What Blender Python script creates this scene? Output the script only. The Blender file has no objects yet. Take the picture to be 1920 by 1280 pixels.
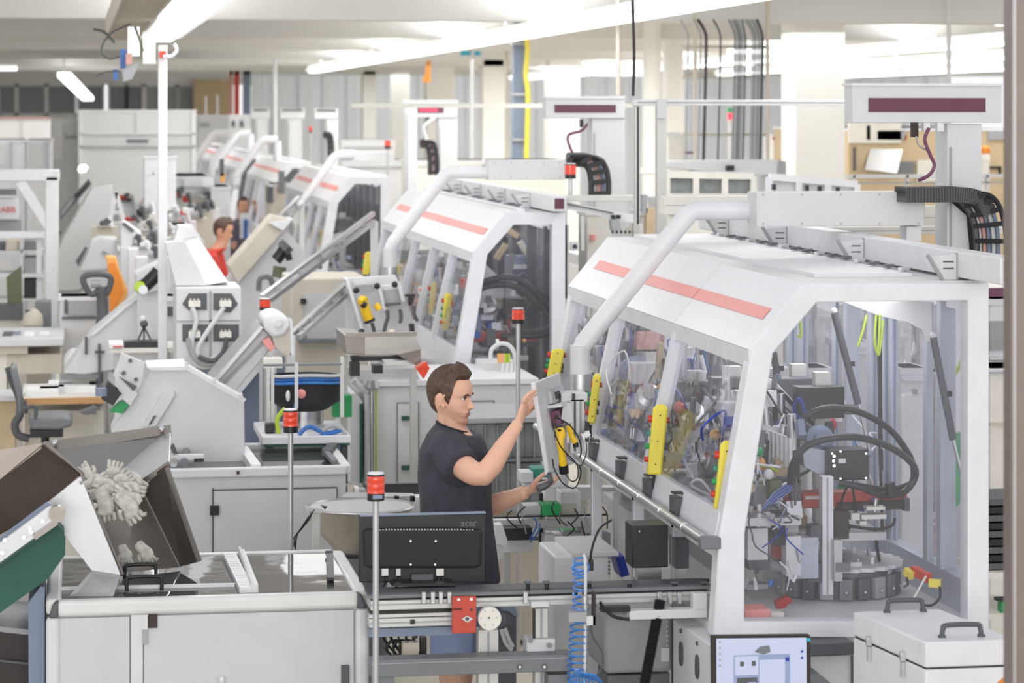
import bpy, math, random
from mathutils import Vector, Matrix, noise as mnoise
rnd = random.Random(7)
# ---------------------------------------------------------------- camera
# The building's long axis is world +Y; the camera looks 9.3 degrees to the right of it from a raised walkway.
F = 5000.0; H = 2.9; TH = math.atan(0.164); S = math.sin(TH); C = math.cos(TH); HY = 210.0
scene = bpy.context.scene
cam = bpy.data.cameras.new('camera'); cam_o = bpy.data.objects.new('camera', cam); scene.collection.objects.link(cam_o)
cam.sensor_width = 36; cam.lens = 36 * F / 1920; cam.clip_start = .1; cam.clip_end = 400
cam_o.location = (0, 0, H); cam_o.rotation_euler = (math.pi / 2, 0, -TH)
cam.shift_y = -(640 - HY) / 1920
cam.dof.use_dof = True; cam.dof.focus_distance = 10.9; cam.dof.aperture_fstop = 4.5
scene.camera = cam_o
# ---------------------------------------------------------------- world, lights, exposure
w = bpy.data.worlds.new('daylight'); scene.world = w; w.use_nodes = True
nt = w.node_tree; nt.nodes.clear()
tc = nt.nodes.new('ShaderNodeTexCoord'); sx = nt.nodes.new('ShaderNodeSeparateXYZ'); mr = nt.nodes.new('ShaderNodeMapRange')
cr = nt.nodes.new('ShaderNodeValToRGB'); bg = nt.nodes.new('ShaderNodeBackground'); wo = nt.nodes.new('ShaderNodeOutputWorld')
nt.links.new(tc.outputs['Generated'], sx.inputs[0]); nt.links.new(sx.outputs['Z'], mr.inputs['Value'])
mr.inputs['From Min'].default_value = -1; mr.inputs['From Max'].default_value = 1
nt.links.new(mr.outputs[0], cr.inputs[0]); nt.links.new(cr.outputs[0], bg.inputs[0]); nt.links.new(bg.outputs[0], wo.inputs[0])
e = cr.color_ramp.elements
e[0].position = .30; e[0].color = (.80, .79, .77, 1); e[1].position = .95; e[1].color = (.58, .58, .60, 1)
m_ = cr.color_ramp.elements.new(.5); m_.color = (1.06, 1.06, 1.07, 1)
bg.inputs[1].default_value = 1.0
def area(name, loc, size, energy, rot=(0, 0, 0), col=(1, 1, 1)):
    l = bpy.data.lights.new(name, 'AREA'); l.shape = 'RECTANGLE'; l.size, l.size_y = size; l.energy = energy; l.color = col
    o = bpy.data.objects.new(name, l); scene.collection.objects.link(o); o.location = loc; o.rotation_euler = rot; return o
area('skylight_area', (-1.5, 8, 6.0), (5, 12), 40, (0, math.radians(-12), 0))  # unseen overhead panel added as soft top fill, not a known skylight
area('window_wall_area', (-4, -18, 5.2), (24, 7), 3100, (math.radians(90), 0, -TH))  # unseen panel added behind the camera for frontal fill, not a real window wall
for x_, y_, e_ in ((5, 27, 130), (5, 33, 130), (3, 39, 100), (-3, 33, 110), (0, 45, 100), (7, 45, 100), (1, 51, 110), (7, 57, 110)):
    area('hall_light_area', (x_, y_, 3.7), (6, 3.5), e_)  # free-hanging panels added to brighten the hall, no fixtures of their own
for x_ in (8, 14): area('end_wall_light_area', (x_, 62, 3.6), (5, 1), 60, (math.radians(35), 0, 0))  # added close to the far wall only to brighten it
vs = scene.view_settings; vs.view_transform = 'Standard'; vs.look = 'None'; vs.gamma = 1; vs.use_curve_mapping = False
vs.exposure = 0.0
scene.cycles.max_bounces = 8; scene.cycles.transparent_max_bounces = 16; scene.cycles.caustics_reflective = False; scene.cycles.caustics_refractive = False
scene.cycles.sample_clamp_indirect = 4

# ---------------------------------------------------------------- measuring helpers: where a sight line meets a real plane
def ray(px, py):
    a = (px - 960) / F; b = (HY - py) / F
    return Vector((S + a * C, C - a * S, b))
def W(px, py, v):
    r = ray(px, py); return Vector((0, 0, H)) + r * (v / r.y)
def WD(px, py, D):
    return Vector((0, 0, H)) + ray(px, py) * D
def WZ(px, py, z):
    r = ray(px, py); return Vector((0, 0, H)) + r * ((z - H) / r.z)
def WU(px, py, u):
    r = ray(px, py); return Vector((0, 0, H)) + r * (u / r.x)
def U(px, v): return W(px, 0, v).x

# ---------------------------------------------------------------- mesh builder
class MB:
    def __init__(s): s.v = []; s.f = []
    def add(s, vs, fs):
        n = len(s.v); s.v += [Vector(p) for p in vs]; s.f += [[i + n for i in f] for f in fs]; return s
    def box(s, x0, y0, z0, x1, y1, z1):
        x0, x1 = min(x0, x1), max(x0, x1); y0, y1 = min(y0, y1), max(y0, y1); z0, z1 = min(z0, z1), max(z0, z1)
        return s.add([(x0,y0,z0),(x1,y0,z0),(x1,y1,z0),(x0,y1,z0),(x0,y0,z1),(x1,y0,z1),(x1,y1,z1),(x0,y1,z1)],
            [(3,2,1,0),(4,5,6,7),(0,1,5,4),(1,2,6,5),(2,3,7,6),(3,0,4,7)])
    def ob(s, c, sz, M=None):
        b = MB().box(-sz[0]/2,-sz[1]/2,-sz[2]/2,sz[0]/2,sz[1]/2,sz[2]/2)
        M = M or Matrix(); c = Vector(c)
        return s.add([c + M.to_3x3() @ p for p in b.v], b.f)
    def r(s, x0, y0, x1, y1, v, dv):      # box whose front face fills this rectangle of the view at distance v
        p = W((x0+x1)/2, y0, v); q = W((x0+x1)/2, y1, v)
        return s.box(U(x0, v), v, q.z, U(x1, v), v + dv, p.z)
    def prism(s, pts, vec):
        vec = Vector(vec); n = len(pts); a = [Vector(p) for p in pts]
        return s.add(a + [p + vec for p in a], [list(range(n))[::-1], list(range(n, 2*n))] + [(i, (i+1) % n, n + (i+1) % n, n + i) for i in range(n)])
    def pp(s, pts, v, dv): return s.prism([W(x, y, v) for x, y in pts], (0, dv, 0))
    def frame(a, b, up=Vector((0,0,1))): pass
    def bar(s, a, b, w, h, up=(0,0,1)):
        a, b = Vector(a), Vector(b); t = (b-a).normalized(); up = Vector(up)
        if abs(t.dot(up)) > .98: up = Vector((0,1,0))
        x = t.cross(up).normalized(); y = x.cross(t)
        q = [x*w/2*i + y*h/2*j for i, j in ((-1,-1),(1,-1),(1,1),(-1,1))]
        return s.add([a+k for k in q] + [b+k for k in q], [(3,2,1,0),(4,5,6,7),(0,1,5,4),(1,2,6,5),(2,3,7,6),(3,0,4,7)])
    def cyl(s, a, b, r, r2=None, n=16): return s.tube([a, b], [r, r if r2 is None else r2], n)
    def tube(s, pts, r, n=8, sm=0):
        pts = [Vector(p) for p in pts]
        if sm: pts = catm(pts, sm)
        rs = r if isinstance(r, (list, tuple)) else [r] * len(pts)
        if len(rs) != len(pts): rs = [rs[min(len(rs)-1, int(i * len(rs) / len(pts)))] for i in range(len(pts))]
        vs = []; x = None; L = len(pts)
        for i, p in enumerate(pts):
            t = (pts[min(i+1, L-1)] - pts[max(i-1, 0)])
            t = t.normalized() if t.length > 1e-9 else Vector((0,0,1))
            if x is None:
                x = t.orthogonal().normalized()
            x = (x - t * x.dot(t)); x = x.normalized() if x.length > 1e-6 else t.orthogonal().normalized()
            y = t.cross(x)
            vs += [p + (x*math.cos(k*2*math.pi/n) + y*math.sin(k*2*math.pi/n)) * rs[i] for k in range(n)]
        fs = [(i*n+k, i*n+(k+1) % n, (i+1)*n+(k+1) % n, (i+1)*n+k) for i in range(L-1) for k in range(n)]
        return s.add(vs, fs + [list(range(n))[::-1], list(range((L-1)*n, L*n))])
    def tp(s, pts, r, n=8, sm=0): return s.tube([W(*p) for p in pts], r, n, sm)
    def lathe(s, c, prof, n=24, M=None):
        c = Vector(c); M = (M or Matrix()).to_3x3(); vs = []
        for r, z in prof: vs += [c + M @ Vector((r*math.cos(k*2*math.pi/n), r*math.sin(k*2*math.pi/n), z)) for k in range(n)]
        L = len(prof); fs = [(i*n+k, i*n+(k+1) % n, (i+1)*n+(k+1) % n, (i+1)*n+k) for i in range(L-1) for k in range(n)]
        return s.add(vs, fs + [list(range(n))[::-1], list(range((L-1)*n, L*n))])
    def sph(s, c, r, n=12):
        r = r if isinstance(r, (tuple, list)) else (r, r, r); c = Vector(c)
        b = MB().lathe((0,0,0), [(max(.02, math.sin(math.pi*i/n)), -math.cos(math.pi*i/n)) for i in range(n+1)], n*2)
        return s.add([c + Vector((p.x*r[0], p.y*r[1], p.z*r[2])) for p in b.v], b.f)
    def sheet(s, pts, t):                 # a plate through 3-D points, thickness t along its normal
        pts = [Vector(p) for p in pts]; nrm = (pts[1]-pts[0]).cross(pts[2]-pts[0]).normalized()
        return s.prism(pts, nrm * t)
    def build(s, name, m, parent=None, bevel=0, seg=2):
        me = bpy.data.meshes.new(name); o = bpy.data.objects.new(name, me); scene.collection.objects.link(o)
        if parent is not None:
            o.parent = parent; org = ORG[parent.name]
        else:
            xs = [p.x for p in s.v]; ys = [p.y for p in s.v]; zs = [p.z for p in s.v]
            org = Vector(((min(xs)+max(xs))/2, (min(ys)+max(ys))/2, min(zs))); o.location = org
        ORG[o.name] = org
        me.from_pydata([p - org for p in s.v], [], s.f); me.update()
        import bmesh
        bm = bmesh.new(); bm.from_mesh(me); bmesh.ops.recalc_face_normals(bm, faces=bm.faces); bm.to_mesh(me); bm.free()
        me.shade_smooth(); me.set_sharp_from_angle(angle=math.radians(38))
        me.materials.append(M[m] if isinstance(m, str) else m)
        if bevel:
            b = o.modifiers.new('bevel', 'BEVEL'); b.width = bevel; b.segments = seg; b.limit_method = 'ANGLE'
            b.harden_normals = False
        return o
ORG = {}
def catm(p, k):
    out = []; n = len(p)
    for i in range(n-1):
        a, b, c, d = p[max(i-1,0)], p[i], p[i+1], p[min(i+2,n-1)]
        for j in range(k):
            t = j / k
            out.append(.5*((2*b) + (c-a)*t + (2*a-5*b+4*c-d)*t*t + (3*b-a-3*c+d)*t**3))
    return out + [p[-1]]
def T(name, label, cat, loc, group=None):
    o = bpy.data.objects.new(name, None); o.empty_display_size = .05; scene.collection.objects.link(o)
    o.location = loc; ORG[o.name] = Vector(loc); o['label'] = label; o['category'] = cat
    if group: o['group'] = group
    return o
def tag(o, label, cat, group=None):
    o['label'] = label; o['category'] = cat
    if group: o['group'] = group
    return o
def struct(o): o['kind'] = 'structure'; return o
def copy_tree(o, parent=None):
    c = o.copy(); scene.collection.objects.link(c)
    if parent is not None: c.parent = parent
    ORG[c.name] = ORG.get(o.name, Vector())
    for ch in list(o.children): copy_tree(ch, c)
    return c
def dup(o, loc, label, rz=0, sc=None, group=None):
    c = copy_tree(o); c.location = loc; c.rotation_euler.z = rz; c['label'] = label
    if sc: c.scale = (sc, sc, sc) if isinstance(sc, (int, float)) else sc
    if group: c['group'] = group
    return c
# ---------------------------------------------------------------- materials
M = {}
def lin(h):
    out = []
    for i in (0, 2, 4):
        c = int(h[i:i+2], 16) / 255; out.append(c/12.92 if c <= .04045 else ((c+.055)/1.055)**2.4)
    return out + [1]
def mat(name, h, rough=.5, metal=0, var=.06, scale=9, bump=0, emit=0, coat=0, stretch=None, spec=.5):
    m = bpy.data.materials.new(name); m.use_nodes = True; nt = m.node_tree; b = nt.nodes['Principled BSDF']
    c = lin(h)
    tc = nt.nodes.new('ShaderNodeTexCoord'); mp = nt.nodes.new('ShaderNodeMapping'); n = nt.nodes.new('ShaderNodeTexNoise')
    n.inputs['Scale'].default_value = scale; n.inputs['Detail'].default_value = 4
    if stretch: mp.inputs['Scale'].default_value = stretch
    nt.links.new(tc.outputs['Object'], mp.inputs[0]); nt.links.new(mp.outputs[0], n.inputs['Vector'])
    r = nt.nodes.new('ShaderNodeValToRGB'); r.color_ramp.elements[0].position = .3; r.color_ramp.elements[1].position = .7
    r.color_ramp.elements[0].color = [x*(1-var) for x in c[:3]] + [1]; r.color_ramp.elements[1].color = [min(1, x*(1+var*.4)) for x in c[:3]] + [1]
    nt.links.new(n.outputs['Fac'], r.inputs[0]); nt.links.new(r.outputs[0], b.inputs['Base Color'])
    b.inputs['Roughness'].default_value = rough; b.inputs['Metallic'].default_value = metal; b.inputs['Specular IOR Level'].default_value = spec
    if coat: b.inputs['Coat Weight'].default_value = coat
    if bump:
        bp = nt.nodes.new('ShaderNodeBump'); bp.inputs['Strength'].default_value = bump; bp.inputs['Distance'].default_value = .01
        nt.links.new(n.outputs['Fac'], bp.inputs['Height']); nt.links.new(bp.outputs[0], b.inputs['Normal'])
    if emit: b.inputs['Emission Color'].default_value = c; b.inputs['Emission Strength'].default_value = emit
    M[name] = m; return m
mat('white', 'e3e3e6', .42); mat('white_frame', 'e4e5ea', .35); mat('hood', 'eaeaee', .35, var=.02); mat('cream', 'e6e3da', .5)
mat('grey_panel', 'c9cacb', .45, var=.03); mat('light_grey', 'd6d7d8', .45, var=.03); mat('mid_grey', 'a3a6a8', .5); mat('beige', 'cdc6b8', .55); mat('tan', 'cbb592', .6)
mat('dark_grey', '55585c', .5); mat('steel_grey', '75787c', .45); mat('blue_grey', '7f8ca3', .45); mat('profile_blue', 'b2b8c3', .35, .2); mat('black', '1d1d20', .4); mat('black_matt', '26262a', .7); mat('dark_hose', '2a2a2f', .42, bump=.1)
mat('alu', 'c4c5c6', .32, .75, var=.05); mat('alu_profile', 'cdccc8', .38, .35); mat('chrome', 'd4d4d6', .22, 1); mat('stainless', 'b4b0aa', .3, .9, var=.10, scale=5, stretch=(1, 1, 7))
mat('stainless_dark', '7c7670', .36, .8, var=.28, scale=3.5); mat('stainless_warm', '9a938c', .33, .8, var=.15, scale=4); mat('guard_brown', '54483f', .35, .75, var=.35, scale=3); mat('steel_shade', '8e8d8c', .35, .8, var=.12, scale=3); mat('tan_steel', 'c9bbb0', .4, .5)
mat('coral', 'f09a92', .45, var=.02); mat('red', 'cf3a2c', .4); mat('red_machine', 'c54a38', .42); mat('maroon', '663449', .4); mat('red_led', 'ff4058', .4, emit=.8)
mat('lamp_orange', 'e2472c', .2, emit=.12, coat=.5, var=.25, scale=30); mat('lamp_dark', 'a32c1e', .3); mat('yellow', 'f2e04e', .4); mat('yellow_scan', 'f5c61c', .35); mat('orange', 'ee8f2e', .55); mat('orange_pale', 'f0b060', .6)
mat('green', '1f9f57', .4); mat('green_belt', '24584c', .6); mat('lime', 'b5cf3a', .4); mat('blue', '2f6bb5', .4); mat('blue_hose', '3a86d6', .3, coat=.4); mat('blue_deep', '2a43b0', .4); mat('cyan', '38b8d6', .4); mat('teal', '3b8f80', .5)
mat('lamp_white', 'ffffff', .3, emit=3.2); mat('lamp_cover', 'f4f6f8', .3, emit=.5); mat('floor', 'cfc8ba', .42, var=.05, scale=.6); mat('ceiling', 'e3e2df', .7, var=.02, scale=.4); mat('wall_white', 'eeeeec', .6, var=.03, scale=.5); mat('column', 'f6f5f1', .55, var=.03, scale=1.5)
mat('wood', 'd9a873', .5, var=.2, stretch=(1, 8, 8)); mat('purple', '75415f', .4); mat('clear_plastic', 'dfe4e6', .15); mat('dark_brown', '2b1f1c', .5); mat('chain', '4a4a4d', .5); mat('skin_far', 'd6a184', .55); mat('paper', 'f4f4f2', .7); mat('green_khaki', '65684f', .7)
mat('glove', 'cfcbc2', .8, var=.35, scale=40, bump=.6); mat('mesh_grey', '8f9492', .5, .4, var=.25, scale=14); mat('screen_white', 'b4bbd2', .3, emit=.30); mat('screen_grey', '8c98b8', .3, emit=.2); mat('pinkish', 'd8a49b', .5); mat('window_dark', '6f7476', .25); mat('lid_frame', 'dcdcda', .4)
def plexi(name, tint, haze, refl, bumps, rough=.02, sc=2.2):
    m = bpy.data.materials.new(name); m.use_nodes = True; nt = m.node_tree; nt.nodes.clear()
    out = nt.nodes.new('ShaderNodeOutputMaterial'); tr = nt.nodes.new('ShaderNodeBsdfTransparent'); tr.inputs[0].default_value = lin(tint)
    gl = nt.nodes.new('ShaderNodeBsdfGlossy'); gl.inputs['Roughness'].default_value = rough; df = nt.nodes.new('ShaderNodeBsdfDiffuse'); df.inputs[0].default_value = (.8,.8,.83,1)
    tc = nt.nodes.new('ShaderNodeTexCoord'); n = nt.nodes.new('ShaderNodeTexNoise'); n.inputs['Scale'].default_value = sc; n.inputs['Detail'].default_value = 3
    nt.links.new(tc.outputs['Object'], n.inputs['Vector'])
    bp = nt.nodes.new('ShaderNodeBump'); bp.inputs['Strength'].default_value = bumps; bp.inputs['Distance'].default_value = .03
    nt.links.new(n.outputs['Fac'], bp.inputs['Height']); nt.links.new(bp.outputs[0], gl.inputs['Normal'])
    lw = nt.nodes.new('ShaderNodeLayerWeight'); lw.inputs[0].default_value = .5
    pw = nt.nodes.new('ShaderNodeMath'); pw.operation = 'POWER'; pw.inputs[1].default_value = 4; ma = nt.nodes.new('ShaderNodeMath'); ma.operation = 'MULTIPLY_ADD'
    ma.inputs[1].default_value = min(.6, refl*2.2); ma.inputs[2].default_value = refl*.35
    nt.links.new(lw.outputs['Facing'], pw.inputs[0]); nt.links.new(pw.outputs[0], ma.inputs[0])
    m1 = nt.nodes.new('ShaderNodeMixShader'); m2 = nt.nodes.new('ShaderNodeMixShader'); m1.inputs[0].default_value = haze
    nt.links.new(tr.outputs[0], m1.inputs[1]); nt.links.new(df.outputs[0], m1.inputs[2])
    nt.links.new(ma.outputs[0], m2.inputs[0]); nt.links.new(m1.outputs[0], m2.inputs[1]); nt.links.new(gl.outputs[0], m2.inputs[2]); nt.links.new(m2.outputs[0], out.inputs[0])
    M[name] = m
plexi('plexi', 'f8f8fb', .035, .13, .5); plexi('plexi_end', 'fbfbfd', .03, .07, .25); plexi('lid_glass', '9a9fa3', .12, .45, .06, .03); plexi('bag_film', 'e8ecf0', .35, .3, .8)
# ================================================================ the setting
struct(MB().box(-22, -2, -.1, 22, 72, 0).build('floor', 'floor'))
struct(MB().box(-22, 21.5, 4.1, 22, 72, 4.25).build('ceiling', 'ceiling'))
k = 0
for y in (24.2, 30, 36, 42, 48, 54, 60):
    k += 1; struct(MB().box(-22, y, 3.74, 22, y + .45, 4.1).build('trim_%d' % k, 'ceiling'))
for y, z in ((27, 3.86), (33, 3.9), (39, 3.9), (45, 3.9)):
    k += 1; struct(MB().box(-22, y, z, 22, y + .09, z + .1).build('trim_%d' % k, 'beige' if k % 2 else 'ceiling'))
# far wall: folded translucent cladding on the right, plain wall with a window band on the left
mb = MB(); x = 4.3; VB = 66
prof = []
while x < 21.9:
    for dx, dy in ((0, 0), (.32, 0), (.38, .08), (.52, .08), (.58, 0)): prof.append((x+dx, VB+dy))
    x += .6
pts = [(a, b) for a, b in prof]
n = len(pts); vs = [(a, b, 0) for a, b in pts] + [(a, b, 4.1) for a, b in pts]
mb.add(vs, [(i, i+1, n+i+1, n+i) for i in range(n-1)])
mat('cladding', 'dfe3e6', .4, var=.10, scale=1.2, stretch=(3, 1, .3), emit=.10)  # faint glow in the cladding stands in for daylight through the panels
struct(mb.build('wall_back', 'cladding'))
z0, z1 = W(100, 216, VB).z, W(100, 158, VB).z
struct(MB().box(-22, VB, 0, 4.3, VB+.2, z0).box(-22, VB, z1, 4.3, VB+.2, 4.1).build('wall_left_back', 'wall_white'))
for i, (a, b) in enumerate(((-40, -8), (0, 27), (35, 83), (91, 139), (148, 192), (206, 236), (240, 266), (274, 300), (304, 330), (336, 362))):
    f = MB(); xa, xb = U(a-4, VB), U(b+4, VB); xc, xd = U(a, VB), U(b, VB)
    f.box(xa, VB-.05, z0, xc, VB+.1, z1).box(xd, VB-.05, z0, xb, VB+.1, z1).box(xa, VB-.05, z1-.05, xb, VB+.1, z1).box(xa, VB-.05, z0, xb, VB+.1, z0+.05)
    o = struct(f.build('window_%d' % (i+1), 'white'))
    MB().box(xc, VB+.02, z0+.05, xd, VB+.04, z1-.05).build('pane', 'window_dark' if i < 7 else 'mid_grey', o)
struct(MB().box(U(362, VB), VB-.3, 0, U(436, VB), VB-.1, W(400, 150, VB).z).build('wall_side', 'tan'))
# columns
def column(x0, x1, v, label, top=4.1, m='column'):
    a, b = U(x0, v), U(x1, v); d = b - a
    t = T('column', label, 'column', ((a+b)/2, v+d/2, 0))
    MB().box(a, v, 0, b, v+d, top).build('shaft', m, t, .02); MB().box(a-.03, v-.03, top-.14, b+.03, v+d+.03, top).build('capital', m, t)
column(1490, 1585, 26, 'broad white square column behind the machine tops on the right')
column(1030, 1087, 45, 'white square column behind the second display board')
column(735, 768, 56, 'slim white column left of the orange banner')
column(800, 852, 52, 'white column right of the orange banner')
column(905, 946, 48, 'white column just left of the grey and yellow cable duct')
column(680, 706, 60, 'far white column nearest to the long light strip end')
def pipe(px, v, r, label, m='white', y1=None):
    b = W(px, 210, v); z = 4.1 if y1 is None else W(px, y1, v).z
    t = T('pipe', label, 'pipe', (b.x, v, 0)); MB().cyl((b.x, v, 0), (b.x, v, z), r, n=16).build('tube', m, t)
    MB().cyl((b.x, v, 2.2), (b.x, v, 2.26), r*1.25).build('collar', m, t)
pipe(1222, 30, .11, 'thick round white downpipe beside the tall aluminium frame', 'column')
pipe(1262, 31, .13, 'thicker round white downpipe nearest to the cable ladder', 'column')
pipe(886, 40, .03, 'thin white ceiling pole left of the cable duct', 'white')
pipe(950, 38, .025, 'thin white ceiling pole touching the cable duct', 'beige')
pipe(1160, 22, .02, 'thin beige pole in front of the second display board', 'beige')
pipe(1779, 24, .022, 'thin white pole above the largest display board', 'white')
pipe(516, 44, .03, 'thin white pole among the distant display boards', 'white')
# ceiling lights
def strip(u, y0, y1, z, label, wd=.16, group=None, n=None):
    t = T('strip_light', label, 'light', (u, (y0+y1)/2, z), group)
    MB().box(u-wd/2, y0, z, u+wd/2, y1, z+.03).build('tube', 'lamp_white', t)
    MB().prism([(u-wd*.9, y0, z+.03), (u+wd*.9, y0, z+.03), (u+wd*.5, y0, z+.13), (u-wd*.5, y0, z+.13)], (0, y1-y0, 0)).build('casing', 'lamp_cover', t)
    L_ = y1-y0
    for nm, zz, ry, e_ in (('down_light', z-.01, 0, 6), ('up_light', z+.16, math.pi, 14)):  # the upward light is added to brighten the ceiling
        lt = area(nm, (0, (y0+y1)/2-(y0+y1)/2, zz-z), (wd, L_), e_*L_, (0, ry, 0)); lt.parent = t
    y = y0 + 1
    while y < y1: MB().cyl((u, y, z+.13), (u, y, 4.1), .008, n=6).build('hanger', 'alu', t); y += 4
a = WZ(300, 78, 3.6)
strip(a.x, 12.5, a.y, 3.6, 'blazing white strip light at upper left over the tall white pole', .22)
strip(4.2, 13, 47.5, 3.6, 'long white strip light running diagonally across the top of the picture', .17)
strip(9.6, 24, 58, 3.6, 'white strip light over the beige cabinets, uppermost on the right', .2)
strip(12.3, 26, 50, 3.6, 'second white strip light from the top on the right', .2)
strip(15.4, 30, 56, 3.6, 'lowest white strip light on the right side', .2)
def cross(x0, x1, y, z, label, m='lamp_white'):
    p = WZ(x0, y, z); q = WZ(x1, y, z); t = T('batten_light', label, 'light', ((p.x+q.x)/2, p.y, z))
    MB().bar(p, q, .16, .05).build('tube', m, t); MB().bar(p+Vector((0,0,.05)), q+Vector((0,0,.05)), .2, .05).build('casing', 'lamp_cover', t)
    MB().bar((p+q)/2, ((p+q)/2)+Vector((0,0,4.1-z)), .02, .02).build('hanger', 'alu', t)
cross(1365, 1488, 97, 3.7, 'short batten light crossing behind the cable ladder')
cross(1092, 1205, 124, 3.7, 'short batten light right of the second white column')
cross(1120, 1208, 139, 3.7, 'short batten light just under the one right of the second white column')
cross(-30, 30, 129, 3.7, 'short batten light cut by the left picture edge')
cross(1868, 1925, 43, 3.8, 'short batten light near the top right post')
p = WZ(120, 140, 3.55); q = WZ(168, 188, 3.55)
t = T('batten_light', 'tilted white batten light above the dark windows', 'light', p)
MB().bar(WZ(120, 140, 3.55), W(165, 185, p.y+8), .22, .08).build('tube', 'lamp_white', t); MB().bar(p+Vector((0,0,.04)), p+Vector((0,0,.55)), .03, .03).build('hanger', 'alu', t)
# cable tray with junction boxes above the tall white pole
t = T('cable_tray', 'grey cable tray hung with blue boxes at the upper left', 'cable tray', W(270, 60, 17.5))
a = W(262, -30, 15); b = W(262, 90, 20)
tr = MB(); u0 = U(285, 17.5) - .22
tr.box(u0-.02, 12, 3.55, u0+.22, 22.5, 3.56)
for i in range(38): tr.box(u0-.02, 12+i*.28, 3.5, u0+.22, 12.06+i*.28, 3.53)
tr.box(u0-.03, 12, 3.5, u0-.01, 22.5, 3.66).box(u0+.22, 12, 3.5, u0+.24, 22.5, 3.66); tr.build('tray', 'beige', t)
MB().r(240, 50, 262, 105, 17.5, .12).build('conduit', 'lamp_cover', t); MB().r(268, 60, 292, 120, 17.6, .1).build('bracket_plate', 'cream', t)
MB().tp([(245, 45, 17.4), (205, 65, 17.4), (190, 95, 17.4), (205, 110, 17.4), (225, 105, 17.4)], .006, 6, 6).build('cable', 'dark_grey', t)
MB().tp([(175, 55, 17.4), (195, 60, 17.4), (215, 80, 17.4)], .009, 6, 5).build('cable', 'dark_grey', t)
MB().tp([(180, 142, 17.4), (200, 135, 17.4), (225, 133, 17.4)], .005, 6, 5).build('cable', 'dark_grey', t)
MB().tp([(253, 50, 17.3), (262, 75, 17.3), (268, 97, 17.3)], .008, 6, 4).build('cable', 'green_khaki', t)
MB().r(226, 92, 236, 128, 17.4, .08).build('junction_box', 'blue', t); MB().r(213, 130, 221, 150, 17.4, .06).build('junction_box', 'blue', t)
MB().pp([(228, 132), (240, 125), (262, 118), (248, 148), (232, 153)], 17.4, .1).build('reel', 'mid_grey', t); MB().r(236, 100, 248, 120, 17.35, .08).build('connector', 'pinkish', t)
# tall white pole
b = W(305, 640, 16.5)
t = T('profile_post', 'tall slim white pole under the bright strip light at upper left', 'pole', (b.x, b.y, 0))
MB().box(b.x-.028, b.y-.028, 0, b.x+.028, b.y+.028, W(305, 85, 16.5).z).build('post', 'white', t, .004)
MB().r(299, 96, 311, 108, 16.45, .02).build('marker', 'red', t)
MB().tp([(306, 106, 16.4), (322, 105, 16.4), (331, 94, 16.4), (326, 82, 16.4)], .012, 8, 5).build('hook', 'white', t)
# red and grey pipes at the far wall
for a, b, m, l in ((440, 449, 'red', 'red riser pipe against the far wall'), (430, 437, 'pinkish', 'pale red riser pipe left of the red one'), (456, 470, 'blue_grey', 'blue-grey duct beside the red riser pipe')):
    tag(MB().r(a, 128, b, 236, 60, .2).build('riser_pipe', m), l, 'pipe')
# cable duct grey/yellow
t = T('cable_duct', 'grey vertical cable duct with a yellow hose beside it', 'cable duct', W(975, 300, 30))
MB().r(963, 42, 988, 297, 30, .12).build('duct', 'blue_grey', t); MB().tp([(982, 42, 29.9), (989, 90, 29.9), (986, 140, 29.9), (990, 180, 29.9), (987, 297, 29.9)], .028, 8, 6).build('hose', 'yellow', t)
mb = MB()
for y in (80, 175, 260): mb.r(961, y, 990, y+4, 29.95, .2)
mb.build('clip', 'alu', t)
tag(MB().pp([(800, 115), (807, 112), (807, 154), (792, 154), (799, 135)], 46, .05).r(806, 78, 807, 114, 46.02, .01).build('banner', 'orange'), 'small orange banner hanging between the far columns', 'banner')
tag(MB().r(864, 96, 901, 104, 40, .06).build('sign', 'cyan'), 'small blue sign under the long strip light', 'sign')
# cable ladder
t = T('cable_ladder', 'tall cable ladder with black and grey cables by the broad column', 'cable ladder', W(1375, 300, 24))
mb = MB(); mb.r(1302, -42, 1307, 300, 23.9, .05); mb.r(1438, -42, 1443, 300, 23.9, .05)
for y in (85, 143, 250): mb.r(1280, y, 1443, y+5, 24, .04)
mb.build('ladder_frame', 'beige', t)
def cab(x, w, m, top=-12):
    MB().tp([(x+top, 36, 23.9), (x, 60, 23.9), (x+2, 85, 23.9), (x, 180, 23.9), (x-3, 300, 23.9)], w, 6, 5).build('cable', m, t)
cab(1322, .014, 'black', -14); cab(1349, .009, 'dark_grey', -12); cab(1427, .013, 'black', -9); cab(1288, .008, 'mid_grey'); cab(1312, .008, 'mid_grey')
for i in range(6): cab(1376+i*4, .008, ('steel_grey', 'mid_grey', 'dark_grey')[i % 3], -10+i)
for i in range(6): cab(1409+i*4, .008, ('mid_grey', 'steel_grey')[i % 2], -14+i)
# signal tower light inside
t = T('signal_light', 'tiny green and red signal light seen through the cable ladder', 'signal light', W(1369, 226, 32))
MB().r(1366, 202, 1373, 211, 32, .05).build('green_lens', 'green', t); MB().r(1366, 212, 1373, 224, 32, .05).build('red_lens', 'red_led', t); MB().box(U(1367, 32.05), 32.05, 0, U(1372, 32.05), 32.1, W(1369, 224, 32).z).build('post', 'light_grey', t)
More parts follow.
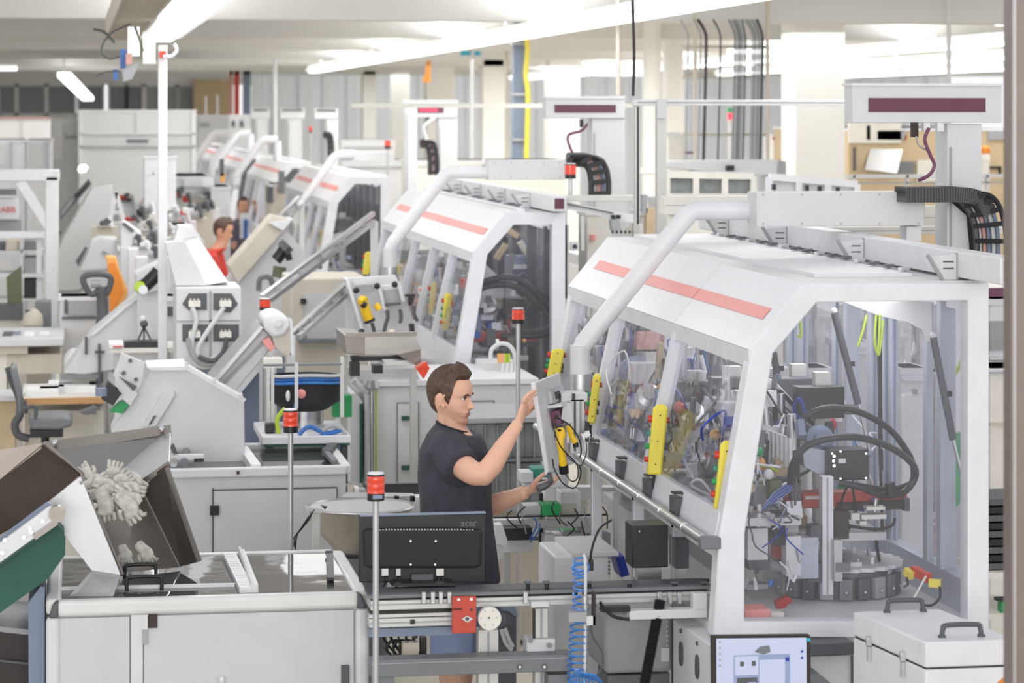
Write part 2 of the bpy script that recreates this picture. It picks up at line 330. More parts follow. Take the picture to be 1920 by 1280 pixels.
# ================================================================ the row of glazed assembly enclosures
V1 = 9.4
def UZ(px, py, v=V1):
    p = W(px, py, v); return (p.x, p.z)
OUT = [UZ(1337,1195), UZ(1349,1000), UZ(1410,650), UZ(1505,530), UZ(1855,530), UZ(1855,1195)]
INN = [UZ(1396,1165), UZ(1397,1000), UZ(1450,662), UZ(1532,567), UZ(1815,563), UZ(1815,1165)]
uB, zB = OUT[1]; uC, zC = OUT[2]; uD, zD = OUT[3]; uR = OUT[4][0]
def ring(mb, out, inn, v, dv):
    n = len(out); P = [Vector((u, v, z)) for u, z in out] + [Vector((u, v, z)) for u, z in inn]
    P += [p + Vector((0, dv, 0)) for p in P]; f = []
    for i in range(n):
        j = (i+1) % n
        f += [(i, j, n+j, n+i), (2*n+j, 2*n+i, 3*n+i, 3*n+j), (j, i, 2*n+i, 2*n+j), (n+i, n+j, 3*n+j, 3*n+i)]
    return mb.add(P, f)
def side(v, t):        # point on the slanted window side, t = 0 at the hood edge, 1 at the sill
    return Vector((uC + .012 + (uB - uC) * t, v, zC - .07 + (zB + .07 - zC + .07) * t))
def enclosure(v0, L, u1, label, wins, splits, near=False):
    t = T('assembly_enclosure', label, 'machine enclosure', ((uB+u1)/2, v0+L/2, 0), 'glazed assembly enclosures in a row')
    sh = u1 - uR
    out = [(u + (sh if i > 3 else 0), z) for i, (u, z) in enumerate(OUT)]; inn = [(u + (sh if i > 3 else 0), z) for i, (u, z) in enumerate(INN)]
    ring(MB(), out, inn, v0, .09).build('end_frame', 'white_frame', t, .006 if near else 0)
    ring(MB(), out, inn, v0+L-.09, .09).build('end_frame', 'white_frame', t)
    gl = MB().prism([(u, v0+.05, z) for u, z in inn], (0, .004, 0)); gl.build('end_pane', 'plexi_end', t)
    hx, hz = uD-uC, zD-zC; nrm = Vector((-hz, 0, hx)).normalized()
    ps = [v0] + [v0 + L*s for s in splits] + [v0+L]
    for a, b in zip(ps, ps[1:]):
        MB().prism([Vector((uC-.01, a+.004, zC-.01)), Vector((uD, a+.004, zD)), Vector((uD+.03, a+.004, zD-.03)), Vector((uC+.03, a+.004, zC-.03))], (0, b-a-.008, 0)).build('hood_panel', 'hood', t)
        q0, q1 = .43, .60
        a2 = a + .12 if a == v0 else a+.006; b2 = b - .25 if b == ps[-1] else b-.006
        P = [Vector((uC-.01+(uD-uC)*q, y, zC-.01+(zD-zC)*q)) + nrm*.003 for q, y in ((q0, a2), (q1, a2), (q1, b2), (q0, b2))]
        MB().prism(P, -nrm*.002).build('hood_stripe', 'coral', t)
    MB().box(uC-.01, v0+.012, zC-.075, uC+.02, v0+L, zC-.012).build('fascia', 'white_frame', t)
    MB().box(uD, v0+.02, zD-.02, u1-.005, v0+L, zD).build('roof_panel', 'light_grey', t)
    MB().box(uD+.13, v0+.3, zD, u1-.2, v0+L-.02, zD+.014).build('roof_rail', 'white', t)
    lb = MB().box((uD+u1)/2-.03, v0+.3, zD-.05, (uD+u1)/2+.03, v0+L-.3, zD-.025).build('inner_lamp', 'lamp_white', t)  # glowing strip and its area light are added to brighten the interior
    lt = area('inner_lamp_light', Vector(((uD+u1)/2, v0+L/2, zD-.06))-ORG[t.name], (.3, L-.6), 12 if near else 3); lt.parent = t
    # slanted side: mullions and panes
    ms = [v0+.05] + wins + [v0+L-.03]
    for v in wins:
        MB().bar(side(v, -.03), side(v, 1.03), .055, .05, (0, 1, 0)).build('mullion', 'white_frame', t)
    for a, b in zip(ms, ms[1:]):
        p = [side(a, 0), side(b, 0), side(b, 1), side(a, 1)]
        MB().sheet([x + Vector((.012, 0, 0)) for x in p], .004).build('window_pane', 'plexi', t)
    s1 = side(v0, 1)
    MB().prism([Vector((s1.x-.004, v0+.04, s1.z)), Vector((s1.x+.03, v0+.04, s1.z)), Vector((s1.x+.0, v0+.04, s1.z-.13)), Vector((s1.x-.03, v0+.04, s1.z-.13))], (0, L-.05, 0)).build('sill_panel', 'white_frame', t)
    # far wall of the enclosure: profile posts, rails, panes
    MB().box(u1-.06, v0+.09, 1.02, u1, v0+L-.09, 1.16).build('lower_rail', 'profile_blue', t)
    MB().box(u1-.05, v0+.09, zD-.12, u1, v0+L-.09, zD-.03).build('upper_rail', 'white_frame', t)
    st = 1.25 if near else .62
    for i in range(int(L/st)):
        v = v0 + .35 + i*st; MB().box(u1-.07, v, 1.16, u1-.01, v+.05, zD-.1).build('side_post', 'profile_blue' if near else 'dark_grey', t)  # posts of the farther enclosures are darkened in colour for dim interiors
    if v0 < 30 and not near: MB().box(u1-.02, v0+.1, 1.16, u1-.015, v0+L-.1, zD-.3).build('rear_sheet', 'steel_grey', t)  # sheet added only to make the farther interiors look darker
    MB().box(u1-.03, v0+.1, 1.16, u1-.026, v0+L-.1, zD-.12).build('side_pane', 'plexi_end', t)
    MB().box(uB+(.26 if near else .03), v0+.09, .98, u1-.06, v0+L-.09, 1.03).build('machine_deck', 'light_grey', t)
    # base
    ub = uB+(.30 if near else .06)
    MB().box(ub, v0+.04, .1, u1-.04, v0+L-.04, .98).build('base_cabinet', 'light_grey', t)
    for a in (.2, .5, .8):
        MB().box(ub-.008, v0+L*a-.25, .2, ub, v0+L*a+.25, .9).build('base_door', 'white', t)
    if near:
        for v in (v0+.75, v0+1.5, v0+2.4, v0+3.3):
            MB().box(uB+.0, v, 0, uB+.045, v+.045, zB-.05).build('side_leg', 'white_frame', t, .003); MB().box(uB-.003, v+.018, .2, uB, v+.027, zB-.1).build('leg_groove', 'mid_grey', t)
        MB().box(uB+.0, v0+.09, zB-.10, uB+.045, v0+L-.09, zB-.055).build('side_beam', 'white_frame', t, .003); MB().box(uB+.0, v0+.09, .97, uB+.03, v0+.75, 1.02).build('side_beam', 'light_grey', t)
    for x in (uB+.12, u1-.1):
        for y in (v0+.12, v0+L-.12): MB().cyl((x, y, 0), (x, y, .1), .03).build('foot', 'dark_grey', t)
    return t
E1 = enclosure(V1, 3.6, uR, 'largest and nearest glazed white enclosure with coral stripe on its hood', [10.64, 11.85], [.345], True)
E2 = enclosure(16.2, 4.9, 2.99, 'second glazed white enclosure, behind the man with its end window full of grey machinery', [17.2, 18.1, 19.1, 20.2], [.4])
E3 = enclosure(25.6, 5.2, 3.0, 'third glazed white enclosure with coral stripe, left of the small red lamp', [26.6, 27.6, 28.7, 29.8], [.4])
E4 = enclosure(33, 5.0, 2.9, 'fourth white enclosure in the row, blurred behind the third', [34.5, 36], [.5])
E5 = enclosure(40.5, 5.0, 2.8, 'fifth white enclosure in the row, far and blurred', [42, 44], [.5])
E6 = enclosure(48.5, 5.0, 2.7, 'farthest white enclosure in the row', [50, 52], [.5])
# curved corner gussets in the end openings
def gusset(t, pts, v): MB().pp(pts, v, .03).build('gusset', 'light_grey', t)
gusset(E1, [(1582,566),(1748,566),(1748,640),(1738,640),(1728,618),(1700,603),(1650,592)], V1+.5)
MB().pp([(1738,566),(1750,566),(1750,1090),(1738,1090)], V1+.55, .05).build('side_post', 'profile_blue', E1)
gusset(E2, [(985,402),(1046,402),(1046,430),(1030,416)], 16.3)
# roof beam with brackets on the nearest enclosure
def roof_beam(va, vb, u, z, label, m='white', vs=()):
    t = T('roof_beam', label, 'beam', (u, (va+vb)/2, z))
    MB().box(u, va, z, u+.09, vb, z+.095).build('beam', m, t, .004)
    MB().box(u+.015, va-.004, z+.015, u+.075, va, z+.08).build('end_cap', 'maroon', t)
    for v in vs:
        b = MB(); b.prism([(u-.06, v, z-.008), (u, v, z-.008), (u, v, z+.085), (u-.10, v, z+.075)], (0, .012, 0))
        br = b.build('bracket', 'light_grey', t)
        for h_ in (.03, .055): MB().box(u-.055, v-.002, z+h_, u-.015, v, z+h_+.005).build('slot', 'dark_grey', br)
        MB().bar((u-.06, v-.004, z-.008), (u-.125, v-.03, z+.085), .010, .012).build('strut', 'mid_grey', br); MB().box(u-.004, v-.004, z-.008, u+.004, v+.016, z+.09).build('edge', 'mid_grey', br)
    return t
g = WZ(1890, 528, 2.31)
roof_beam(9.0, 13.6, 3.22, 2.29, 'long white box beam with four brackets lying on the nearest enclosure roof', 'white', (9.46, 10.64, 11.85, 12.95))
roof_beam(16.1, 21, 2.89, 2.29, 'white box beam with brackets on the second enclosure roof', 'white', (16.9, 17.9, 19, 20))
for v0, L, u, l in ((V1, 3.6, 3.12, 'row of dark clips along the roof of the nearest enclosure'), (16.2, 4.6, 2.80, 'row of dark clips along the roof of the second enclosure')):
    t = T('cable_clip_strip', l, 'clip strip', (u, v0+L/2, zD+.014))
    MB().box(u-.004, v0+.3, zD+.013, u+.004, v0+L-.1, zD+.02).build('strip', 'mid_grey', t)
    for i in range(16):
        y = v0+.35+i*(L-.5)/16; MB().bar((u-.03, y, zD+.025), (u+.02, y+.05, zD+.025), .014, .012).build('clip', 'steel_grey' if i % 3 else 'light_grey', t)
# ---- support arms: white tube bending down to a control panel
def arm(pts, r, label, v, housing=None):
    P = [W(x, y, v) for x, y in pts]; t = T('terminal_boom', label, 'tube arm', P[-1], 'white tube arms of the enclosures')
    if v > 30: MB().cyl(P[0]-Vector((0, 0, .02)), (P[0].x, P[0].y, zD-.01), r).build('roof_stand', 'white', t)
    pts2 = []
    for i, p in enumerate(P):
        if 0 < i < len(P)-1:
            a = (P[i-1]-p).normalized()*r*.5; b = (P[i+1]-p).normalized()*r*.5; pts2 += [p+a, p+b]
        else: pts2.append(p)
    MB().tube(pts2, r, 20).build('tube', 'white', t)
    e = P[-1]; MB().cyl(e, e+Vector((0,0,-.07)), r*1.12).build('collar', 'alu', t); MB().cyl(e+Vector((0,0,.12)), e+Vector((0,0,.0)), r*1.06).build('joint', 'light_grey', t)
    return t
arm([(1440,394),(1296,394),(1088,652),(1088,700)], .042, 'thick white tube arm sweeping down in front of the nearest enclosure', 11.15)
arm([(925,323),(838,323),(731,462),(731,500)], .042, 'white tube arm in front of the second enclosure', 17.2)
arm([(665,288),(629,290),(556,395),(556,420)], .042, 'white tube arm in front of the third enclosure', 27)
arm([(520,262),(492,262),(440,332),(440,345)], .05, 'distant white tube arm nearest to the third enclosure', 34)
arm([(470,249),(448,250),(398,318),(398,330)], .055, 'distant white tube arm in the middle of three', 41.2)
arm([(430,249),(402,250),(357,314),(357,326)], .06, 'distant white tube arm, leftmost of three', 49)
# ---- gantry housing, display board, column and cable chain above each machine
def board(x0, y0, x1, y1, v, wx, label, lit=None, cx=None, foot=None):
    t = T('display_board', label, 'display board', W((x0+x1)/2, y1, v))
    MB().r(x0, y0, x1, y1, v, .12).build('case', 'light_grey', t, .004)
    MB().r(x0-1, y0-2, x1+1, y0+3, v-.01, .15).build('lid', 'white', t)
    h = y1-y0; p = MB().r(x0+wx, y0+h*.36, x1-wx, y0+h*.72, v-.005, .01).build('display_window', 'maroon', t)
    if lit: MB().r(x0+wx+4, y0+h*.47, x1-wx-12, y0+h*.62, v-.008, .004).build('lit_digits', 'red_led', p)
    return t
board(1598, 158, 1879, 230, 11, 31, 'largest light grey display board with dark maroon window, top right')
board(1023, 182, 1172, 222, 18, 17, 'second light grey display board with maroon window over the orange lamp')
board(757, 190, 858, 220, 27, 26, 'display board showing a lit red line, above the black cable chain', True)
for a, b, y0, y1, v, l in ((590, 634, 203, 222, 35, 'small distant display board, rightmost of the far three'), (526, 572, 203, 222, 42, 'small distant display board, middle of the far three'), (472, 506, 203, 222, 48, 'small distant display board, leftmost of the far three')):
    t = T('display_board', l, 'display board', W((a+b)/2, y1, v)); MB().r(a, y0, b, y1, v, .15).build('case', 'light_grey', t); MB().r(a+4, y0+2, b-4, y0+5, v-.02, .03).build('display_window', 'black', t)
def post(x0, x1, y0, v, label, m='light_grey', d=.1, y1=None):
    a, b = U(x0, v), U(x1, v); z1 = W((x0+x1)/2, y0, v).z; t = T('machine_column', label, 'column', ((a+b)/2, v+d/2, 0))
    MB().box(a, v, 0, b, v+d, z1).build('shaft', m, t, .003); MB().box(a-.03, v-.03, 0, b+.03, v+d+.03, .02).build('base_plate', 'mid_grey', t)
    MB().box(a+.01, v-.004, 1.2, a+.02, v, z1-.1).build('groove', 'mid_grey', t); return t
post(1776, 1841, 232, 11.02, 'beige-grey column carrying the largest display board', 'light_grey', .16)
post(1110, 1172, 222, 18.02, 'grey column carrying the second display board', 'light_grey', .2)
post(822, 858, 220, 27.02, 'grey column carrying the lit red display board', 'light_grey', .2)
post(760, 782, 195, 26.6, 'white post at the left end of the lit red display board', 'white', .12)
post(612, 634, 222, 35.02, 'far column under the rightmost distant display board', 'light_grey', .2)
post(540, 566, 222, 42.02, 'far column under the middle distant display board', 'light_grey', .2)
post(480, 502, 222, 48.02, 'far column under the leftmost distant display board', 'light_grey', .2)
def housing(x0, y0, x1, y1, v, label, dv=.16):
    t = T('gantry_housing', label, 'gantry housing', W((x0+x1)/2, y1, v)); h = MB().r(x0, y0, x1, y1, v, dv).build('cover', 'light_grey', t, .003)
    for i in range(5):
        for y in (y0+5, y1-5): x = x0 + 12 + (x1-x0-24)*i/4; MB().cyl(W(x, y, v-.004), W(x, y, v), .004, n=8).build('screw', 'mid_grey', h)
    return t
housing(1419, 360, 1734, 424, 11, 'long light grey gantry housing above the nearest enclosure roof')
housing(916, 300, 1062, 337, 17.1, 'light grey gantry housing above the second enclosure roof')
housing(664, 284, 740, 300, 27, 'light grey gantry housing above the third enclosure roof')
tag(MB().r(1700, 424, 1728, 452, 11.05, .1).build('mounting_block', 'white'), 'short white foot under the longest gantry housing', 'bracket')
def fringe(x0, x1, y0, y1, v, label):
    t = T('gantry_beam', label, 'beam', W((x0+x1)/2, y1, v)); MB().r(x0, y0, x1, y1, v, .1).build('beam', 'cream', t, .003); MB().r(x0+2, (y0+y1)/2-1, x1-2, (y0+y1)/2, v-.002, .003).build('groove', 'mid_grey', t)
fringe(1245, 1420, 368, 402, 12.5, 'cream beam behind the thick white tube')
fringe(1560, 1880, 425, 440, 11.6, 'slim cream beam under the longest gantry housing')
fringe(1728, 1835, 386, 430, 11.8, 'cream beam end under the large cable chain')
# cable chains
def chain(pts, v, w_, dv, label, links, m='chain', arms=None):
    P = catm([W(x, y, v) for x, y in pts], links); t = T('cable_chain', label, 'cable chain', P[-1])
    L = len(P)
    for i in range(L-1):
        a, b = P[i], P[i+1]; d = (b-a)
        for s in (0, 1):
            off = Vector((0, dv*s, 0)); MB().bar(a+off, a+off+d*.9, .012, w_, Vector((0,0,1)) if abs(d.normalized().z) < .8 else Vector((1,0,0))).build('side_link', m, t) if s == 0 or i % 2 == 0 else None
        n = d.cross(Vector((0,1,0))).normalized()
        for s in (-1, 1): MB().bar(a+d*.5+n*w_*.5*s, a+d*.5+n*w_*.5*s+Vector((0,dv,0)), d.length*.45, .008, n).build('crossbar', m, t) if i % 2 == 0 else None
    for k in range(4):
        MB().tube([p+Vector((0, dv*(.2+.2*k), 0)) for p in P], .010, 8).build('cable', ('blue_grey', 'light_grey', 'blue_grey', 'mid_grey')[k], t)
    return t
t = T('cable_chain', 'large black cable chain curving down at the right end of the longest gantry housing', 'cable chain', W(1860, 480, 11))
P = catm([W(x, y, 10.95) for x, y in ((1688,364),(1740,364),(1790,364),(1826,372),(1846,400),(1856,440),(1860,478))], 5)
# closed corrugated run, then open ladder run
for i, p in enumerate(P[:-1]):
    d = P[i+1]-p; n = d.cross(Vector((0,1,0))).normalized(); f = i/len(P); hw = .032
    if f < .62:
        for q in (.0, .5): MB().bar(p+d*q, p+d*(q+.40), .16, .066 , n if abs(d.normalized().z) < .9 else Vector((1,0,0))).build('shell_rib', 'chain', t)
        MB().bar(p, p+d, .15, .056, n).build('shell_core', 'dark_grey', t)
# open part: wide face toward the viewer's left, made of rungs
Q = catm([W(1806,366,10.9), W(1840,372,10.85), W(1856,400,10.85), W(1862,440,10.85), W(1863,500,10.85)], 5)
Q2 = [q+Vector((-.075, .0, -.01)) for q in Q]; Q2 = catm([W(1770,366,10.95), W(1800,376,10.95), W(1822,405,10.95), W(1830,440,10.95), W(1831,500,10.95)], 5)
Q = catm([W(1830,362,10.9), W(1858,368,10.85), W(1876,392,10.85), W(1887,440,10.85), W(1888,500,10.85)], 5)
MB().tube(Q, .012, 6).build('side_rail', 'black', t); MB().tube(Q2, .014, 6).build('side_rail', 'chain', t)
for i in range(1, len(Q), 3): MB().bar(Q[i], Q2[i], .03, .02).build('rung', 'black', t)
for k in range(5):
    f = .2+.15*k; MB().tube([a.lerp(b, f)+Vector((0, .03, 0)) for a, b in zip(Q, Q2)], .009, 8).build('cable', ('blue_grey', 'light_grey', 'blue_grey', 'pinkish', 'light_grey')[k], t)
MB().sheet([a+Vector((0,.07,0)) for a in (Q[2], Q[10], Q[-1], Q2[-1], Q2[10], Q2[2])], .006).build('back_plate', 'black_matt', t)
def small_chain(x0, x1, y0, y1, v, label, side_=True):
    t = T('cable_chain', label, 'cable chain', W((x0+x1)/2, y1, v)); h = y1-y0; w_ = x1-x0
    q = catm([W(x0, y0, v), W(x0+w_*.7, y0+h*.02, v), W(x1-w_*.08, y0+h*.25, v), W(x1, y0+h*.6, v), W(x1, y1, v)], 4)
    q2 = catm([W(x0, y0+h*.14, v), W(x0+w_*.35, y0+h*.16, v), W(x0+w_*.5, y0+h*.35, v), W(x0+w_*.55, y0+h*.65, v), W(x0+w_*.55, y1, v)], 4)
    MB().tube(q, .018, 6).build('side_rail', 'black', t); MB().tube(q2, .018, 6).build('side_rail', 'black', t)
    for i in range(0, len(q), 3): MB().bar(q[i], q2[i], .035, .03).build('rung', 'black', t)
    for k in range(3): MB().tube([a.lerp(b, .25+.25*k)+Vector((0,.05,0)) for a, b in zip(q, q2)], .02, 6).build('cable', ('blue_grey', 'pinkish', 'light_grey')[k], t)
    MB().tube([a.lerp(b, .5)+Vector((0,.1,0)) for a, b in zip(q, q2)], .05, 6).build('backing', 'dark_grey', t)
small_chain(1068, 1141, 295, 368, 17.1, 'black cable chain beside the lamp on the second enclosure')
small_chain(790, 820, 265, 328, 27, 'black cable chain under the lit red display board')
small_chain(608, 624, 250, 292, 35, 'far black cable chain beside a small red dot lamp')
# cables under boards
t = T('display_cable', 'purple cable looping down from the largest display board', 'cable', W(1725, 336, 11))
MB().tp([(1742,240,10.95),(1734,262,10.95),(1744,290,10.95),(1752,310,10.95),(1742,328,10.95),(1722,338,10.95)], .008, 8, 6).build('cable', 'purple', t)
MB().r(1711, 230, 1722, 257, 10.98, .03).build('plug', 'dark_brown', t); MB().tp([(1718,255,10.96),(1722,272,10.96),(1738,282,10.96)], .004, 6, 6).build('thin_cable', 'mid_grey', t)
for x in (1738, 1764): MB().r(x-6, 230, x+6, 246, 10.99, .03).build('socket', 'white', t)
t = T('display_cable', 'dark cable looping under the second display board', 'cable', W(1075, 295, 18))
MB().tp([(1102,232,17.95),(1090,245,17.95),(1068,252,17.95),(1065,265,17.95),(1075,290,17.95)], .009, 8, 6).build('cable', 'purple', t); MB().r(1088, 224, 1094, 238, 17.98, .03).build('plug', 'black', t)
t = T('display_cable', 'pale cable bundle under the lit red display board', 'cable', W(800, 265, 27))
MB().tp([(815,222,26.95),(795,238,26.95),(800,262,26.95)], .02, 8, 6).build('cable', 'light_grey', t); MB().r(800, 220, 805, 231, 26.98, .05).build('plug', 'black', t)
# ---- signal lamps
def signal(x0, y0, x1, y1, v, label, ybase, z_base=None, text=False):
    a, b = W(x0, y0, v), W(x1, y1, v); r = (b.x-a.x)/2; c = Vector(((a.x+b.x)/2, v+r, b.z)); h = a.z-b.z
    zb = z_base if z_base is not None else W((x0+x1)/2, ybase, v).z
    t = T('signal_lamp', label, 'signal lamp', (c.x, c.y, zb), 'orange signal lamps')
    MB().lathe(c, [(r*.9, 0), (r*.98, .01*r), (r*.98, h*.26), (r*.9, h*.27)]).build('socket', 'black', t)
    MB().lathe(c+Vector((0,0,h*.27)), [(r, 0), (r, h*.1), (r*.95, h*.12), (r, h*.14), (r, h*.36), (r*.95, h*.38), (r, h*.4), (r, h*.6), (r*.95, h*.62)]).build('lens', 'lamp_orange', t)
    MB().lathe(c+Vector((0,0,h*.89)), [(r, 0), (r, h*.05), (r*.9, h*.06)]).build('band', 'black', t)
    MB().lathe(c+Vector((0,0,h*.95)), [(r*.95, 0), (r*.9, h*.05), (r*.1, h*.07)]).build('cap', 'white', t)
    MB().cyl((c.x, c.y, zb), (c.x, c.y, b.z), r*.36 if r < .05 else .02, n=14).build('pole', 'alu', t)
    if text: MB().r(x0+9, y1-12, x1-6, y1-5, v-.001, .004).build('sticker', 'blue_grey', t)
    return t
signal(690, 888, 723, 940, 9.05, 'largest orange signal lamp, on the pole in front of the black monitor', 0, 0, True)
signal(532, 768, 560, 812, 11.3, 'orange signal lamp on a pole behind the glass-topped cabinet', 0, 0)
signal(487, 560, 508, 582, 16.2, 'orange signal lamp right of the box with cable connectors', 0, 0)
signal(962, 578, 985, 607, 13.9, 'orange signal lamp on a white pole in front of the second enclosure', 0, 0)
signal(1061, 306, 1082, 335, 16.9, 'orange signal lamp standing on the second enclosure roof', 371)
signal(722, 262, 733, 279, 26.8, 'small red signal lamp on a post beside the third enclosure roof', 305, 0)
signal(579, 236, 586, 248, 35, 'tiny red signal lamp between two far display boards', 290, 0)
# ================================================================ foreground left: glass-topped cabinet
VA = 9.9
t = T('glass_topped_cabinet', 'large light grey cabinet with glass lid and black bow handles, lower left', 'cabinet', W(385, 1400, VA+.5))
zT = W(390, 1119, VA).z; zM = W(390, 1149, VA).z; xL, xR = U(86, VA), U(693, VA); dA = 1.02
MB().box(xL+.03, VA+.03, 0, xR-.03, VA+dA-.03, zM).build('body', 'grey_panel', t)
for a, b in ((108, 243), (270, 664)):
    MB().box(U(a, VA), VA+.012, .06, U(b, VA), VA+.03, zM-.006).build('front_panel', 'grey_panel', t, .002)
for a, b in ((245, 268), ): MB().box(U(a, VA), VA+.01, .04, U(b, VA), VA+.03, zM).build('centre_stile', 'light_grey', t)
for x in (xL, xR-.052):
    for y in (VA, VA+dA-.05): MB().box(x, y, .0, x+.052, y+.05, zM).build('corner_post', 'light_grey', t, .018, 3)
MB().box(xL+.04, VA, zM, xR-.04, VA+.06, zT).build('front_rail', 'lid_frame', t, .016, 3)
MB().box(xL+.04, VA+dA-.06, zM, xR-.04, VA+dA, zT).build('rear_rail', 'lid_frame', t, .016, 3)
for x in (xL, xR-.06): MB().box(x, VA+.04, zM, x+.06, VA+dA-.04, zT).build('side_rail', 'lid_frame', t, .016, 3)
for x, sgn in ((xL, 1), (xR, -1)):
    for y in (VA, VA+dA-.05): MB().prism([(x+.01*sgn, y, zM-.002), (x+.045*sgn, y, zM-.002), (x+.045*sgn, y, zT+.001), (x+.026*sgn, y, zT-.012)], (0, .05, 0)).build('corner_cap', 'dark_grey', t, .006)
MB().box(xL+.06, VA+.06, zT-.03, xR-.06, VA+dA-.06, zT-.012).build('inner_tray', 'stainless_dark', t)
MB().box(xL+.055, VA+.055, zT-.012, xR-.055, VA+dA-.055, zT-.006).build('glass_lid', 'lid_glass', t)
def topline(pa, pb, w_, h, name, m):          # a strip lying on the lid between two sight points
    a, b = WZ(*pa, zT), WZ(*pb, zT); return MB().bar(a+Vector((0,0,h/2-.006)), b+Vector((0,0,h/2-.006)), w_, h).build(name, m, t)
topline((430, 1042), (462, 1108), .05, .02, 'lid_strip', 'white'); topline((452, 1040), (478, 1108), .025, .03, 'lid_strip', 'lid_frame')
a_, b_ = WZ(449, 1040, zT), WZ(474, 1106, zT); MB().cyl(a_+Vector((0,0,.03)), b_+Vector((0,0,.022)), .006, n=12).build('lid_rod', 'white', t)
for q in (a_, b_): MB().cyl(q-Vector((0,0,.006)), q+Vector((0,0,.03)), .005, n=10).build('rod_post', 'white', t)
topline((110, 1103), (440, 1096), .014, .012, 'seam_trim', 'white')
m = MB()
for i in range(14): 
    p = WZ(430+i*2.1, 1046+i*4.4, zT); m.ob(p+Vector((0, 0, .014)), (.035, .006, .004))
m.build('scale_marks', 'light_grey', t)
for pa, pb in (((238, 1108), (303, 1106)), ((234, 1085), (292, 1083))):
    a, b = WZ(*pa, zT), WZ(*pb, zT); up = Vector((0,0,.052))
    MB().tube([a, a+up*.7, a+up+(b-a)*.1, b+up-(b-a)*.1, b+up*.7, b], .0075, 10, 4).build('bow_handle', 'black', t)
p = W(286, 1165, VA)
MB().r(277, 1153, 295, 1177, VA+.004, .012).build('hinge', 'dark_brown', t); MB().r(267, 1152, 278, 1180, VA+.004, .012).build('hinge_leaf', 'light_grey', t); MB().r(267, 1180, 277, 1208, VA+.002, .014).build('hinge_knuckle', 'mid_grey', t)
MB().r(640, 1247, 655, 1300, VA+.0, .014).build('door_handle', 'dark_grey', t, .003)
MB().sph(W(416, 1274, VA-.004), (.010, .01, .014)).build('lock_knob', 'white', t)
for x, y in ((111, 1153), (239, 1151)): MB().cyl(W(x, y, VA+.008), W(x, y, VA+.013), .006, n=8).build('screw', 'mid_grey', t)
p = WZ(620, 1090, zT); q = WZ(618, 1044, zT)
MB().bar(p+Vector((0,0,.01)), q+Vector((0,0,.01)), .028, .012).build('latch', 'black', t); MB().ob(WZ(617,1040,zT)+Vector((0,0,.01)), (.03,.02,.015)).build('latch_block', 'dark_grey', t)

# hopper: folded stainless sheets, lit and shaded faces put into their colours, spilling gloves
t = T('hopper', 'large stainless steel hopper pouring white gloves into the glass-topped cabinet', 'hopper', W(230, 1060, 10.4))
def sheet(name, pts, m, th=.006): return MB().sheet([W(*p) for p in pts], th).build(name, m, t)
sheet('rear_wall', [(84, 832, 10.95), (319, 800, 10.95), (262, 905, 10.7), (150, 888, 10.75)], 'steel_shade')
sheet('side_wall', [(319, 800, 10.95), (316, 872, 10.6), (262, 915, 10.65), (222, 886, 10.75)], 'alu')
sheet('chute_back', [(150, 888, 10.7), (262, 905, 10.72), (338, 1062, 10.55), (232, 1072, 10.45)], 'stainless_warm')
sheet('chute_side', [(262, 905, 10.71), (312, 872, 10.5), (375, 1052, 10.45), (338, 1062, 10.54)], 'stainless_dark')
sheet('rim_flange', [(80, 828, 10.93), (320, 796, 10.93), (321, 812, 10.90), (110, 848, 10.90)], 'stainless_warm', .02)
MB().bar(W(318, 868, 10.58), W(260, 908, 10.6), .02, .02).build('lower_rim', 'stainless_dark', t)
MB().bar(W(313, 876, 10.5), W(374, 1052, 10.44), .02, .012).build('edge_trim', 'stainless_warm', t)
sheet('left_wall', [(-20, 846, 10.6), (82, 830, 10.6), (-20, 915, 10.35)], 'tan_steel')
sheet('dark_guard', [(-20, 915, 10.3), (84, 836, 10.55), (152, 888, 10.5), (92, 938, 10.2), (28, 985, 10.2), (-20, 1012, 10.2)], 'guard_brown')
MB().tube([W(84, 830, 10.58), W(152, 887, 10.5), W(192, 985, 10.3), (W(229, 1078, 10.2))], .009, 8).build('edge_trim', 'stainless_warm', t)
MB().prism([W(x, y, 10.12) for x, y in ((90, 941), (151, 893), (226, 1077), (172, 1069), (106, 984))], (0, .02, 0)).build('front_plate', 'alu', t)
MB().sheet([W(172, 1069, 10.12), W(226, 1077, 10.12), WZ(212, 1117, zT), WZ(130, 1117, zT)], .004).build('apron_plate', 'alu', t)
for x, y in ((103, 830), (303, 804)): MB().sph(W(x, y, 10.9), .012).build('bolt', 'chrome', t)
for x, y in ((152, 905),): MB().sph(W(x, y, 10.1), .006).build('bolt', 'mid_grey', t)
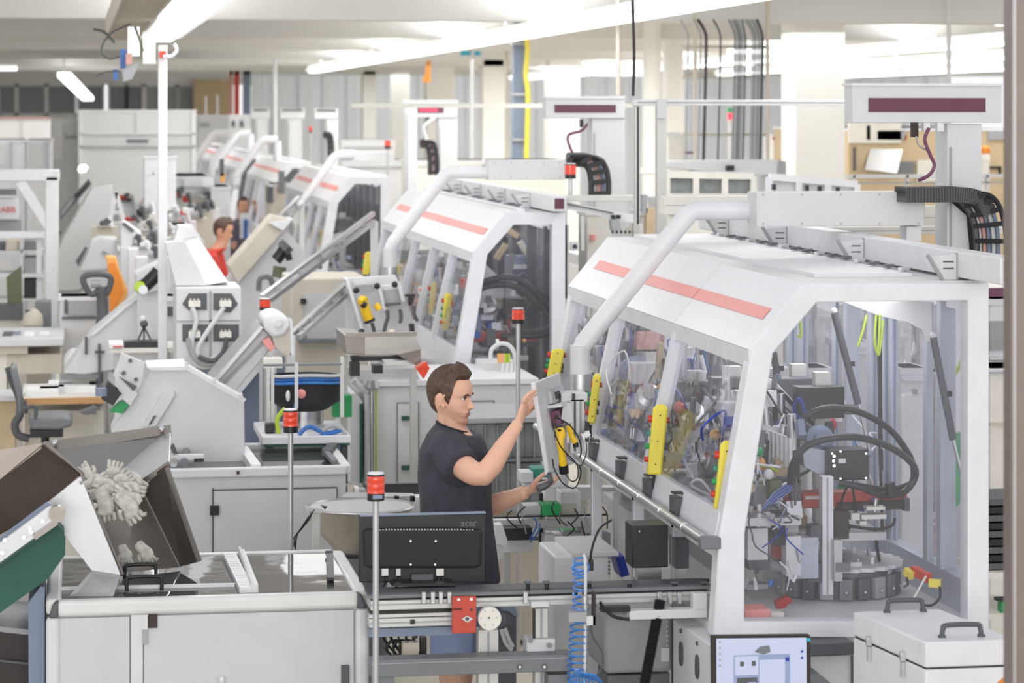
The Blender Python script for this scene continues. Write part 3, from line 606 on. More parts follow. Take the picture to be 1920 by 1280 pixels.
# gloves: crumpled white-grey work gloves, each its own thing
def glove(c, rz, tilt, sc, label):
    b = MB(); R = Matrix.Rotation(rz, 3, 'Y') @ Matrix.Rotation(tilt, 3, 'X'); g = rnd.uniform
    def q(x, y, z): return c + R @ Vector((x, y, z))*sc
    loftr = [(-.075, .026, .016), (-.05, .030, .012), (-.02, .034, .020), (.01, .040, .016), (.04, .038, .013), (.05, .03, .009)]
    vs = []; n = 14
    for k_, (z_, rx, ry) in enumerate(loftr):
        for k in range(n):
            a_ = k*2*math.pi/n; f = 1+.25*mnoise.noise(Vector((math.cos(a_)*2+c.x*40, math.sin(a_)*2+k_, c.z*40))); vs.append(q(rx*f*math.cos(a_)+.01*math.sin(k_*1.7), ry*f*math.sin(a_), z_))
    L = len(loftr); b.add(vs, [(i*n+k, i*n+(k+1) % n, (i+1)*n+(k+1) % n, (i+1)*n+k) for i in range(L-1) for k in range(n)]+[list(range(n))[::-1], list(range((L-1)*n, L*n))])
    for i in range(4):
        x = -.027+.018*i; cu = g(.0, .05); sd_ = g(-.012, .012); b.tube([q(x,0,.035), q(x*1.15,cu*.4,.062), q(x*1.2+sd_,cu,.072-cu*.3)], [.0105*sc, .011*sc, .009*sc], 8, 3)
    b.tube([q(.030,0,-.01), q(.046,.006,.012), q(.046,.014,.032)], [.012*sc, .011*sc, .009*sc], 8, 3)
    o = b.build('work_glove', 'glove')
    o.modifiers.new('sub', 'SUBSURF').levels = 1; o.modifiers['sub'].render_levels = 1
    tag(o, label, 'glove', 'gloves in the hopper')
LG = 'crumpled grey-white glove in the pile in the steel hopper'
for x, y, v, r in ((178, 905, 10.45, 1.3), (200, 912, 10.42, 2.2), (225, 905, 10.45, .8), (245, 918, 10.4, 1.9), (215, 930, 10.38, 2.8), (238, 932, 10.35, -1.2), (188, 925, 10.38, -2), (212, 892, 10.5, .2), (250, 900, 10.46, 2.4), (165, 893, 10.5, -.7)):
    glove(W(x, y, v), r, rnd.uniform(-.6, .6), .8, LG)
glove(W(196, 945, 10.35), 3.0, .3, .95, 'glove falling fingers-down at the left below the pile in the hopper')
glove(W(240, 950, 10.33), 2.55, .2, .95, 'glove falling diagonally at the right below the pile in the hopper')
glove(W(235, 1040, 10.4), 2.9, .2, .6, 'small glove sliding at the foot of the steel chute'); glove(W(272, 1036, 10.42), 2.6, .2, .7, 'glove sliding down low on the steel chute, right of the other')
# incline conveyor arm at the left edge
t = T('belt_conveyor', 'green belt conveyor arm with silver side rail at the left edge', 'conveyor', W(40, 1080, 9.95))
MB().pp([(-30, 1038), (92, 948), (108, 950), (114, 966), (112, 975), (-30, 1077)], 9.92, .03).build('side_rail', 'alu', t, .003)
MB().pp([(-30, 1030), (88, 942), (98, 945), (-30, 1046)], 9.95, .03).build('rail_lip', 'blue_grey', t)
MB().lathe(W(107, 962, 9.90), [(.03, -.02), (.03, .03)], 20, Matrix.Rotation(math.pi/2, 4, 'X')).build('end_disc', 'stainless_warm', t)
MB().pp([(-30, 1080), (108, 984), (120, 996), (122, 1040), (90, 1085), (-30, 1170)], 10.0, .4).build('belt', 'green_belt', t)
MB().bar(W(64, 1007, 9.9), W(106, 978, 9.9), .02, .02).build('bracket', 'stainless_warm', t)
for x, y in ((9, 1012), (4, 1036), (45, 1007), (58, 997), (80, 977), (56, 990)): MB().cyl(W(x, y, 9.905), W(x, y, 9.92), .007, n=8).build('bolt', 'chrome', t)
t = T('side_guard', 'blue-grey sheet metal guard beside the left corner of the glass-topped cabinet', 'guard', W(68, 1400, 10.05))
MB().prism([W(53, 1130, 10.05), W(76, 1099, 10.05), W(84, 1100, 10.05), W(84, 1400, 10.05), W(54, 1400, 10.05)], (0, .5, 0)).build('panel', 'blue_grey', t)
MB().box(U(56, 10.1), 10.1, 0, U(80, 10.1), 10.5, W(60, 1390, 10.1).z).build('foot', 'dark_grey', t)
t = T('dark_bin', 'dark brown open bin with grey rim at the lower left corner', 'bin', W(20, 1500, 10.2))
MB().r(-60, 1186, 53, 1700, 10.2, .5).build('body', 'dark_brown', t); MB().pp([(-60, 1168), (54, 1180), (54, 1190), (-60, 1178)], 10.18, .55).build('rim', 'mid_grey', t); MB().pp([(-60, 1230), (53, 1242), (53, 1246), (-60, 1234)], 10.17, .02).build('ridge', 'dark_grey', t)
t = T('cream_cover', 'cream sheet cover behind the green belt conveyor', 'cover', W(40, 1500, 10.7))
MB().r(-40, 1095, 100, 1600, 10.75, .1).build('panel', 'cream', t); MB().cyl(W(20, 1168, 10.7), W(29, 1156, 10.7), .02).build('knob', 'pinkish', t)

# ================================================================ second cabinet with angled housing
VB2 = 13.2
t = T('grey_cabinet', 'light grey cabinet with glass top behind the glass-topped cabinet', 'cabinet', W(480, 1400, VB2+.4))
xL, xR = U(262, VB2), U(649, VB2); zT = W(480, 880, VB2).z; dB = .95
MB().box(xL, VB2, 0, xR, VB2+dB, zT-.03).build('body', 'grey_panel', t, .008)
ring2 = [(xL, VB2), (xR, VB2), (xR, VB2+dB), (xL, VB2+dB)]
for i in range(4):
    a, b = ring2[i], ring2[(i+1) % 4]; MB().bar((a[0], a[1], zT-.01), (b[0], b[1], zT-.01), .05, .045).build('top_rail', 'light_grey', t, .008)
MB().box(xL+.03, VB2+.03, zT-.025, xR-.03, VB2+dB-.03, zT-.015).build('glass_top', 'lid_glass', t)
a, b = WZ(455, 845, zT), WZ(480, 880, zT); MB().bar(a, b, .05, .05).build('cross_bar', 'white', t)
MB().bar(WZ(612, 856, zT)+Vector((0,0,.02)), WZ(625, 842, zT)+Vector((0,0,.02)), .05, .03).build('latch', 'dark_grey', t); MB().bar(WZ(612, 856, zT)+Vector((0,0,.02)), WZ(628, 874, zT)+Vector((0,0,.02)), .03, .02).build('latch_arm', 'steel_grey', t)
d = MB().r(400, 918, 632, 1200, VB2-.006, .01).build('door', 'grey_panel', t); MB().r(398, 915, 400.8, 1200, VB2-.008, .004).build('door_gap', 'dark_grey', t); MB().r(398, 915, 632, 917.5, VB2-.008, .004).build('door_gap', 'dark_grey', t); MB().r(631, 915, 633, 1200, VB2-.008, .004).build('door_gap', 'dark_grey', t)
MB().r(394, 948, 411, 966, VB2-.02, .015).build('hinge', 'black', t)
MB().r(444, 883, 449, 889, VB2-.04, .012).build('screw', 'dark_brown', t)
t = T('angled_housing', 'large light grey angled housing with sloped shoulders on the grey cabinet', 'housing', W(380, 860, 13.7))
MB().pp([(283, 691), (350, 689), (458, 750), (460, 868), (250, 880), (208, 812), (214, 800)], 13.65, .35).build('shell', 'light_grey', t, .01)
MB().pp([(276, 689), (350, 686), (348, 694), (282, 694)], 13.62, .4).build('top_edge', 'white', t)
MB().bar(W(351, 689, 13.62), W(459, 751, 13.62), .03, .02).build('shoulder_edge', 'white', t)
MB().pp([(308, 733), (326, 733), (328, 742), (292, 800), (268, 800)], 13.62, .03).build('slide_plate', 'light_grey', t, .004); MB().pp([(288, 780), (293, 779), (283, 795), (278, 797)], 13.61, .01).build('slot', 'dark_grey', t)
for x, y in ((350, 686), (402, 716), (452, 744)): MB().cyl(W(x, y, 13.6), W(x-1, y-7, 13.6), .01, n=8).build('thumb_screw', 'white', t)
t = T('camera_bracket', 'perforated grey bracket holding a black camera on the left of the angled housing', 'bracket', W(225, 730, 13.6))
MB().pp([(228, 662), (272, 680), (262, 725), (248, 735), (212, 705)], 13.6, .05).build('plate', 'light_grey', t); MB().pp([(214, 702), (222, 696), (258, 738), (244, 760), (226, 745)], 13.58, .08).build('arm', 'light_grey', t)
MB().pp([(224, 706), (256, 725), (250, 733)], 13.57, .02).build('opening', 'dark_grey', t)
MB().pp([(203, 715), (228, 738), (212, 760), (190, 748)], 13.55, .12).build('camera', 'black', t); MB().lathe(W(190, 742, 13.55), [(.03, 0), (.03, .04)], 14).build('lens', 'blue_grey', t)
MB().pp([(222, 756), (235, 750), (242, 758), (228, 775), (206, 772)], 13.6, .1).build('green_cover', 'green', t)
for x, y in ((244, 676), (232, 699), (255, 711)): MB().cyl(W(x, y, 13.58), W(x, y, 13.6), .01, n=8).build('hole', 'dark_grey', t)
MB().pp([(215, 800), (238, 765), (246, 770), (222, 812)], 13.7, .1).build('rail', 'mid_grey', t)
t = T('roller_stand', 'small metal rollers at the left end of the grey cabinet top', 'roller', W(350, 870, 13.3))
for x in (325, 345): MB().cyl(W(x, 868, 13.25), W(x+4, 846, 13.6), .02).build('roller', 'chrome' if x == 325 else 'steel_grey', t)
MB().r(320, 853, 382, 862, 13.3, .05).build('bar', 'white', t); MB().r(364, 860, 382, 866, 13.28, .04).build('clip', 'black', t); MB().pp([(318, 838), (326, 832), (334, 850), (326, 852)], 13.3, .03).build('lever', 'dark_grey', t)
# ================================================================ middle ground
# box with cable connectors
VD = 16
t = T('connector_box', 'light grey box with four black cable connectors on its face', 'electrical box', W(392, 1300, VD))
MB().r(330, 538, 452, 690, VD, .5).build('body', 'light_grey', t, .01)
MB().r(335, 690, 447, 1000, VD+.05, .4).build('pedestal', 'blue_grey', t)
for x, y, six in ((342, 550, 1), (400, 550, -1), (342, 608, 0), (400, 608, 0)):
    MB().pp([(x, y), (x+48, y), (x+48, y+32), (x, y+32)] if not six else ([(x, y+20), (x+12, y), (x+46, y), (x+46, y+31), (x+12, y+31)] if six > 0 else [(x, y), (x+34, y), (x+46, y+20), (x+32, y+36), (x, y+31)]), VD-.01, .01).build('socket_plate', 'dark_grey', t)
    b = MB(); b.r(x+12, y+14, x+34, y+25, VD-.06, .05); b.build('plug', 'cream', t)
    for k in range(3): MB().r(x+14+7*k, y+10, x+17+7*k, y+14, VD-.05, .03).build('latch', 'beige', t)
MB().r(392, 545, 397, 690, VD-.006, .006).build('seam', 'mid_grey', t); MB().r(332, 600, 450, 603, VD-.006, .006).build('seam', 'mid_grey', t)
for i, pts in enumerate(([(360,576),(368,600),(360,640),(366,680),(388,688),(412,672),(428,640)], [(420,576),(400,605),(380,635),(370,660),(385,678),(405,668)], [(352,634),(362,668),(390,684),(420,665),(432,642)], [(425,632),(418,660),(398,676),(372,668)])):
    MB().tp([(x, y, VD-.07-.02*i) for x, y in pts], .014, 8, 6).build('cable', ('light_grey', 'light_grey', 'mid_grey', 'dark_grey')[i], t)
t = T('folded_hopper', 'pale folded steel hopper on top of the connector box', 'hopper', W(375, 535, VD+.2))
MB().pp([(310, 455), (345, 452), (385, 535), (330, 535)], VD+.1, .2).build('left_face', 'light_grey', t); MB().pp([(345, 452), (372, 445), (428, 528), (383, 535)], VD+.15, .3).build('front_face', 'alu', t)
MB().pp([(335, 424), (362, 424), (385, 455), (325, 458)], VD+.3, .3).build('lid', 'white', t)
# incline box conveyor
t = T('incline_conveyor', 'long pale incline conveyor rising to a white drum head', 'conveyor', W(400, 800, 14.8))
MB().pp([(396, 716), (488, 612), (518, 640), (440, 735), (415, 742)], 14.8, .45).build('trough', 'light_grey', t, .005); MB().pp([(410, 724), (505, 625), (508, 629), (414, 728)], 14.79, .01).build('seam', 'mid_grey', t)
MB().pp([(430, 738), (516, 645), (520, 655), (442, 748)], 14.82, .4).build('under_rail', 'alu', t)
MB().pp([(398, 714), (489, 610), (494, 614), (403, 720)], 14.75, .5).build('side_rail', 'alu', t)
MB().pp([(492, 598), (504, 588), (524, 587), (542, 597), (546, 612), (534, 630), (512, 634), (496, 618)], 14.7, .4).build('drum_head', 'white', t, .02, 3); MB().cyl(W(522, 606, 14.66), W(522, 606, 14.7), .02).build('hub', 'light_grey', t); MB().pp([(507, 618), (546, 612), (548, 655), (540, 668), (515, 650)], 14.72, .08).build('end_plate', 'beige', t)
MB().pp([(543, 595), (548, 600), (552, 665), (546, 668)], 14.7, .1).build('guard_edge', 'white', t); MB().pp([(492, 640), (504, 632), (515, 650), (508, 660)], 14.71, .05).build('red_corner', 'coral', t)
for x in (434, 520): MB().r(x, 745 if x < 500 else 668, x+14, 1176, 15, .06).build('leg', 'blue_grey', t)
# support panel (dark) behind
tag(MB().r(456, 700, 486, 860, 14.95, .1).build('machine_post', 'blue_grey'), 'dark blue-grey post under the pale incline conveyor', 'post')
# pairs of long slanted bars
def slant(pts, v, label, m='alu', w_=.03):
    t = T('slanted_rail', label, 'rail', W(pts[0][0], pts[0][1], v))
    for a, b in zip(pts[::2], pts[1::2]): MB().bar(W(*a, v), W(*b, v+1.2), w_, w_).build('rail', m, t)
    n_ = 5
    for i in range(n_):
        f = (i+.5)/n_; a = W(*pts[0], v).lerp(W(*pts[1], v+1.2), f); b = W(*pts[2], v).lerp(W(*pts[3], v+1.2), f); MB().bar(a, b, .03, .03).build('spacer', 'mid_grey', t)
    p = W(*pts[0], v); MB().bar(p, (p.x, p.y, 0), .05, .05).build('leg', 'light_grey', t); p = W(*pts[3], v+1.2); MB().bar(p, (p.x, p.y, 0), .05, .05).build('leg', 'light_grey', t)
slant([(492, 556), (700, 400), (506, 562), (702, 415)], 17, 'pair of long slanted aluminium rails rising to the second enclosure')
slant([(545, 628), (650, 532), (560, 632), (655, 545)], 15.8, 'lower pair of slanted rails left of the tilted control panel')
slant([(470, 462), (560, 370), (480, 468), (566, 382)], 24, 'distant pair of slanted rails near the third enclosure')
# grey machine cabinet behind slanted rails
t = T('machine_cabinet', 'grey-beige machine cabinet with door behind the slanted rails', 'cabinet', W(620, 1000, 18.2))
MB().r(545, 522, 690, 900, 18.2, .8).build('body', 'beige', t, .01); MB().r(570, 548, 672, 640, 18.19, .02).build('door', 'grey_panel', t)
for y in (560, 620): MB().r(564, y, 574, y+10, 18.16, .03).build('hinge', 'black', t)
MB().r(560, 636, 646, 642, 18.1, .1).build('ledge', 'steel_grey', t)
t = T('angled_machine', 'angled grey machine flank with a black motor behind the red-jacketed person', 'machine', W(530, 700, 20.5))
MB().pp([(430, 538), (520, 410), (570, 470), (600, 530), (600, 700), (430, 700)], 20.5, .8).build('flank', 'light_grey', t); MB().r(450, 690, 590, 915, 20.6, .6).build('pedestal', 'light_grey', t); MB().pp([(430, 500), (512, 405), (548, 412), (446, 530)], 20.4, .5).build('top_trough', 'beige', t)
MB().pp([(505, 418), (550, 410), (530, 432)], 20.35, .4).build('bright_lid', 'white', t)
MB().tp([(517, 488, 20.2), (527, 476, 20.2), (533, 466, 20.2)], .045, 12, 3).build('motor', 'black', t); MB().tp([(530, 468, 20.1), (540, 458, 20.1)], .06).build('motor_flange', 'dark_grey', t); MB().tp([(538, 470, 20.1), (543, 488, 20.1)], .025).build('gearbox', 'black', t); MB().tp([(522, 520, 20.2), (525, 500, 20.2)], .05).build('valve', 'green_khaki', t); MB().tp([(485, 545, 20.2), (488, 522, 20.2), (505, 520, 20.2), (513, 540, 20.2)], .02, 8, 5).build('hose', 'steel_grey', t)
for x, y in ((597, 522), (600, 500)): MB().cyl(W(x, y, 20.45), W(x, y, 20.5), .02, n=8).build('knob', 'dark_grey', t)
# stainless open hopper
t = T('steel_hopper', 'shallow brushed steel hopper trough in front of the tilted control panel', 'hopper', W(715, 690, 14.6))
MB().pp([(646, 628), (684, 631), (684, 664), (648, 663)], 14.5, .5).build('left_wall', 'stainless_warm', t, .003); MB().pp([(684, 630), (778, 628), (790, 655), (788, 690), (772, 680), (745, 665), (684, 664)], 14.48, .02).build('front_wall', 'stainless', t)
MB().pp([(650, 624), (782, 622), (782, 630), (650, 632)], 14.47, .03).build('rim', 'stainless_warm', t); MB().pp([(745, 665), (788, 655), (790, 690)], 14.46, .3).build('chute', 'stainless_dark', t)
MB().pp([(780, 690), (800, 678), (806, 690), (795, 710)], 14.3, .1).build('red_flap', 'lamp_orange', t)
MB().r(640, 668, 652, 900, 14.8, .05).build('leg', 'alu_profile', t); MB().r(770, 690, 782, 900, 14.8, .05).build('leg', 'alu_profile', t)
MB().r(660, 668, 770, 676, 14.6, .1).build('black_bar', 'black', t); MB().r(700, 685, 718, 700, 14.4, .1).build('clamp', 'black', t); MB().r(658, 680, 675, 705, 14.4, .1).build('clamp', 'black', t); MB().r(720, 676, 760, 684, 14.45, .1).build('bar', 'alu_profile', t)
# black bowl feeder
t = T('bowl_feeder', 'black vibratory bowl feeder with blue air hoses on a steel drum', 'bowl feeder', W(575, 812, 14.1))
c = W(572, 800, 14.4)
def zz(y): return W(572, y, 14.4).z
MB().lathe((c.x, c.y, 0), [(.12, zz(766)), (.19, zz(750)), (.20, zz(705)), (.185, zz(703)), (.18, zz(720)), (.05, zz(722))], 36).build('bowl', 'black_matt', t)
MB().lathe((c.x, c.y, 0), [(.10, zz(812)), (.10, zz(768))], 32).build('drum', 'chrome', t); MB().lathe((c.x, c.y, 0), [(.13, zz(817)), (.13, zz(808))], 32).build('base_ring', 'steel_grey', t)
for k, (y, m) in enumerate(((706, 'blue'), (712, 'blue_hose'), (699, 'light_grey'))):
    pts = [(c.x+.205*math.cos(a), c.y+.205*math.sin(a), zz(y)+.006*math.sin(3*a)) for a in [math.pi+.1+i*math.pi/10*.98 for i in range(11)]]; MB().tube(pts, .009, 8, 2).build('air_hose', m, t)
MB().tp([(556, 690, 14.1), (556, 740, 14.1), (552, 765, 14.1)], .007, 8, 3).build('air_hose', 'blue', t); MB().tp([(535, 765, 14.1), (520, 785, 14.1), (522, 812, 14.1)], .012, 8, 5).build('air_hose', 'lime', t)
MB().sph(W(565, 738, 14.15), .025).build('red_knob', 'coral', t); MB().sph(W(540, 742, 14.15), (.012,.012,.03)).build('white_tag', 'white', t)
for x in (500, 508): MB().r(x, 690, x+6, 808, 14.2, .03).build('stand_post', 'alu_profile', t)
MB().r(638, 670, 645, 782, 14.2, .03).build('stand_post', 'alu_profile', t); MB().r(553, 680, 559, 765, 14.05, .02).build('stand_post', 'light_grey', t)
MB().r(495, 672, 530, 690, 14.3, .1).build('head_box', 'cream', t); MB().r(494, 682, 640, 686, 14.15, .03).build('head_bar', 'steel_grey', t); MB().r(498, 795, 516, 811, 14.1, .08).build('foot_clamp', 'black', t)
MB().tp([(560,815,14),(580,800,14),(610,812,14),(640,806,14),(600,818,14)], .012, 8, 5).build('air_hose', 'blue', t); MB().tp([(600,812,14),(625,798,14),(650,815,14)], .01, 8, 5).build('air_hose', 'mid_grey', t)
tag(MB().r(625, 742, 660, 782, 14.7, .1).build('green_cover', 'green'), 'green plastic cover right of the black bowl feeder', 'cover')
t = T('feeder_table', 'white table under the black bowl feeder with dark green edge', 'table', W(570, 1000, 14.1))
MB().r(492, 818, 658, 832, 13.95, .7).build('table_top', 'white', t, .003); MB().r(495, 832, 656, 836, 13.97, .6).build('edge', 'green_belt', t)
for x in (500, 640): MB().r(x, 836, x+12, 1100, 14.05, .05).build('leg', 'dark_grey', t)
MB().r(520, 838, 640, 1000, 14.4, .1).build('back_panel', 'blue_grey', t)
# middle cabinet
VF = 15.2
t = T('wide_cabinet', 'wide light grey cabinet with green-edged side panel behind the man', 'cabinet', W(850, 1200, VF+.4))
MB().r(684, 722, 1010, 905, VF, .9).build('body', 'light_grey', t, .01); MB().r(690, 905, 1005, 925, VF+.05, .8).build('plinth', 'dark_grey', t); MB().r(690, 925, 1005, 1160, VF+.1, .7).build('base', 'grey_panel', t)
MB().pp([(657, 738), (668, 738), (680, 752), (680, 912), (657, 905)], VF-.05, .9).build('side_panel', 'white', t); MB().r(675, 757, 680, 905, VF-.07, .02).build('green_edge', 'green_belt', t)
def door(x0, y0, x1, y1):
    MB().r(x0, y0, x1, y1, VF-.008, .01).build('door', 'light_grey', t); b = MB(); b.r(x0-2, y0-2, x0, y1, VF-.01, .004); b.r(x0, y0-2, x1, y0, VF-.01, .004); b.r(x1, y0-2, x1+2, y1, VF-.01, .004); b.build('door_gap', 'steel_grey', t)
door(746, 756, 784, 904); door(884, 753, 925, 778)
for y in (780, 873): MB().r(754, y, 781, y+8, VF-.03, .03).build('recess_handle', 'green_belt', t)
MB().r(916, 774, 930, 783, VF-.03, .03).build('latch', 'black', t); MB().r(684, 712, 1010, 722, VF-.02, .94).build('top_edge', 'white', t)
MB().pp([(660, 695), (780, 690), (788, 715), (662, 715)], VF+.02, .3).build('tray', 'alu', t)
t = T('chrome_column', 'slim chrome and grey column standing left of the wide cabinet door', 'column', W(697, 1100, 14.9))
MB().cyl((W(697, 0, 14.9).x, 14.9, 0), W(697, 720, 14.9), .02).build('post', 'chrome', t); MB().r(703, 725, 707, 1000, 14.9, .02).build('strip', 'lime', t); MB().lathe(W(697, 726, 14.9), [(.03, -.02), (.045, 0), (.03, .04)]).build('head', 'alu', t)
MB().tp([(662, 712, 14.9), (678, 728, 14.9), (692, 733, 14.9)], .02, 8, 4).build('elbow', 'clear_plastic', t)
t = T('open_hose_loop', 'grey hose loop with coloured plugs at the base of the second enclosure', 'hose', W(935, 712, 15.9))
MB().tp([(920,672,15.6),(922,655,15.6),(938,644,15.6),(955,648,15.6),(965,665,15.6),(968,700,15.6)], .013, 10, 5).build('hose', 'light_grey', t)
for x, m in ((935, 'orange_pale'), (945, 'lime'), (952, 'lime'), (940, 'coral')): MB().r(x, 664, x+5, 680, 15.6, .05).build('plug', m, t)
for x in (944, 952, 960): MB().tp([(x, 680, 15.6), (x-3, 705, 15.6)], .01).build('wire', 'white', t)
tag(MB().r(906, 680, 972, 712, 15.7, .3).build('control_box', 'light_grey'), 'light grey box under the hose loop behind the wide cabinet', 'box')
# grey lidded containers behind the man
t = T('grey_container', 'large grey-green lidded container behind the man, ribbed sides', 'container', W(950, 1000, 13.9))
MB().r(868, 792, 1020, 860, 14.05, .6).build('body', 'mesh_grey', t, .01); MB().r(865, 783, 1022, 793, 14.0, .7).build('lid', 'mid_grey', t, .004)
MB().r(870, 860, 1018, 866, 14.02, .6).build('rim', 'steel_grey', t)
t2 = T('grey_container', 'grey-green container standing under the lidded one behind the man', 'container', W(950, 1100, 13.95))
MB().r(880, 866, 1016, 945, 14.05, .6).build('body', 'mesh_grey', t2, .01); MB().r(876, 944, 1016, 960, 14.0, .7).build('rim', 'mid_grey', t2); MB().r(890, 960, 1010, 1200, 14.3, .4).build('stand', 'beige', t2)
for i in range(6): MB().r(885+i*23, 796, 889+i*23, 858, 14.03, .02).build('rib', 'mesh_grey', t); MB().r(885+i*22, 868, 889+i*22, 943, 14.03, .02).build('rib', 'mesh_grey', t2)
# steel bowl feeder
t = T('steel_bowl', 'wide shallow stainless bowl feeder left of the black monitor', 'bowl feeder', W(680, 1040, 12))
c = W(676, 1000, 12); 
def zb(y): return W(676, y, 12).z
MB().lathe((c.x, c.y, 0), [(.10, zb(1040)), (.16, zb(1010)), (.22, zb(985)), (.235, zb(950)), (.24, zb(948)), (.235, zb(946)), (.21, zb(960)), (.05, zb(972))], 40).build('bowl', 'stainless', t)
MB().lathe((c.x, c.y, 0), [(.238, zb(951)), (.243, zb(949.5)), (.243, zb(948.5)), (.238, zb(947)), (.234, zb(949))], 40).build('rim', 'alu', t)
MB().lathe((c.x, c.y, 0), [(.12, 0), (.12, zb(1040))], 24).build('pedestal', 'steel_grey', t); MB().lathe((c.x, c.y, 0), [(.12, zb(968)), (.12, zb(962)), (.02, zb(955))], 24).build('track', 'alu', t)
t = T('feeder_post', 'aluminium profile post with black cables beside the stainless bowl', 'post', W(592, 1300, 11.6))
MB().r(586, 960, 601, 1300, 11.6, .04).build('post', 'alu_profile', t, .003); MB().pp([(572, 950), (606, 955), (604, 962), (573, 957)], 11.55, .04).build('bracket', 'alu', t)
for i in range(4): MB().tp([(590-3*i, 955+6*i, 11.5), (574-4*i, 975+7*i, 11.5), (558-3*i, 1002+3*i, 11.5), (554, 1030, 11.5)], .0022, 6, 5).build('cable', 'black', t)
MB().pp([(602, 948), (614, 950), (609, 955)], 11.5, .03).build('clamp', 'black', t)
t = T('feeder_plate', 'flat aluminium plate with small black fittings behind the stainless bowl', 'plate', W(720, 950, 12.4))
MB().prism([W(640, 940, 12.4), W(775, 938, 12.4), W(775, 932, 12.9), W(650, 930, 12.9)], (0,0,.02)).build('plate', 'alu', t)
for x in (740, 760, 770): MB().r(x, 930, x+8, 940, 12.3, .03).build('fitting', 'black' if x != 760 else 'alu', t)
MB().r(775, 932, 792, 960, 12.3, .1).build('block', 'light_grey', t); MB().r(658, 940, 700, 948, 12.3, .02).build('rail', 'alu', t); MB().box(U(700,12.5),12.5,0,U(712,12.5),12.6,W(700,938,12.5).z).build('leg', 'alu_profile', t)
for i in range(3): MB().r(652+i*12, 912+3*i, 662+i*12, 926, 13.2, .1).build('block', ('beige', 'cream', 'alu')[i], t)
# monitor seen from behind
VM = 9.92
t = T('monitor', 'wide black computer monitor seen from behind', 'monitor', W(793, 1095, VM))
o = MB().pp([(674, 966), (911, 962), (911, 1092), (674, 1092)], VM, .03).build('shell', 'black', t, .004)
MB().pp([(682, 993), (760, 990), (830, 990), (905, 993), (903, 1062), (890, 1066), (695, 1066), (684, 1062)], VM-.025, .03).build('back_bulge', 'black_matt', t, .012, 3)
for x, y in ((770, 1014), (817, 1014), (770, 1058), (816, 1058)): MB().cyl(W(x, y, VM-.027), W(x, y, VM-.023), .0035, n=8).build('screw', 'chrome', t)
m = MB()
for i in range(34): m.r(700+i*5.6, 991+ (0 if 3<i<30 else 1), 703+i*5.6, 994, VM-.028, .004)
m.build('vent_grille', 'mid_grey', t)
MB().r(676, 963, 911, 965.5, VM-.004, .03).build('top_bezel', 'blue_grey', t); MB().r(772, 1076, 812, 1094, VM-.03, .04).build('neck', 'dark_grey', t); MB().pp([(740, 1094), (850, 1093), (856, 1098), (735, 1099)], VM-.1, .2).build('foot', 'black', t)
for x, m_, w_ in ((716, 'white', 12), (743, 'light_grey', 8), (818, 'cream', 14)): MB().r(x, 1066, x+w_, 1079, VM-.02, .012).build('port', m_, t)
for x in (722, 747, 820, 828): MB().tp([(x, 1078, VM-.01), (x+3, 1088, VM-.02), (x-4, 1100, VM)], .004, 6, 4).build('cable', 'black', t)
def text(s, loc, size, m, parent, name, rotz=0, ext=.001):
    cu = bpy.data.curves.new(name, 'FONT'); cu.body = s; cu.size = size; cu.extrude = ext; cu.align_x = 'CENTER'
    tmp = bpy.data.objects.new(name, cu); scene.collection.objects.link(tmp); dg = bpy.context.evaluated_depsgraph_get(); me = bpy.data.meshes.new_from_object(tmp.evaluated_get(dg)); bpy.data.objects.remove(tmp)
    o = bpy.data.objects.new(name, me); scene.collection.objects.link(o); me.materials.clear(); me.materials.append(M[m]); o.parent = parent; o.location = Vector(loc) - ORG[parent.name]; o.rotation_euler = (math.pi/2, 0, rotz); ORG[o.name] = ORG[parent.name]; return o
text('acer', W(879, 986, VM-.003), .035, 'steel_grey', t, 'brand_lettering')
# ---------------------------------------------------------------- front conveyor
VC = 9.72
t = T('profile_conveyor', 'long aluminium profile conveyor running from the glass-topped cabinet to the nearest enclosure', 'conveyor', W(1010, 1400, VC))
def hr(x0, y0, x1, y1, v, dv, name, m, b=0): return MB().r(x0, y0, x1, y1, v, dv).build(name, m, t, b)
hr(690, 1107, 1335, 1113, VC-.0, .03, 'guide_rail', 'steel_grey'); hr(690, 1095, 1330, 1100, VC+.14, .02, 'guide_rail', 'black'); hr(690, 1103, 1330, 1109, VC+.02, .12, 'belt', 'dark_grey')
hr(695, 1117, 1335, 1135, VC+.005, .14, 'side_profile', 'alu_profile', .003); hr(695, 1124, 1335, 1126, VC+.0, .006, 'groove', 'mid_grey')
hr(692, 1150, 848, 1156, VC+.02, .05, 'lower_profile', 'alu_profile'); hr(692, 1158, 848, 1175, VC+.01, .06, 'lower_profile', 'alu_profile', .003); hr(692, 1166, 848, 1168, VC+.004, .01, 'groove', 'mid_grey')
hr(694, 1141, 852, 1147, VC+.05, .05, 'black_rail', 'black'); hr(692, 1177, 850, 1192, VC+.04, .06, 'cross_beam', 'blue_grey')
hr(770, 1162, 778, 1170, VC-.004, .012, 'black_cap', 'black')
for x in (795, 812, 827, 843, 986, 1088, 1238, 1257, 1275): hr(x-4, 1110, x+4, 1132, VC-.018, .02, 'clamp', 'alu', .002)
for x in (990, 1025, 1105, 1180, 1265, 1320): MB().cyl(W(x, 1092, VC+.02), W(x, 1108, VC+.02), .008, n=10).build('pin', 'black', t); MB().r(x-6, 1090, x+6, 1094, VC+.01, .02).build('pin_head', 'dark_grey', t)
pl = MB().pp([(849, 1119), (893, 1118), (893, 1186), (848, 1187)], VC-.05, .02).build('red_plate', 'red_machine', t, .002)
for x, y in ((860, 1124), (884, 1123)): MB().cyl(W(x, y, VC-.055), W(x, y, VC-.05), .006, n=10).build('bolt', 'white', pl)
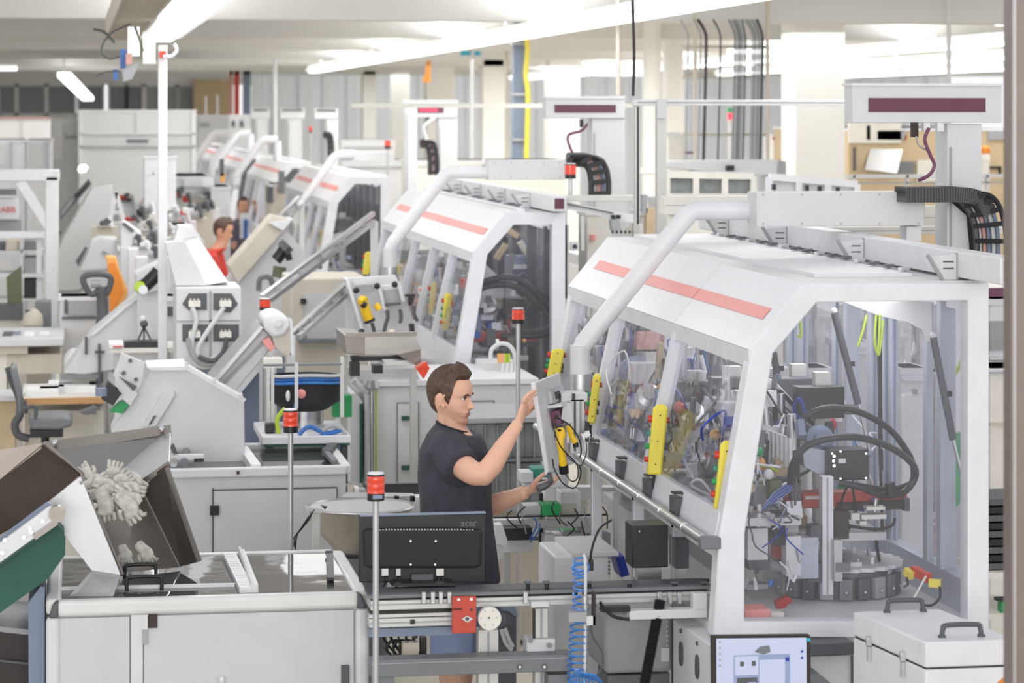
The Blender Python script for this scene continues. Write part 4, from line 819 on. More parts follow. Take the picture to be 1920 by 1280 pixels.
MB().r(850, 1141, 866, 1143, VC-.056, .006).build('slot', 'dark_brown', pl); MB().cyl(W(884, 1143, VC-.053), W(884, 1143, VC-.05), .005, n=10).build('slot', 'dark_brown', pl)
MB().pp([(866, 1160), (876, 1154), (887, 1160), (876, 1167)], VC-.056, .006).build('bearing_flange', 'light_grey', pl); MB().cyl(W(876, 1160, VC-.06), W(876, 1160, VC-.05), .007, n=12).build('shaft_end', 'black', pl)
di = MB().lathe(W(917, 1158, VC-.03), [(.043, -.01), (.043, .02)], 32, Matrix.Rotation(math.pi/2, 4, 'X')).build('drive_disc', 'cream', t, .002)
for a in range(6): p = W(917, 1158, VC-.052)+Vector((math.cos(a*1.047)*.03, 0, math.sin(a*1.047)*.03)); MB().cyl(p, p+Vector((0,.006,0)), .0025, n=6).build('hole', 'mid_grey', di)
MB().cyl(W(917, 1158, VC-.055), W(917, 1158, VC-.04), .004, n=8).build('hub', 'dark_grey', di); MB().cyl(W(935, 1160, VC+.0), W(950, 1160, VC+.05), .03).build('motor', 'dark_grey', t)
for x0, x1 in ((897, 935), (1003, 1028)): MB().r(x0, 1180 if x0 < 950 else 1140, x1, 1500, VC+.03, .06).build('upright', 'alu_profile', t, .003); MB().r((x0+x1)/2-2, 1185 if x0 < 950 else 1142, (x0+x1)/2+2, 1500, VC+.026, .006).build('groove', 'mid_grey', t)
hr(996, 1128, 1030, 1139, VC-.03, .1, 'bracket', 'light_grey', .004); hr(988, 1198, 1042, 1232, VC+.0, .1, 'foot_bracket', 'light_grey', .006); hr(1000, 1143, 1003.5, 1196, VC+.02, .02, 'black_strip', 'black')
for x, y in ((994, 1200), (1030, 1210), (1045, 1225)): MB().cyl(W(x, y, VC-.02), W(x, y, VC+.0), .01, n=10).build('knob', 'steel_grey', t)
t = T('steel_beam', 'dark grey square steel beam with two bolts under the conveyor', 'beam', W(880, 1266, VC-.05))
MB().r(696, 1232, 1073, 1264, VC-.07, .09).build('beam', 'steel_grey', t, .003); MB().r(696, 1238, 1073, 1239.5, VC-.072, .002).build('edge_line', 'mid_grey', t)
for x in (975, 1021): MB().cyl(W(x, 1250, VC-.08), W(x, 1250, VC-.07), .009, n=12).build('bolt', 'black', t); MB().cyl(W(x, 1250, VC-.083), W(x, 1250, VC-.08), .005, n=8).build('cap', 'white', t)
MB().r(1028, 1264, 1070, 1500, VC-.06, .08).build('leg', 'steel_grey', t); MB().r(700, 1264, 740, 1500, VC-.06, .08).build('leg', 'steel_grey', t)
# cables and boxes under the conveyor
t = T('cable_bundle', 'black cables and a beige box hanging under the conveyor near the lamp pole', 'cables', W(760, 1232, 9.95))
for i in range(7): MB().tp([(712+i*9, 1136, 9.85), (720+i*12, 1160+i*6, 9.8), (705+i*14, 1195, 9.95), (735+i*10, 1228, 9.95)], .004+.001*(i % 3), 6, 6).build('cable', 'black' if i % 3 else 'dark_grey', t)
for i in range(3): MB().tube([W(740+12*i, 1215, 9.95)+Vector((.03*math.cos(a), 0, .03*math.sin(a))) for a in [k*.7 for k in range(10)]], .006, 8, 2).build('coil', 'black', t)
MB().r(755, 1205, 785, 1234, 9.9, .1).build('box', 'beige', t); MB().r(790, 1195, 800, 1234, 9.92, .06).build('box', 'dark_brown', t)
t = T('tool_trolley', 'dark trolley part with pale hoses to the right of the man legs', 'trolley', W(955, 1500, 10.4))
MB().r(935, 1145, 968, 1500, 10.4, .4).build('body', 'dark_grey', t); MB().pp([(948, 1130), (965, 1135), (972, 1155), (946, 1150)], 10.35, .3).build('tray', 'blue_grey', t); MB().tp([(940, 1180, 10.3), (948, 1205, 10.3), (960, 1218, 10.3)], .008, 8, 4).build('hose', 'light_grey', t); MB().tp([(947, 1178, 10.3), (955, 1200, 10.3), (962, 1212, 10.3)], .008, 8, 4).build('hose', 'light_grey', t)
# ================================================================ the man at the control panel
RT = Vector((C, -S, 0)); FW = Vector((S, C, 0)); UP = Vector((0, 0, 1))
def loft(mb, rings, n=32, fn=None):
    vs = []
    for j, (c, ax, ay) in enumerate(rings):
        for k in range(n):
            a = k*2*math.pi/n; q = 1 if fn is None else fn(a, j); vs.append(Vector(c)+(Vector(ax)*math.cos(a)+Vector(ay)*math.sin(a))*q)
    L = len(rings); mb.add(vs, [(i*n+k, i*n+(k+1) % n, (i+1)*n+(k+1) % n, (i+1)*n+k) for i in range(L-1) for k in range(n)]+[list(range(n))[::-1], list(range((L-1)*n, L*n))])
def smooth_rings(R, k):
    out = []; n = len(R)
    for i in range(3):
        pass
    cs = [catm([Vector(r[i]) for r in R], k) for i in range(3)]
    return list(zip(*cs))
def itp(tab, x):
    for (a, b), (c, d) in zip(tab, tab[1:]):
        if x <= c: 
            t = max(0, (x-a)/(c-a)); t = t*t*(3-2*t) if False else t; return b+(d-b)*t
    return tab[-1][1]
def csp(tab, x):          # smooth interpolation through a table
    xs = [p[0] for p in tab]
    if x <= xs[0]: return tab[0][1]
    if x >= xs[-1]: return tab[-1][1]
    i = max(j for j in range(len(xs)-1) if xs[j] <= x)
    def m(j):
        a, b = max(0, j-1), min(len(xs)-1, j+1); return (tab[b][1]-tab[a][1])/(xs[b]-xs[a])
    h = xs[i+1]-xs[i]; t = (x-xs[i])/h
    return (2*t**3-3*t*t+1)*tab[i][1]+(t**3-2*t*t+t)*h*m(i)+(-2*t**3+3*t*t)*tab[i+1][1]+(t**3-t*t)*h*m(i+1)
FRONT = [(0,.056),(.006,.070),(.014,.079),(.024,.081),(.034,.0755),(.042,.0795),(.047,.083),(.051,.0785),(.056,.0845),(.062,.0835),(.070,.079),(.085,.078),(.10,.0765),(.118,.0745),(.130,.0825),(.140,.084),(.16,.083),(.18,.076),(.20,.063),(.213,.050),(.222,.036),(.2275,.020),(.230,.002)]
NOSE = [(.060,0),(.068,.004),(.073,.017),(.079,.026),(.086,.027),(.095,.021),(.105,.014),(.115,.008),(.125,.002),(.132,0)]
BACK = [(0,-.005),(.015,-.02),(.04,-.05),(.065,-.072),(.09,-.087),(.12,-.098),(.15,-.101),(.18,-.092),(.20,-.077),(.213,-.062),(.222,-.045),(.2275,-.025),(.230,-.003)]
WID = [(0,.026),(.012,.041),(.03,.052),(.05,.058),(.075,.066),(.10,.071),(.13,.074),(.16,.0745),(.18,.067),(.20,.057),(.213,.044),(.222,.031),(.2275,.018),(.230,.002)]
def headpt(phi, z):
    f, b, wd = csp(FRONT, z), csp(BACK, z), csp(WID, z)
    cx = (f+b)/2 if z > .21 else .0*z + (f+b)*.35; cx = min(max(cx, b+.001), f-.001)
    c, s = math.cos(phi), math.sin(phi)
    rx = (f-cx) if c >= 0 else (cx-b); e = .86 if c >= 0 else .95
    x = cx + rx*math.copysign(abs(c)**e, c); y = wd*math.copysign(abs(s)**.9, s)
    if c > 0:
        x += csp(NOSE, z)*math.exp(-(y/(.0085+.006*max(0, 1-abs(z-.078)/.014)))**2)
        for sy in (-1, 1):
            x -= .010*math.exp(-((y-sy*.031)/.015)**2-((z-.117)/.009)**2)*1.0
            x += .003*math.exp(-((y-sy*.034)/.018)**2-((z-.133)/.006)**2)
            x += .003*math.exp(-((y-sy*.036)/.018)**2-((z-.092)/.012)**2)
        x -= .003*math.exp(-(y/.026)**2-((z-.0512)/.0022)**2)
    return Vector((x, y, z))
def head_frame(base, yaw, pitch, roll=0, s=1):
    Rm = Matrix.Rotation(yaw, 3, 'Z') @ Matrix.Rotation(pitch, 3, 'Y') @ Matrix.Rotation(roll, 3, 'X')
    piv = Vector((0, 0, .10))
    return lambda p: base + (Rm @ ((p-piv)*s)) + UP*.10*s
def head_mesh(mb, hf, nz=84, n=96):
    zs = [.0005+.2293*(i/nz) for i in range(nz+1)]
    vs = [hf(headpt(k*2*math.pi/n, z)) for z in zs for k in range(n)]
    mb.add(vs, [(i*n+k, i*n+(k+1) % n, (i+1)*n+(k+1) % n, (i+1)*n+k) for i in range(nz) for k in range(n)]+[list(range(n))[::-1], list(range(nz*n, (nz+1)*n))])
def ear(mb, hf, sy):
    pts = []
    for k in range(13):
        a = -.5+k*2*math.pi*.82/12; pts.append(hf(Vector((-.012-.013*math.cos(a)-.004, sy*(.076+.007*abs(math.sin(a*.5))), .104+.027*math.sin(a+math.pi*.5)*-1+.0))))
    mb.tube(pts, .0048, 8, 2)
    b = MB().sph((0,0,0), (.012, .006, .022), 8); mb.add([hf(Vector((-.015, sy*.074, .100))+p) for p in b.v], b.f)
    b = MB().sph((0,0,0), (.006, .006, .008), 6); mb.add([hf(Vector((-.006, sy*.076, .080))+p) for p in b.v], b.f)
def hairline(phi):
    d = abs(math.degrees(math.atan2(math.sin(phi), math.cos(phi))))
    return csp([(0,.193),(40,.193),(58,.191),(66,.182),(71,.155),(75,.115),(81,.088),(88,.098),(96,.128),(108,.128),(120,.10),(132,.055),(150,.038),(180,.032)], d)
def hair_mesh(hf, top=.030, seed=0):
    mb = MB(); n, nz = 128, 70; vs = []; idx = {}
    for i in range(nz+1):
        for k in range(n):
            phi = k*2*math.pi/n; z0 = hairline(phi); z = z0+(.2296-z0)*(i/nz)
            p = headpt(phi, z); q = headpt(phi, min(.2296, z)); cen = Vector((p.x*.15, 0, .10)); d = (p-cen).normalized()
            e = min(1, i/nz*7); d_ = abs(math.degrees(math.atan2(math.sin(phi), math.cos(phi))))
            up = max(0, (z-.14)/.09); front = max(0, math.cos(phi))
            th = .003+.004*e+ e*(top*.42*up**1.5 + .012*up*front)
            th += e*.0035*mnoise.noise(Vector((phi*16+z*25, z*16, seed)))+e*.002*mnoise.noise(Vector((phi*44+z*30, z*20, seed+3)))
            p2 = p+d*th - d*.004*(1-e); p2.x += .003*up*e*front
            vs.append(hf(p2))
    mb.add(vs, [(i*n+k, i*n+(k+1) % n, (i+1)*n+(k+1) % n, (i+1)*n+k) for i in range(nz) for k in range(n)]+[list(range(nz*n, (nz+1)*n))])
    return mb
def finger(mb, pts, r0, r1): 
    n = len(pts); mb.tube(pts, [r0+(r1-r0)*i/((n-1)*4) for i in range((n-1)*4+1)], 10, 4); mb.sph(pts[-1], r1*1.0, 6)
# skin with stubble on the jaw
def skin_mat(name, h, cen=None, rad=.05):
    m = mat(name, h, .52, var=.05, scale=14); nt = m.node_tree; b = nt.nodes['Principled BSDF']; b.inputs['Subsurface Weight'].default_value = .08; b.inputs['Subsurface Radius'].default_value = (.02, .008, .005)
    if cen:
        src = b.inputs['Base Color'].links[0].from_socket; tc = nt.nodes.new('ShaderNodeTexCoord'); tot = None
        for c, r, amt in cen:
            sub = nt.nodes.new('ShaderNodeVectorMath'); sub.operation = 'DISTANCE'; sub.inputs[1].default_value = c; nt.links.new(tc.outputs['Object'], sub.inputs[0])
            mr = nt.nodes.new('ShaderNodeMapRange'); mr.interpolation_type = 'SMOOTHSTEP'; mr.inputs['From Min'].default_value = r; mr.inputs['From Max'].default_value = r*.5; mr.inputs['To Max'].default_value = amt
            nt.links.new(sub.outputs['Value'], mr.inputs['Value'])
            if tot is None: tot = mr.outputs[0]
            else:
                ad = nt.nodes.new('ShaderNodeMath'); ad.operation = 'MAXIMUM'; nt.links.new(tot, ad.inputs[0]); nt.links.new(mr.outputs[0], ad.inputs[1]); tot = ad.outputs[0]
        mx = nt.nodes.new('ShaderNodeMix'); mx.data_type = 'RGBA'; mx.inputs['B'].default_value = lin('7a5a4a'); nt.links.new(tot, mx.inputs['Factor']); nt.links.new(src, mx.inputs['A']); nt.links.new(mx.outputs['Result'], b.inputs['Base Color'])
    return m
mat('hair_brown', '5b4438', .5, var=.45, scale=60, bump=.5); mat('shirt', '42424d', .85, var=.10, scale=30, bump=.15); mat('shorts', '9dadd0', .85, var=.15, scale=16, bump=.2); mat('collar', '2b2b31', .9); mat('brow', '4a362c', .8); mat('eye_white', 'e4dedb', .3); mat('iris', '4a3a30', .2); mat('lip', 'b5736a', .5); mat('shoe', '3a3a3e', .6); mat('sock', 'd8d8d8', .8)
DM = 11.06
def Q(px, py, d=0): return WD(px, py, DM+d)
mrt = T('person', 'young man with short brown hair and dark grey t-shirt, arms raised to a control panel', 'person', (Q(862, 1200).x, Q(862, 1200).y, 0))
hb = Q(846, 795)
hf = head_frame(hb, -TH-math.radians(17), math.radians(5))
body = MB(); head_mesh(body, hf); ear(body, hf, 1); ear(body, hf, -1)
# neck, torso core, legs
rings = smooth_rings([(Q(842,770), RT*.052, FW*.052), (Q(846,790), RT*.055, FW*.057), (Q(850,805), RT*.064, FW*.068), (Q(850,822), RT*.09, FW*.12), (Q(851,845), RT*.11, FW*.165), (Q(853,900), RT*.12, FW*.165), (Q(856,980), RT*.11, FW*.15), (Q(858,1050), RT*.11, FW*.155), (Q(858,1100), RT*.115, FW*.165)], 4)
loft(body, rings)
for s, dx in ((-1, 0), (1, 4)):
    d = s*.095
    body.tube([Q(856+dx, 1085, d), Q(856+dx, 1150, d), Q(854+dx, 1230, d), Q(852+dx, 1290, d), Q(850+dx, 1340, d), Q(846+dx, 1420, d), Q(846+dx, 1490, d)], [.085, .088, .078, .060, .056, .048, .036], 20)
    loft(body, [(Q(846+dx-14, 1512, d), RT*.03, UP*.02), (Q(846+dx, 1505, d), RT*.05, UP*.035), (Q(846+dx+40, 1512, d), RT*.05, UP*.02)], 12)
def limb(pts, rs): body.tube(catm(pts, 5), [itp([(i/(len(rs)-1), r) for i, r in enumerate(rs)], k/((len(pts)-1)*5)) for k in range((len(pts)-1)*5+1)], 20)
# right arm (nearest the viewer)
limb([Q(838,842,-.16), Q(862,868,-.24), Q(886,886,-.30), Q(905,889,-.31)], [.060, .054, .049, .046])
body.sph(Q(906,890,-.31), .045, 10)
limb([Q(904,890,-.31), Q(922,872,-.30), Q(942,840,-.27), Q(960,812,-.24), Q(972,793,-.22)], [.044, .045, .038, .028, .024])
# right hand: palm then four fingers reaching for the panel edge, thumb in front
def hand(wr, kn, side_, nrm, fingers, thumb, pw=.040):
    d = (kn-wr)
    loft(body, smooth_rings([(wr-d*.25, side_*.024, nrm*.018), (wr+d*.1, side_*.026, nrm*.017), (wr+d*.5, side_*pw*.9, nrm*.016), (wr+d*.95, side_*pw, nrm*.013), (kn+d*.1, side_*pw*.85, nrm*.009)], 3), 20)
    for f in fingers: finger(body, f, .0092, .0072)
    finger(body, thumb, .0115, .0082)
wr = Q(972,793,-.22); kn = Q(984,760,-.20); 
sd = (Q(984,752,-.24)-Q(990,768,-.17)).normalized(); 
F0 = [Q(981,754,-.235), Q(984,755,-.21), Q(989,760,-.19), Q(991,767,-.17)]
hand(wr, kn, sd, (kn-wr).cross(sd).normalized(), [
    [F0[0], Q(988,742,-.24), Q(998,735,-.23), Q(1003.5,732,-.22)], [F0[1], Q(991,746,-.21), Q(1000,740,-.20), Q(1005,739,-.19)],
    [F0[2], Q(996,750,-.18), Q(1003,748,-.17), Q(1006,750,-.16)], [F0[3], Q(999,760,-.15), Q(1004,757,-.14), Q(1006.5,758,-.13)]],
    [Q(980,778,-.19), Q(991,772,-.15), Q(998,765,-.13), Q(1004,762,-.12)])
# left arm (far side)
limb([Q(872,842,.16), Q(886,880,.20), Q(900,925,.20), Q(912,950,.17)], [.058, .050, .046, .044]); body.sph(Q(913,951,.17), .043, 10)
limb([Q(912,951,.17), Q(935,943,.12), Q(962,932,.07), Q(986,922,.04)], [.044, .043, .034, .027])
wr = Q(986,922,.04); kn = Q(1010,912,.02); sd = FW
hand(wr, kn, (FW*.9-UP*.4).normalized(), (kn-wr).cross(FW*.9-UP*.4).normalized(), [
    [Q(1008,916,-.02), Q(1021,915,-.03), Q(1032,908,-.03), Q(1040,899,-.03)], [Q(1010,914,.0), Q(1025,912,-.01), Q(1037,904,-.01), Q(1046,895,-.01)],
    [Q(1011,912,.02), Q(1027,908,.02), Q(1040,900,.02), Q(1050,893,.02)], [Q(1010,910,.045), Q(1024,904,.05), Q(1036,898,.05), Q(1044,892,.05)]],
    [Q(996,914,-.01), Q(1005,902,-.025), Q(1014,893,-.03), Q(1022,887,-.03)])
stub = [(hf(Vector((.055, 0, .018))), .058, .42), (hf(Vector((.03, -.045, .03))), .058, .34), (hf(Vector((.008, -.06, .055))), .048, .24), (hf(Vector((.084, 0, .0655))), .020, .5), (hf(Vector((.03, .045, .03))), .045, .42)]
org = ORG[mrt.name]
M['skin'] = skin_mat('skin', 'f0bda2', [(c-org, r, a) for c, r, a in stub]); 
bo = body.build('body', 'skin', mrt)
rm = bo.modifiers.new('remesh', 'REMESH'); rm.mode = 'VOXEL'; rm.voxel_size = .0034; rm.use_smooth_shade = True
sm_ = bo.modifiers.new('smooth', 'SMOOTH'); sm_.factor = .5; sm_.iterations = 1
# hair, brows, eyes, lips
hair_mesh(hf).build('hair', 'hair_brown', mrt)
for sy in (-1, 1):
    pts = [hf(headpt(math.atan2(y, .08), z)+Vector((.002, 0, 0))) for y, z in ((sy*.014*1.35, .130), (sy*.026*1.35, .1345), (sy*.036*1.35, .134), (sy*.044*1.35, .129))]
    MB().tube(pts, [.0022, .0042, .0040, .0020], 6).build('eyebrow', 'brow', mrt)
    e = hf(Vector((.0592, sy*.031, .1165))); MB().sph(e, .0104, 10).build('eye', 'eye_white', mrt)
    dirv = (hf(Vector((1, sy*.05, .1165-.12)))-hf(Vector((0, 0, .1165)))).normalized()
    MB().sph(e+dirv*.0060, .0062, 8).build('iris', 'iris', mrt)
    lid = [hf(Vector((.0602+.0125*math.cos(a)*.95, sy*.031+.0125*math.sin(a), .1195+.0015*math.cos(a)))) for a in [-1.1+i*.22 for i in range(11)]]
    MB().tube(lid, .0026, 6).build('eyelid', 'brow', mrt)
for z, rr in ((.0555, .0026), (.0472, .0030)):
    MB().tube([hf(headpt(a, z)+Vector((.0002, 0, 0))) for a in [-.42+.07*i for i in range(13)]], [rr*math.sin(math.pi*(i+.6)/13.2) for i in range(13)], 8).build('lip', 'lip', mrt)
# shirt
def wr_fn(seed, amp):
    rg = lambda p: (1-min(1, abs(mnoise.noise(p))*2.2))**3
    return lambda a, j: 1-amp*.22*rg(Vector((math.cos(a)*1.3+seed, math.sin(a)*1.3, j*.11+math.cos(a)*.9)))-amp*.18*rg(Vector((math.cos(a)*2.2, math.sin(a)*2.2+seed, j*.2-math.cos(a)*1.2)))+amp*mnoise.noise(Vector((math.cos(a)*1.6+j*.05, math.sin(a)*1.6, j*.16+seed)))+amp*.5*mnoise.noise(Vector((math.cos(a)*4, math.sin(a)*4, j*.22+seed)))
sh = MB()
rings = smooth_rings([(Q(848,799), RT*.066-UP*.022, FW*.070), (Q(849,806), RT*.080-UP*.020, FW*.088), (Q(849,816), RT*.108, FW*.148), (Q(850,832), RT*.132, FW*.192), (Q(851,852), RT*.146, FW*.208), (Q(853,900), RT*.152, FW*.200), (Q(856,960), RT*.152, FW*.190), (Q(862,1030), RT*.156, FW*.190), (Q(868,1092), RT*.164, FW*.195)], 5)
loft(sh, rings, 48, wr_fn(1, .085))
def sleeve(pts, rs, seed):
    P = catm(pts, 5); L = len(P); rg = []
    for i, p in enumerate(P):
        t = (P[min(i+1, L-1)]-P[max(0, i-1)]).normalized(); x = t.cross(FW).normalized(); y = t.cross(x); r = itp([(k/(len(rs)-1), q) for k, q in enumerate(rs)], i/(L-1)); rg.append((p, x*r, y*r))
    loft(sh, rg, 32, wr_fn(seed, .13))
sleeve([Q(834,835,-.10), Q(842,848,-.17), Q(854,866,-.22), Q(867,880,-.265)], [.075, .083, .081, .082], 4)
sleeve([Q(868,835,.10), Q(878,850,.18), Q(886,880,.21), Q(893,903,.22)], [.075, .08, .072, .068], 8)
so = sh.build('t_shirt', 'shirt', mrt); r2 = so.modifiers.new('remesh', 'REMESH'); r2.mode = 'VOXEL'; r2.voxel_size = .006; r2.use_smooth_shade = True
s2 = so.modifiers.new('smooth', 'SMOOTH'); s2.factor = .5; s2.iterations = 2
MB().tube([Q(849,801)+RT*.067*math.cos(a)+FW*.071*math.sin(a)+UP*(.002-.022*math.cos(a)) for a in [k*2*math.pi/40 for k in range(41)]], .005, 8).build('collar', 'collar', mrt)
s_ = MB()
loft(s_, smooth_rings([(Q(862,1080), RT*.128, FW*.172), (Q(858,1110), RT*.130, FW*.178), (Q(856,1135), RT*.125, FW*.175), (Q(856,1150), RT*.08, FW*.1)], 3), 32)
for sg in (-1, 1): loft(s_, smooth_rings([(Q(858,1125,sg*.085), RT*.112, FW*.085), (Q(855,1180,sg*.1), RT*.110, FW*.098), (Q(853,1236,sg*.105), RT*.106, FW*.100)], 4), 28, wr_fn(sg*5, .1))
so = s_.build('shorts', 'shorts', mrt); r3 = so.modifiers.new('remesh', 'REMESH'); r3.mode = 'VOXEL'; r3.voxel_size = .007; r3.use_smooth_shade = True; s3 = so.modifiers.new('smooth', 'SMOOTH'); s3.iterations = 4
for s in (-1, 1):
    c = Q(860, 1512, s*.095); c.z = 0
    loft(b_ := MB(), [(c+UP*.004, RT*.14, FW*.05), (c+UP*.03, RT*.145, FW*.052), (c+UP*.06-RT*.02, RT*.11, FW*.046), (c+UP*.10-RT*.06, RT*.055, FW*.045)], 20); b_.build('shoe', 'shoe', mrt)
# ---- panel held by the man
t = T('operator_terminal', 'flat grey control panel at the end of the nearest tube arm, held by the man', 'control panel', WD(1030, 890, 10.95))
a, b, c, d = WD(1004, 716, 10.88), WD(1050, 698, 11.3), WD(1078, 868, 11.3), WD(1031, 889, 10.88)
n_ = (b-a).cross(d-a).normalized(); n_ = n_ if n_.dot(RT) > 0 else -n_
MB().prism([a, b, c, d], -n_*.016).build('panel', 'light_grey', t, .006)
MB().bar(a-n_*.008, d-n_*.008, .02, .03, (b-a).normalized()).build('edge_profile', 'white', t, .004)
def onp(s, r, h=0): return a.lerp(b, s).lerp(d.lerp(c, s), r)+n_*h
def patch(s0, r0, s1, r1, h, name, m, base=0): return MB().prism([onp(s0, r0, base), onp(s1, r0, base), onp(s1, r1, base), onp(s0, r1, base)], n_*h).build(name, m, t)
patch(.35, .14, .85, .28, .02, 'junction_box', 'alu'); patch(.30, .29, 1.2, .32, .06, 'shelf', 'light_grey'); patch(.35, .36, .7, .52, .03, 'cable_cover', 'purple'); patch(.4, .55, 1, .62, .02, 'strip', 'beige')
patch(.5, .17, .65, .25, .004, 'black_clip', 'black', .02)
MB().r(1069, 748, 1096, 850, 10.95, .05).build('bracket_profile', 'alu_profile', t, .003); MB().r(1077, 752, 1080, 846, 10.94, .008).build('groove', 'dark_grey', t); MB().r(1088, 752, 1091, 846, 10.94, .008).build('groove', 'mid_grey', t)
MB().r(1052, 737, 1102, 754, 10.95, .12).build('arm_clamp', 'light_grey', t, .004); MB().pp([(1056, 758), (1070, 755), (1075, 790), (1064, 795), (1052, 785)], 10.9, .03).build('hook', 'light_grey', t); MB().r(1074, 738, 1078, 750, 10.93, .02).build('black_clip', 'black', t)
MB().pp([(1100, 790), (1106, 792), (1104, 830), (1098, 826)], 10.9, .04).build('black_connector', 'black', t); MB().pp([(1090, 815), (1104, 806), (1108, 815), (1094, 826)], 10.88, .03).build('silver_lever', 'chrome', t)
hd = MB(); hd.tube([WD(1030, 888, 10.86), WD(1033, 902, 10.82), WD(1026, 908, 10.80), WD(1014, 914, 10.80)], [.010, .012, .014, .016], 14); hd.sph(WD(1013, 914, 10.80), .017, 8); hd.build('grip_handle', 'dark_grey', t)
t = T('hand_scanner', 'yellow hand scanner hanging on the control panel beside the man hands', 'scanner', WD(1055, 885, 10.78))
MB().tube([WD(1050, 804, 10.80), WD(1052, 815, 10.79), WD(1050, 826, 10.78), WD(1053, 845, 10.78), WD(1056, 872, 10.79)], [.018, .020, .016, .014, .016], 16).build('body', 'yellow_scan', t); MB().tube([WD(1056, 871, 10.79), WD(1058, 886, 10.8)], .019, 14).build('base_cap', 'black', t)
MB().sph(WD(1049, 806, 10.775), (.008, .008, .005), 8).build('trigger', 'dark_brown', t); MB().r(1063, 805, 1068, 830, 10.85, .03).build('holder', 'cream', t)
t = T('hand_scanner', 'second yellow hand scanner half hidden behind the front one on the control panel', 'scanner', WD(1072, 840, 10.9))
MB().tube([WD(1066, 798, 10.88), WD(1071, 815, 10.88), WD(1079, 830, 10.88)], [.013, .011, .012], 12).build('body', 'yellow_scan', t); MB().tube([WD(1079, 829, 10.88), WD(1080, 838, 10.88)], .012, 10).build('base_cap', 'black', t)
t = T('scanner_cable', 'loose black cables looping below the control panel', 'cable', WD(1075, 912, 10.85))
def tq(pts, r, m): MB().tube([WD(x, y, d) for x, y, d in pts], r, 6, 6).build('cable', m, t)
tq([(1040,785,10.85),(1048,785,10.8),(1066,795,10.8),(1082,815,10.8),(1090,840,10.8),(1087,858,10.8)], .003, 'black'); tq([(1035,790,10.8),(1040,810,10.75),(1052,838,10.74),(1075,862,10.75),(1089,880,10.75),(1084,905,10.75),(1074,915,10.75),(1055,905,10.78),(1040,880,10.8),(1036,860,10.82)], .003, 'black')
tq([(1060,845,10.76),(1066,858,10.75),(1082,872,10.74),(1083,895,10.75),(1072,902,10.78),(1060,888,10.8)], .0025, 'black'); tq([(1040,792,10.8),(1044,805,10.8),(1040,820,10.8)], .004, 'dark_brown'); tq([(1098,820,10.85),(1100,845,10.8),(1092,870,10.8),(1086,872,10.8)], .0022, 'black')
tq([(1047,783,10.8),(1042,778,10.8),(1038,790,10.8)], .004, 'dark_brown')
# ---- people in the background
def small_person(px, py, D, yaw, label, top_m, inner, bend=0, arm=False, hair=True):
    s = 1; o = WD(px, py, D); t = T('person', label, 'person', (o.x, o.y, 0)); hfn = head_frame(o-UP*.12, yaw, bend*.5)
    b = MB(); head_mesh(b, hfn, 30, 32); ear(b, hfn, 1); ear(b, hfn, -1)
    fx = Vector((math.cos(yaw), math.sin(yaw), 0)); sdv = Vector((-fx.y, fx.x, 0)); ch = o-UP*.30-fx*.25*bend; wa = o-UP*.75-fx*.5*bend
    R_ = lambda c, a, d: (c, sdv*a, fx*d)
    loft(b, smooth_rings([R_(o-UP*.06, .05, .05), R_(o-UP*.15-fx*.03, .07, .07), R_(ch, .17, .10), R_(wa, .15, .1), R_(wa-UP*.15, .16, .11)], 4), 24)
    for sg in (-1, 1):
        h = wa-UP*.1+sdv*.09*sg; b.tube([h, (h.x, h.y, .5), (h.x, h.y, .08)], [.085, .06, .045], 12); b.tube([(h.x, h.y, .04), Vector((h.x, h.y, .03))+fx*.16], .04, 8)
        shd = o-UP*.24+sdv*.19*sg-fx*.15*bend
        if arm and sg == arm: el = shd+fx*.18-UP*.12+sdv*.1*sg; hn = o+fx*.12+sdv*.12*sg+UP*.02
        else: el = shd-UP*.26+fx*.08; hn = el+fx*.22-UP*.02
        b.tube([shd, el], [.05, .042], 10); b.tube([el, hn], [.04, .028], 10); b.sph(hn, (.04, .04, .05), 6)
        for k in range(4): finger(b, [hn+sdv*(-.03+.02*k), hn+sdv*(-.03+.02*k)+fx*.04+UP*.03, hn+sdv*(-.03+.02*k)+fx*.05+UP*.06], .009, .007)
    bo = b.build('body', 'skin_far', t); r = bo.modifiers.new('remesh', 'REMESH'); r.mode = 'VOXEL'; r.voxel_size = .009; r.use_smooth_shade = True
    if hair: hair_mesh(hfn, .02, 5).build('hair', 'hair_brown', t)
    j = MB(); loft(j, smooth_rings([R_(o-UP*.17-fx*.03, .085, .085), R_(ch+UP*.06, .2, .13), R_(ch-UP*.1, .2, .13), R_(wa, .19, .13)], 4), 24)
    for sg in (-1, 1):
        shd = o-UP*.24+sdv*.18*sg-fx*.15*bend
        if arm and sg == arm: el = shd+fx*.18-UP*.12+sdv*.1*sg; hn = o+fx*.10+sdv*.13*sg-UP*.05
        else: el = shd-UP*.26+fx*.08; hn = el+fx*.16-UP*.02
        j.tube([shd, el, hn], [.07, .06, .045], 12)
    jo = j.build('jacket', top_m, t); r = jo.modifiers.new('remesh', 'REMESH'); r.mode = 'VOXEL'; r.voxel_size = .012; r.use_smooth_shade = True
    if inner:
        c = ch+fx*.13; MB().ob(c+UP*.04, (.14, .05, .34), Matrix.Rotation(yaw+math.pi/2, 4, 'Z')).build('shirt_front', 'white', t); MB().ob(c+fx*.03, (.05, .02, .26), Matrix.Rotation(yaw+math.pi/2, 4, 'Z')).build('tie', 'blue', t)
    return t
mat('jacket_grey', '5f5a68', .8)
small_person(456, 386, 36, -math.pi/2-TH+.3, 'person in dark grey jacket with white shirt and blue front, hand raised to the ear', 'jacket_grey', True, 0, 1)
small_person(418, 431, 25.5, -.2, 'bending person in red and black jacket beside the person in grey', 'red', False, .6)
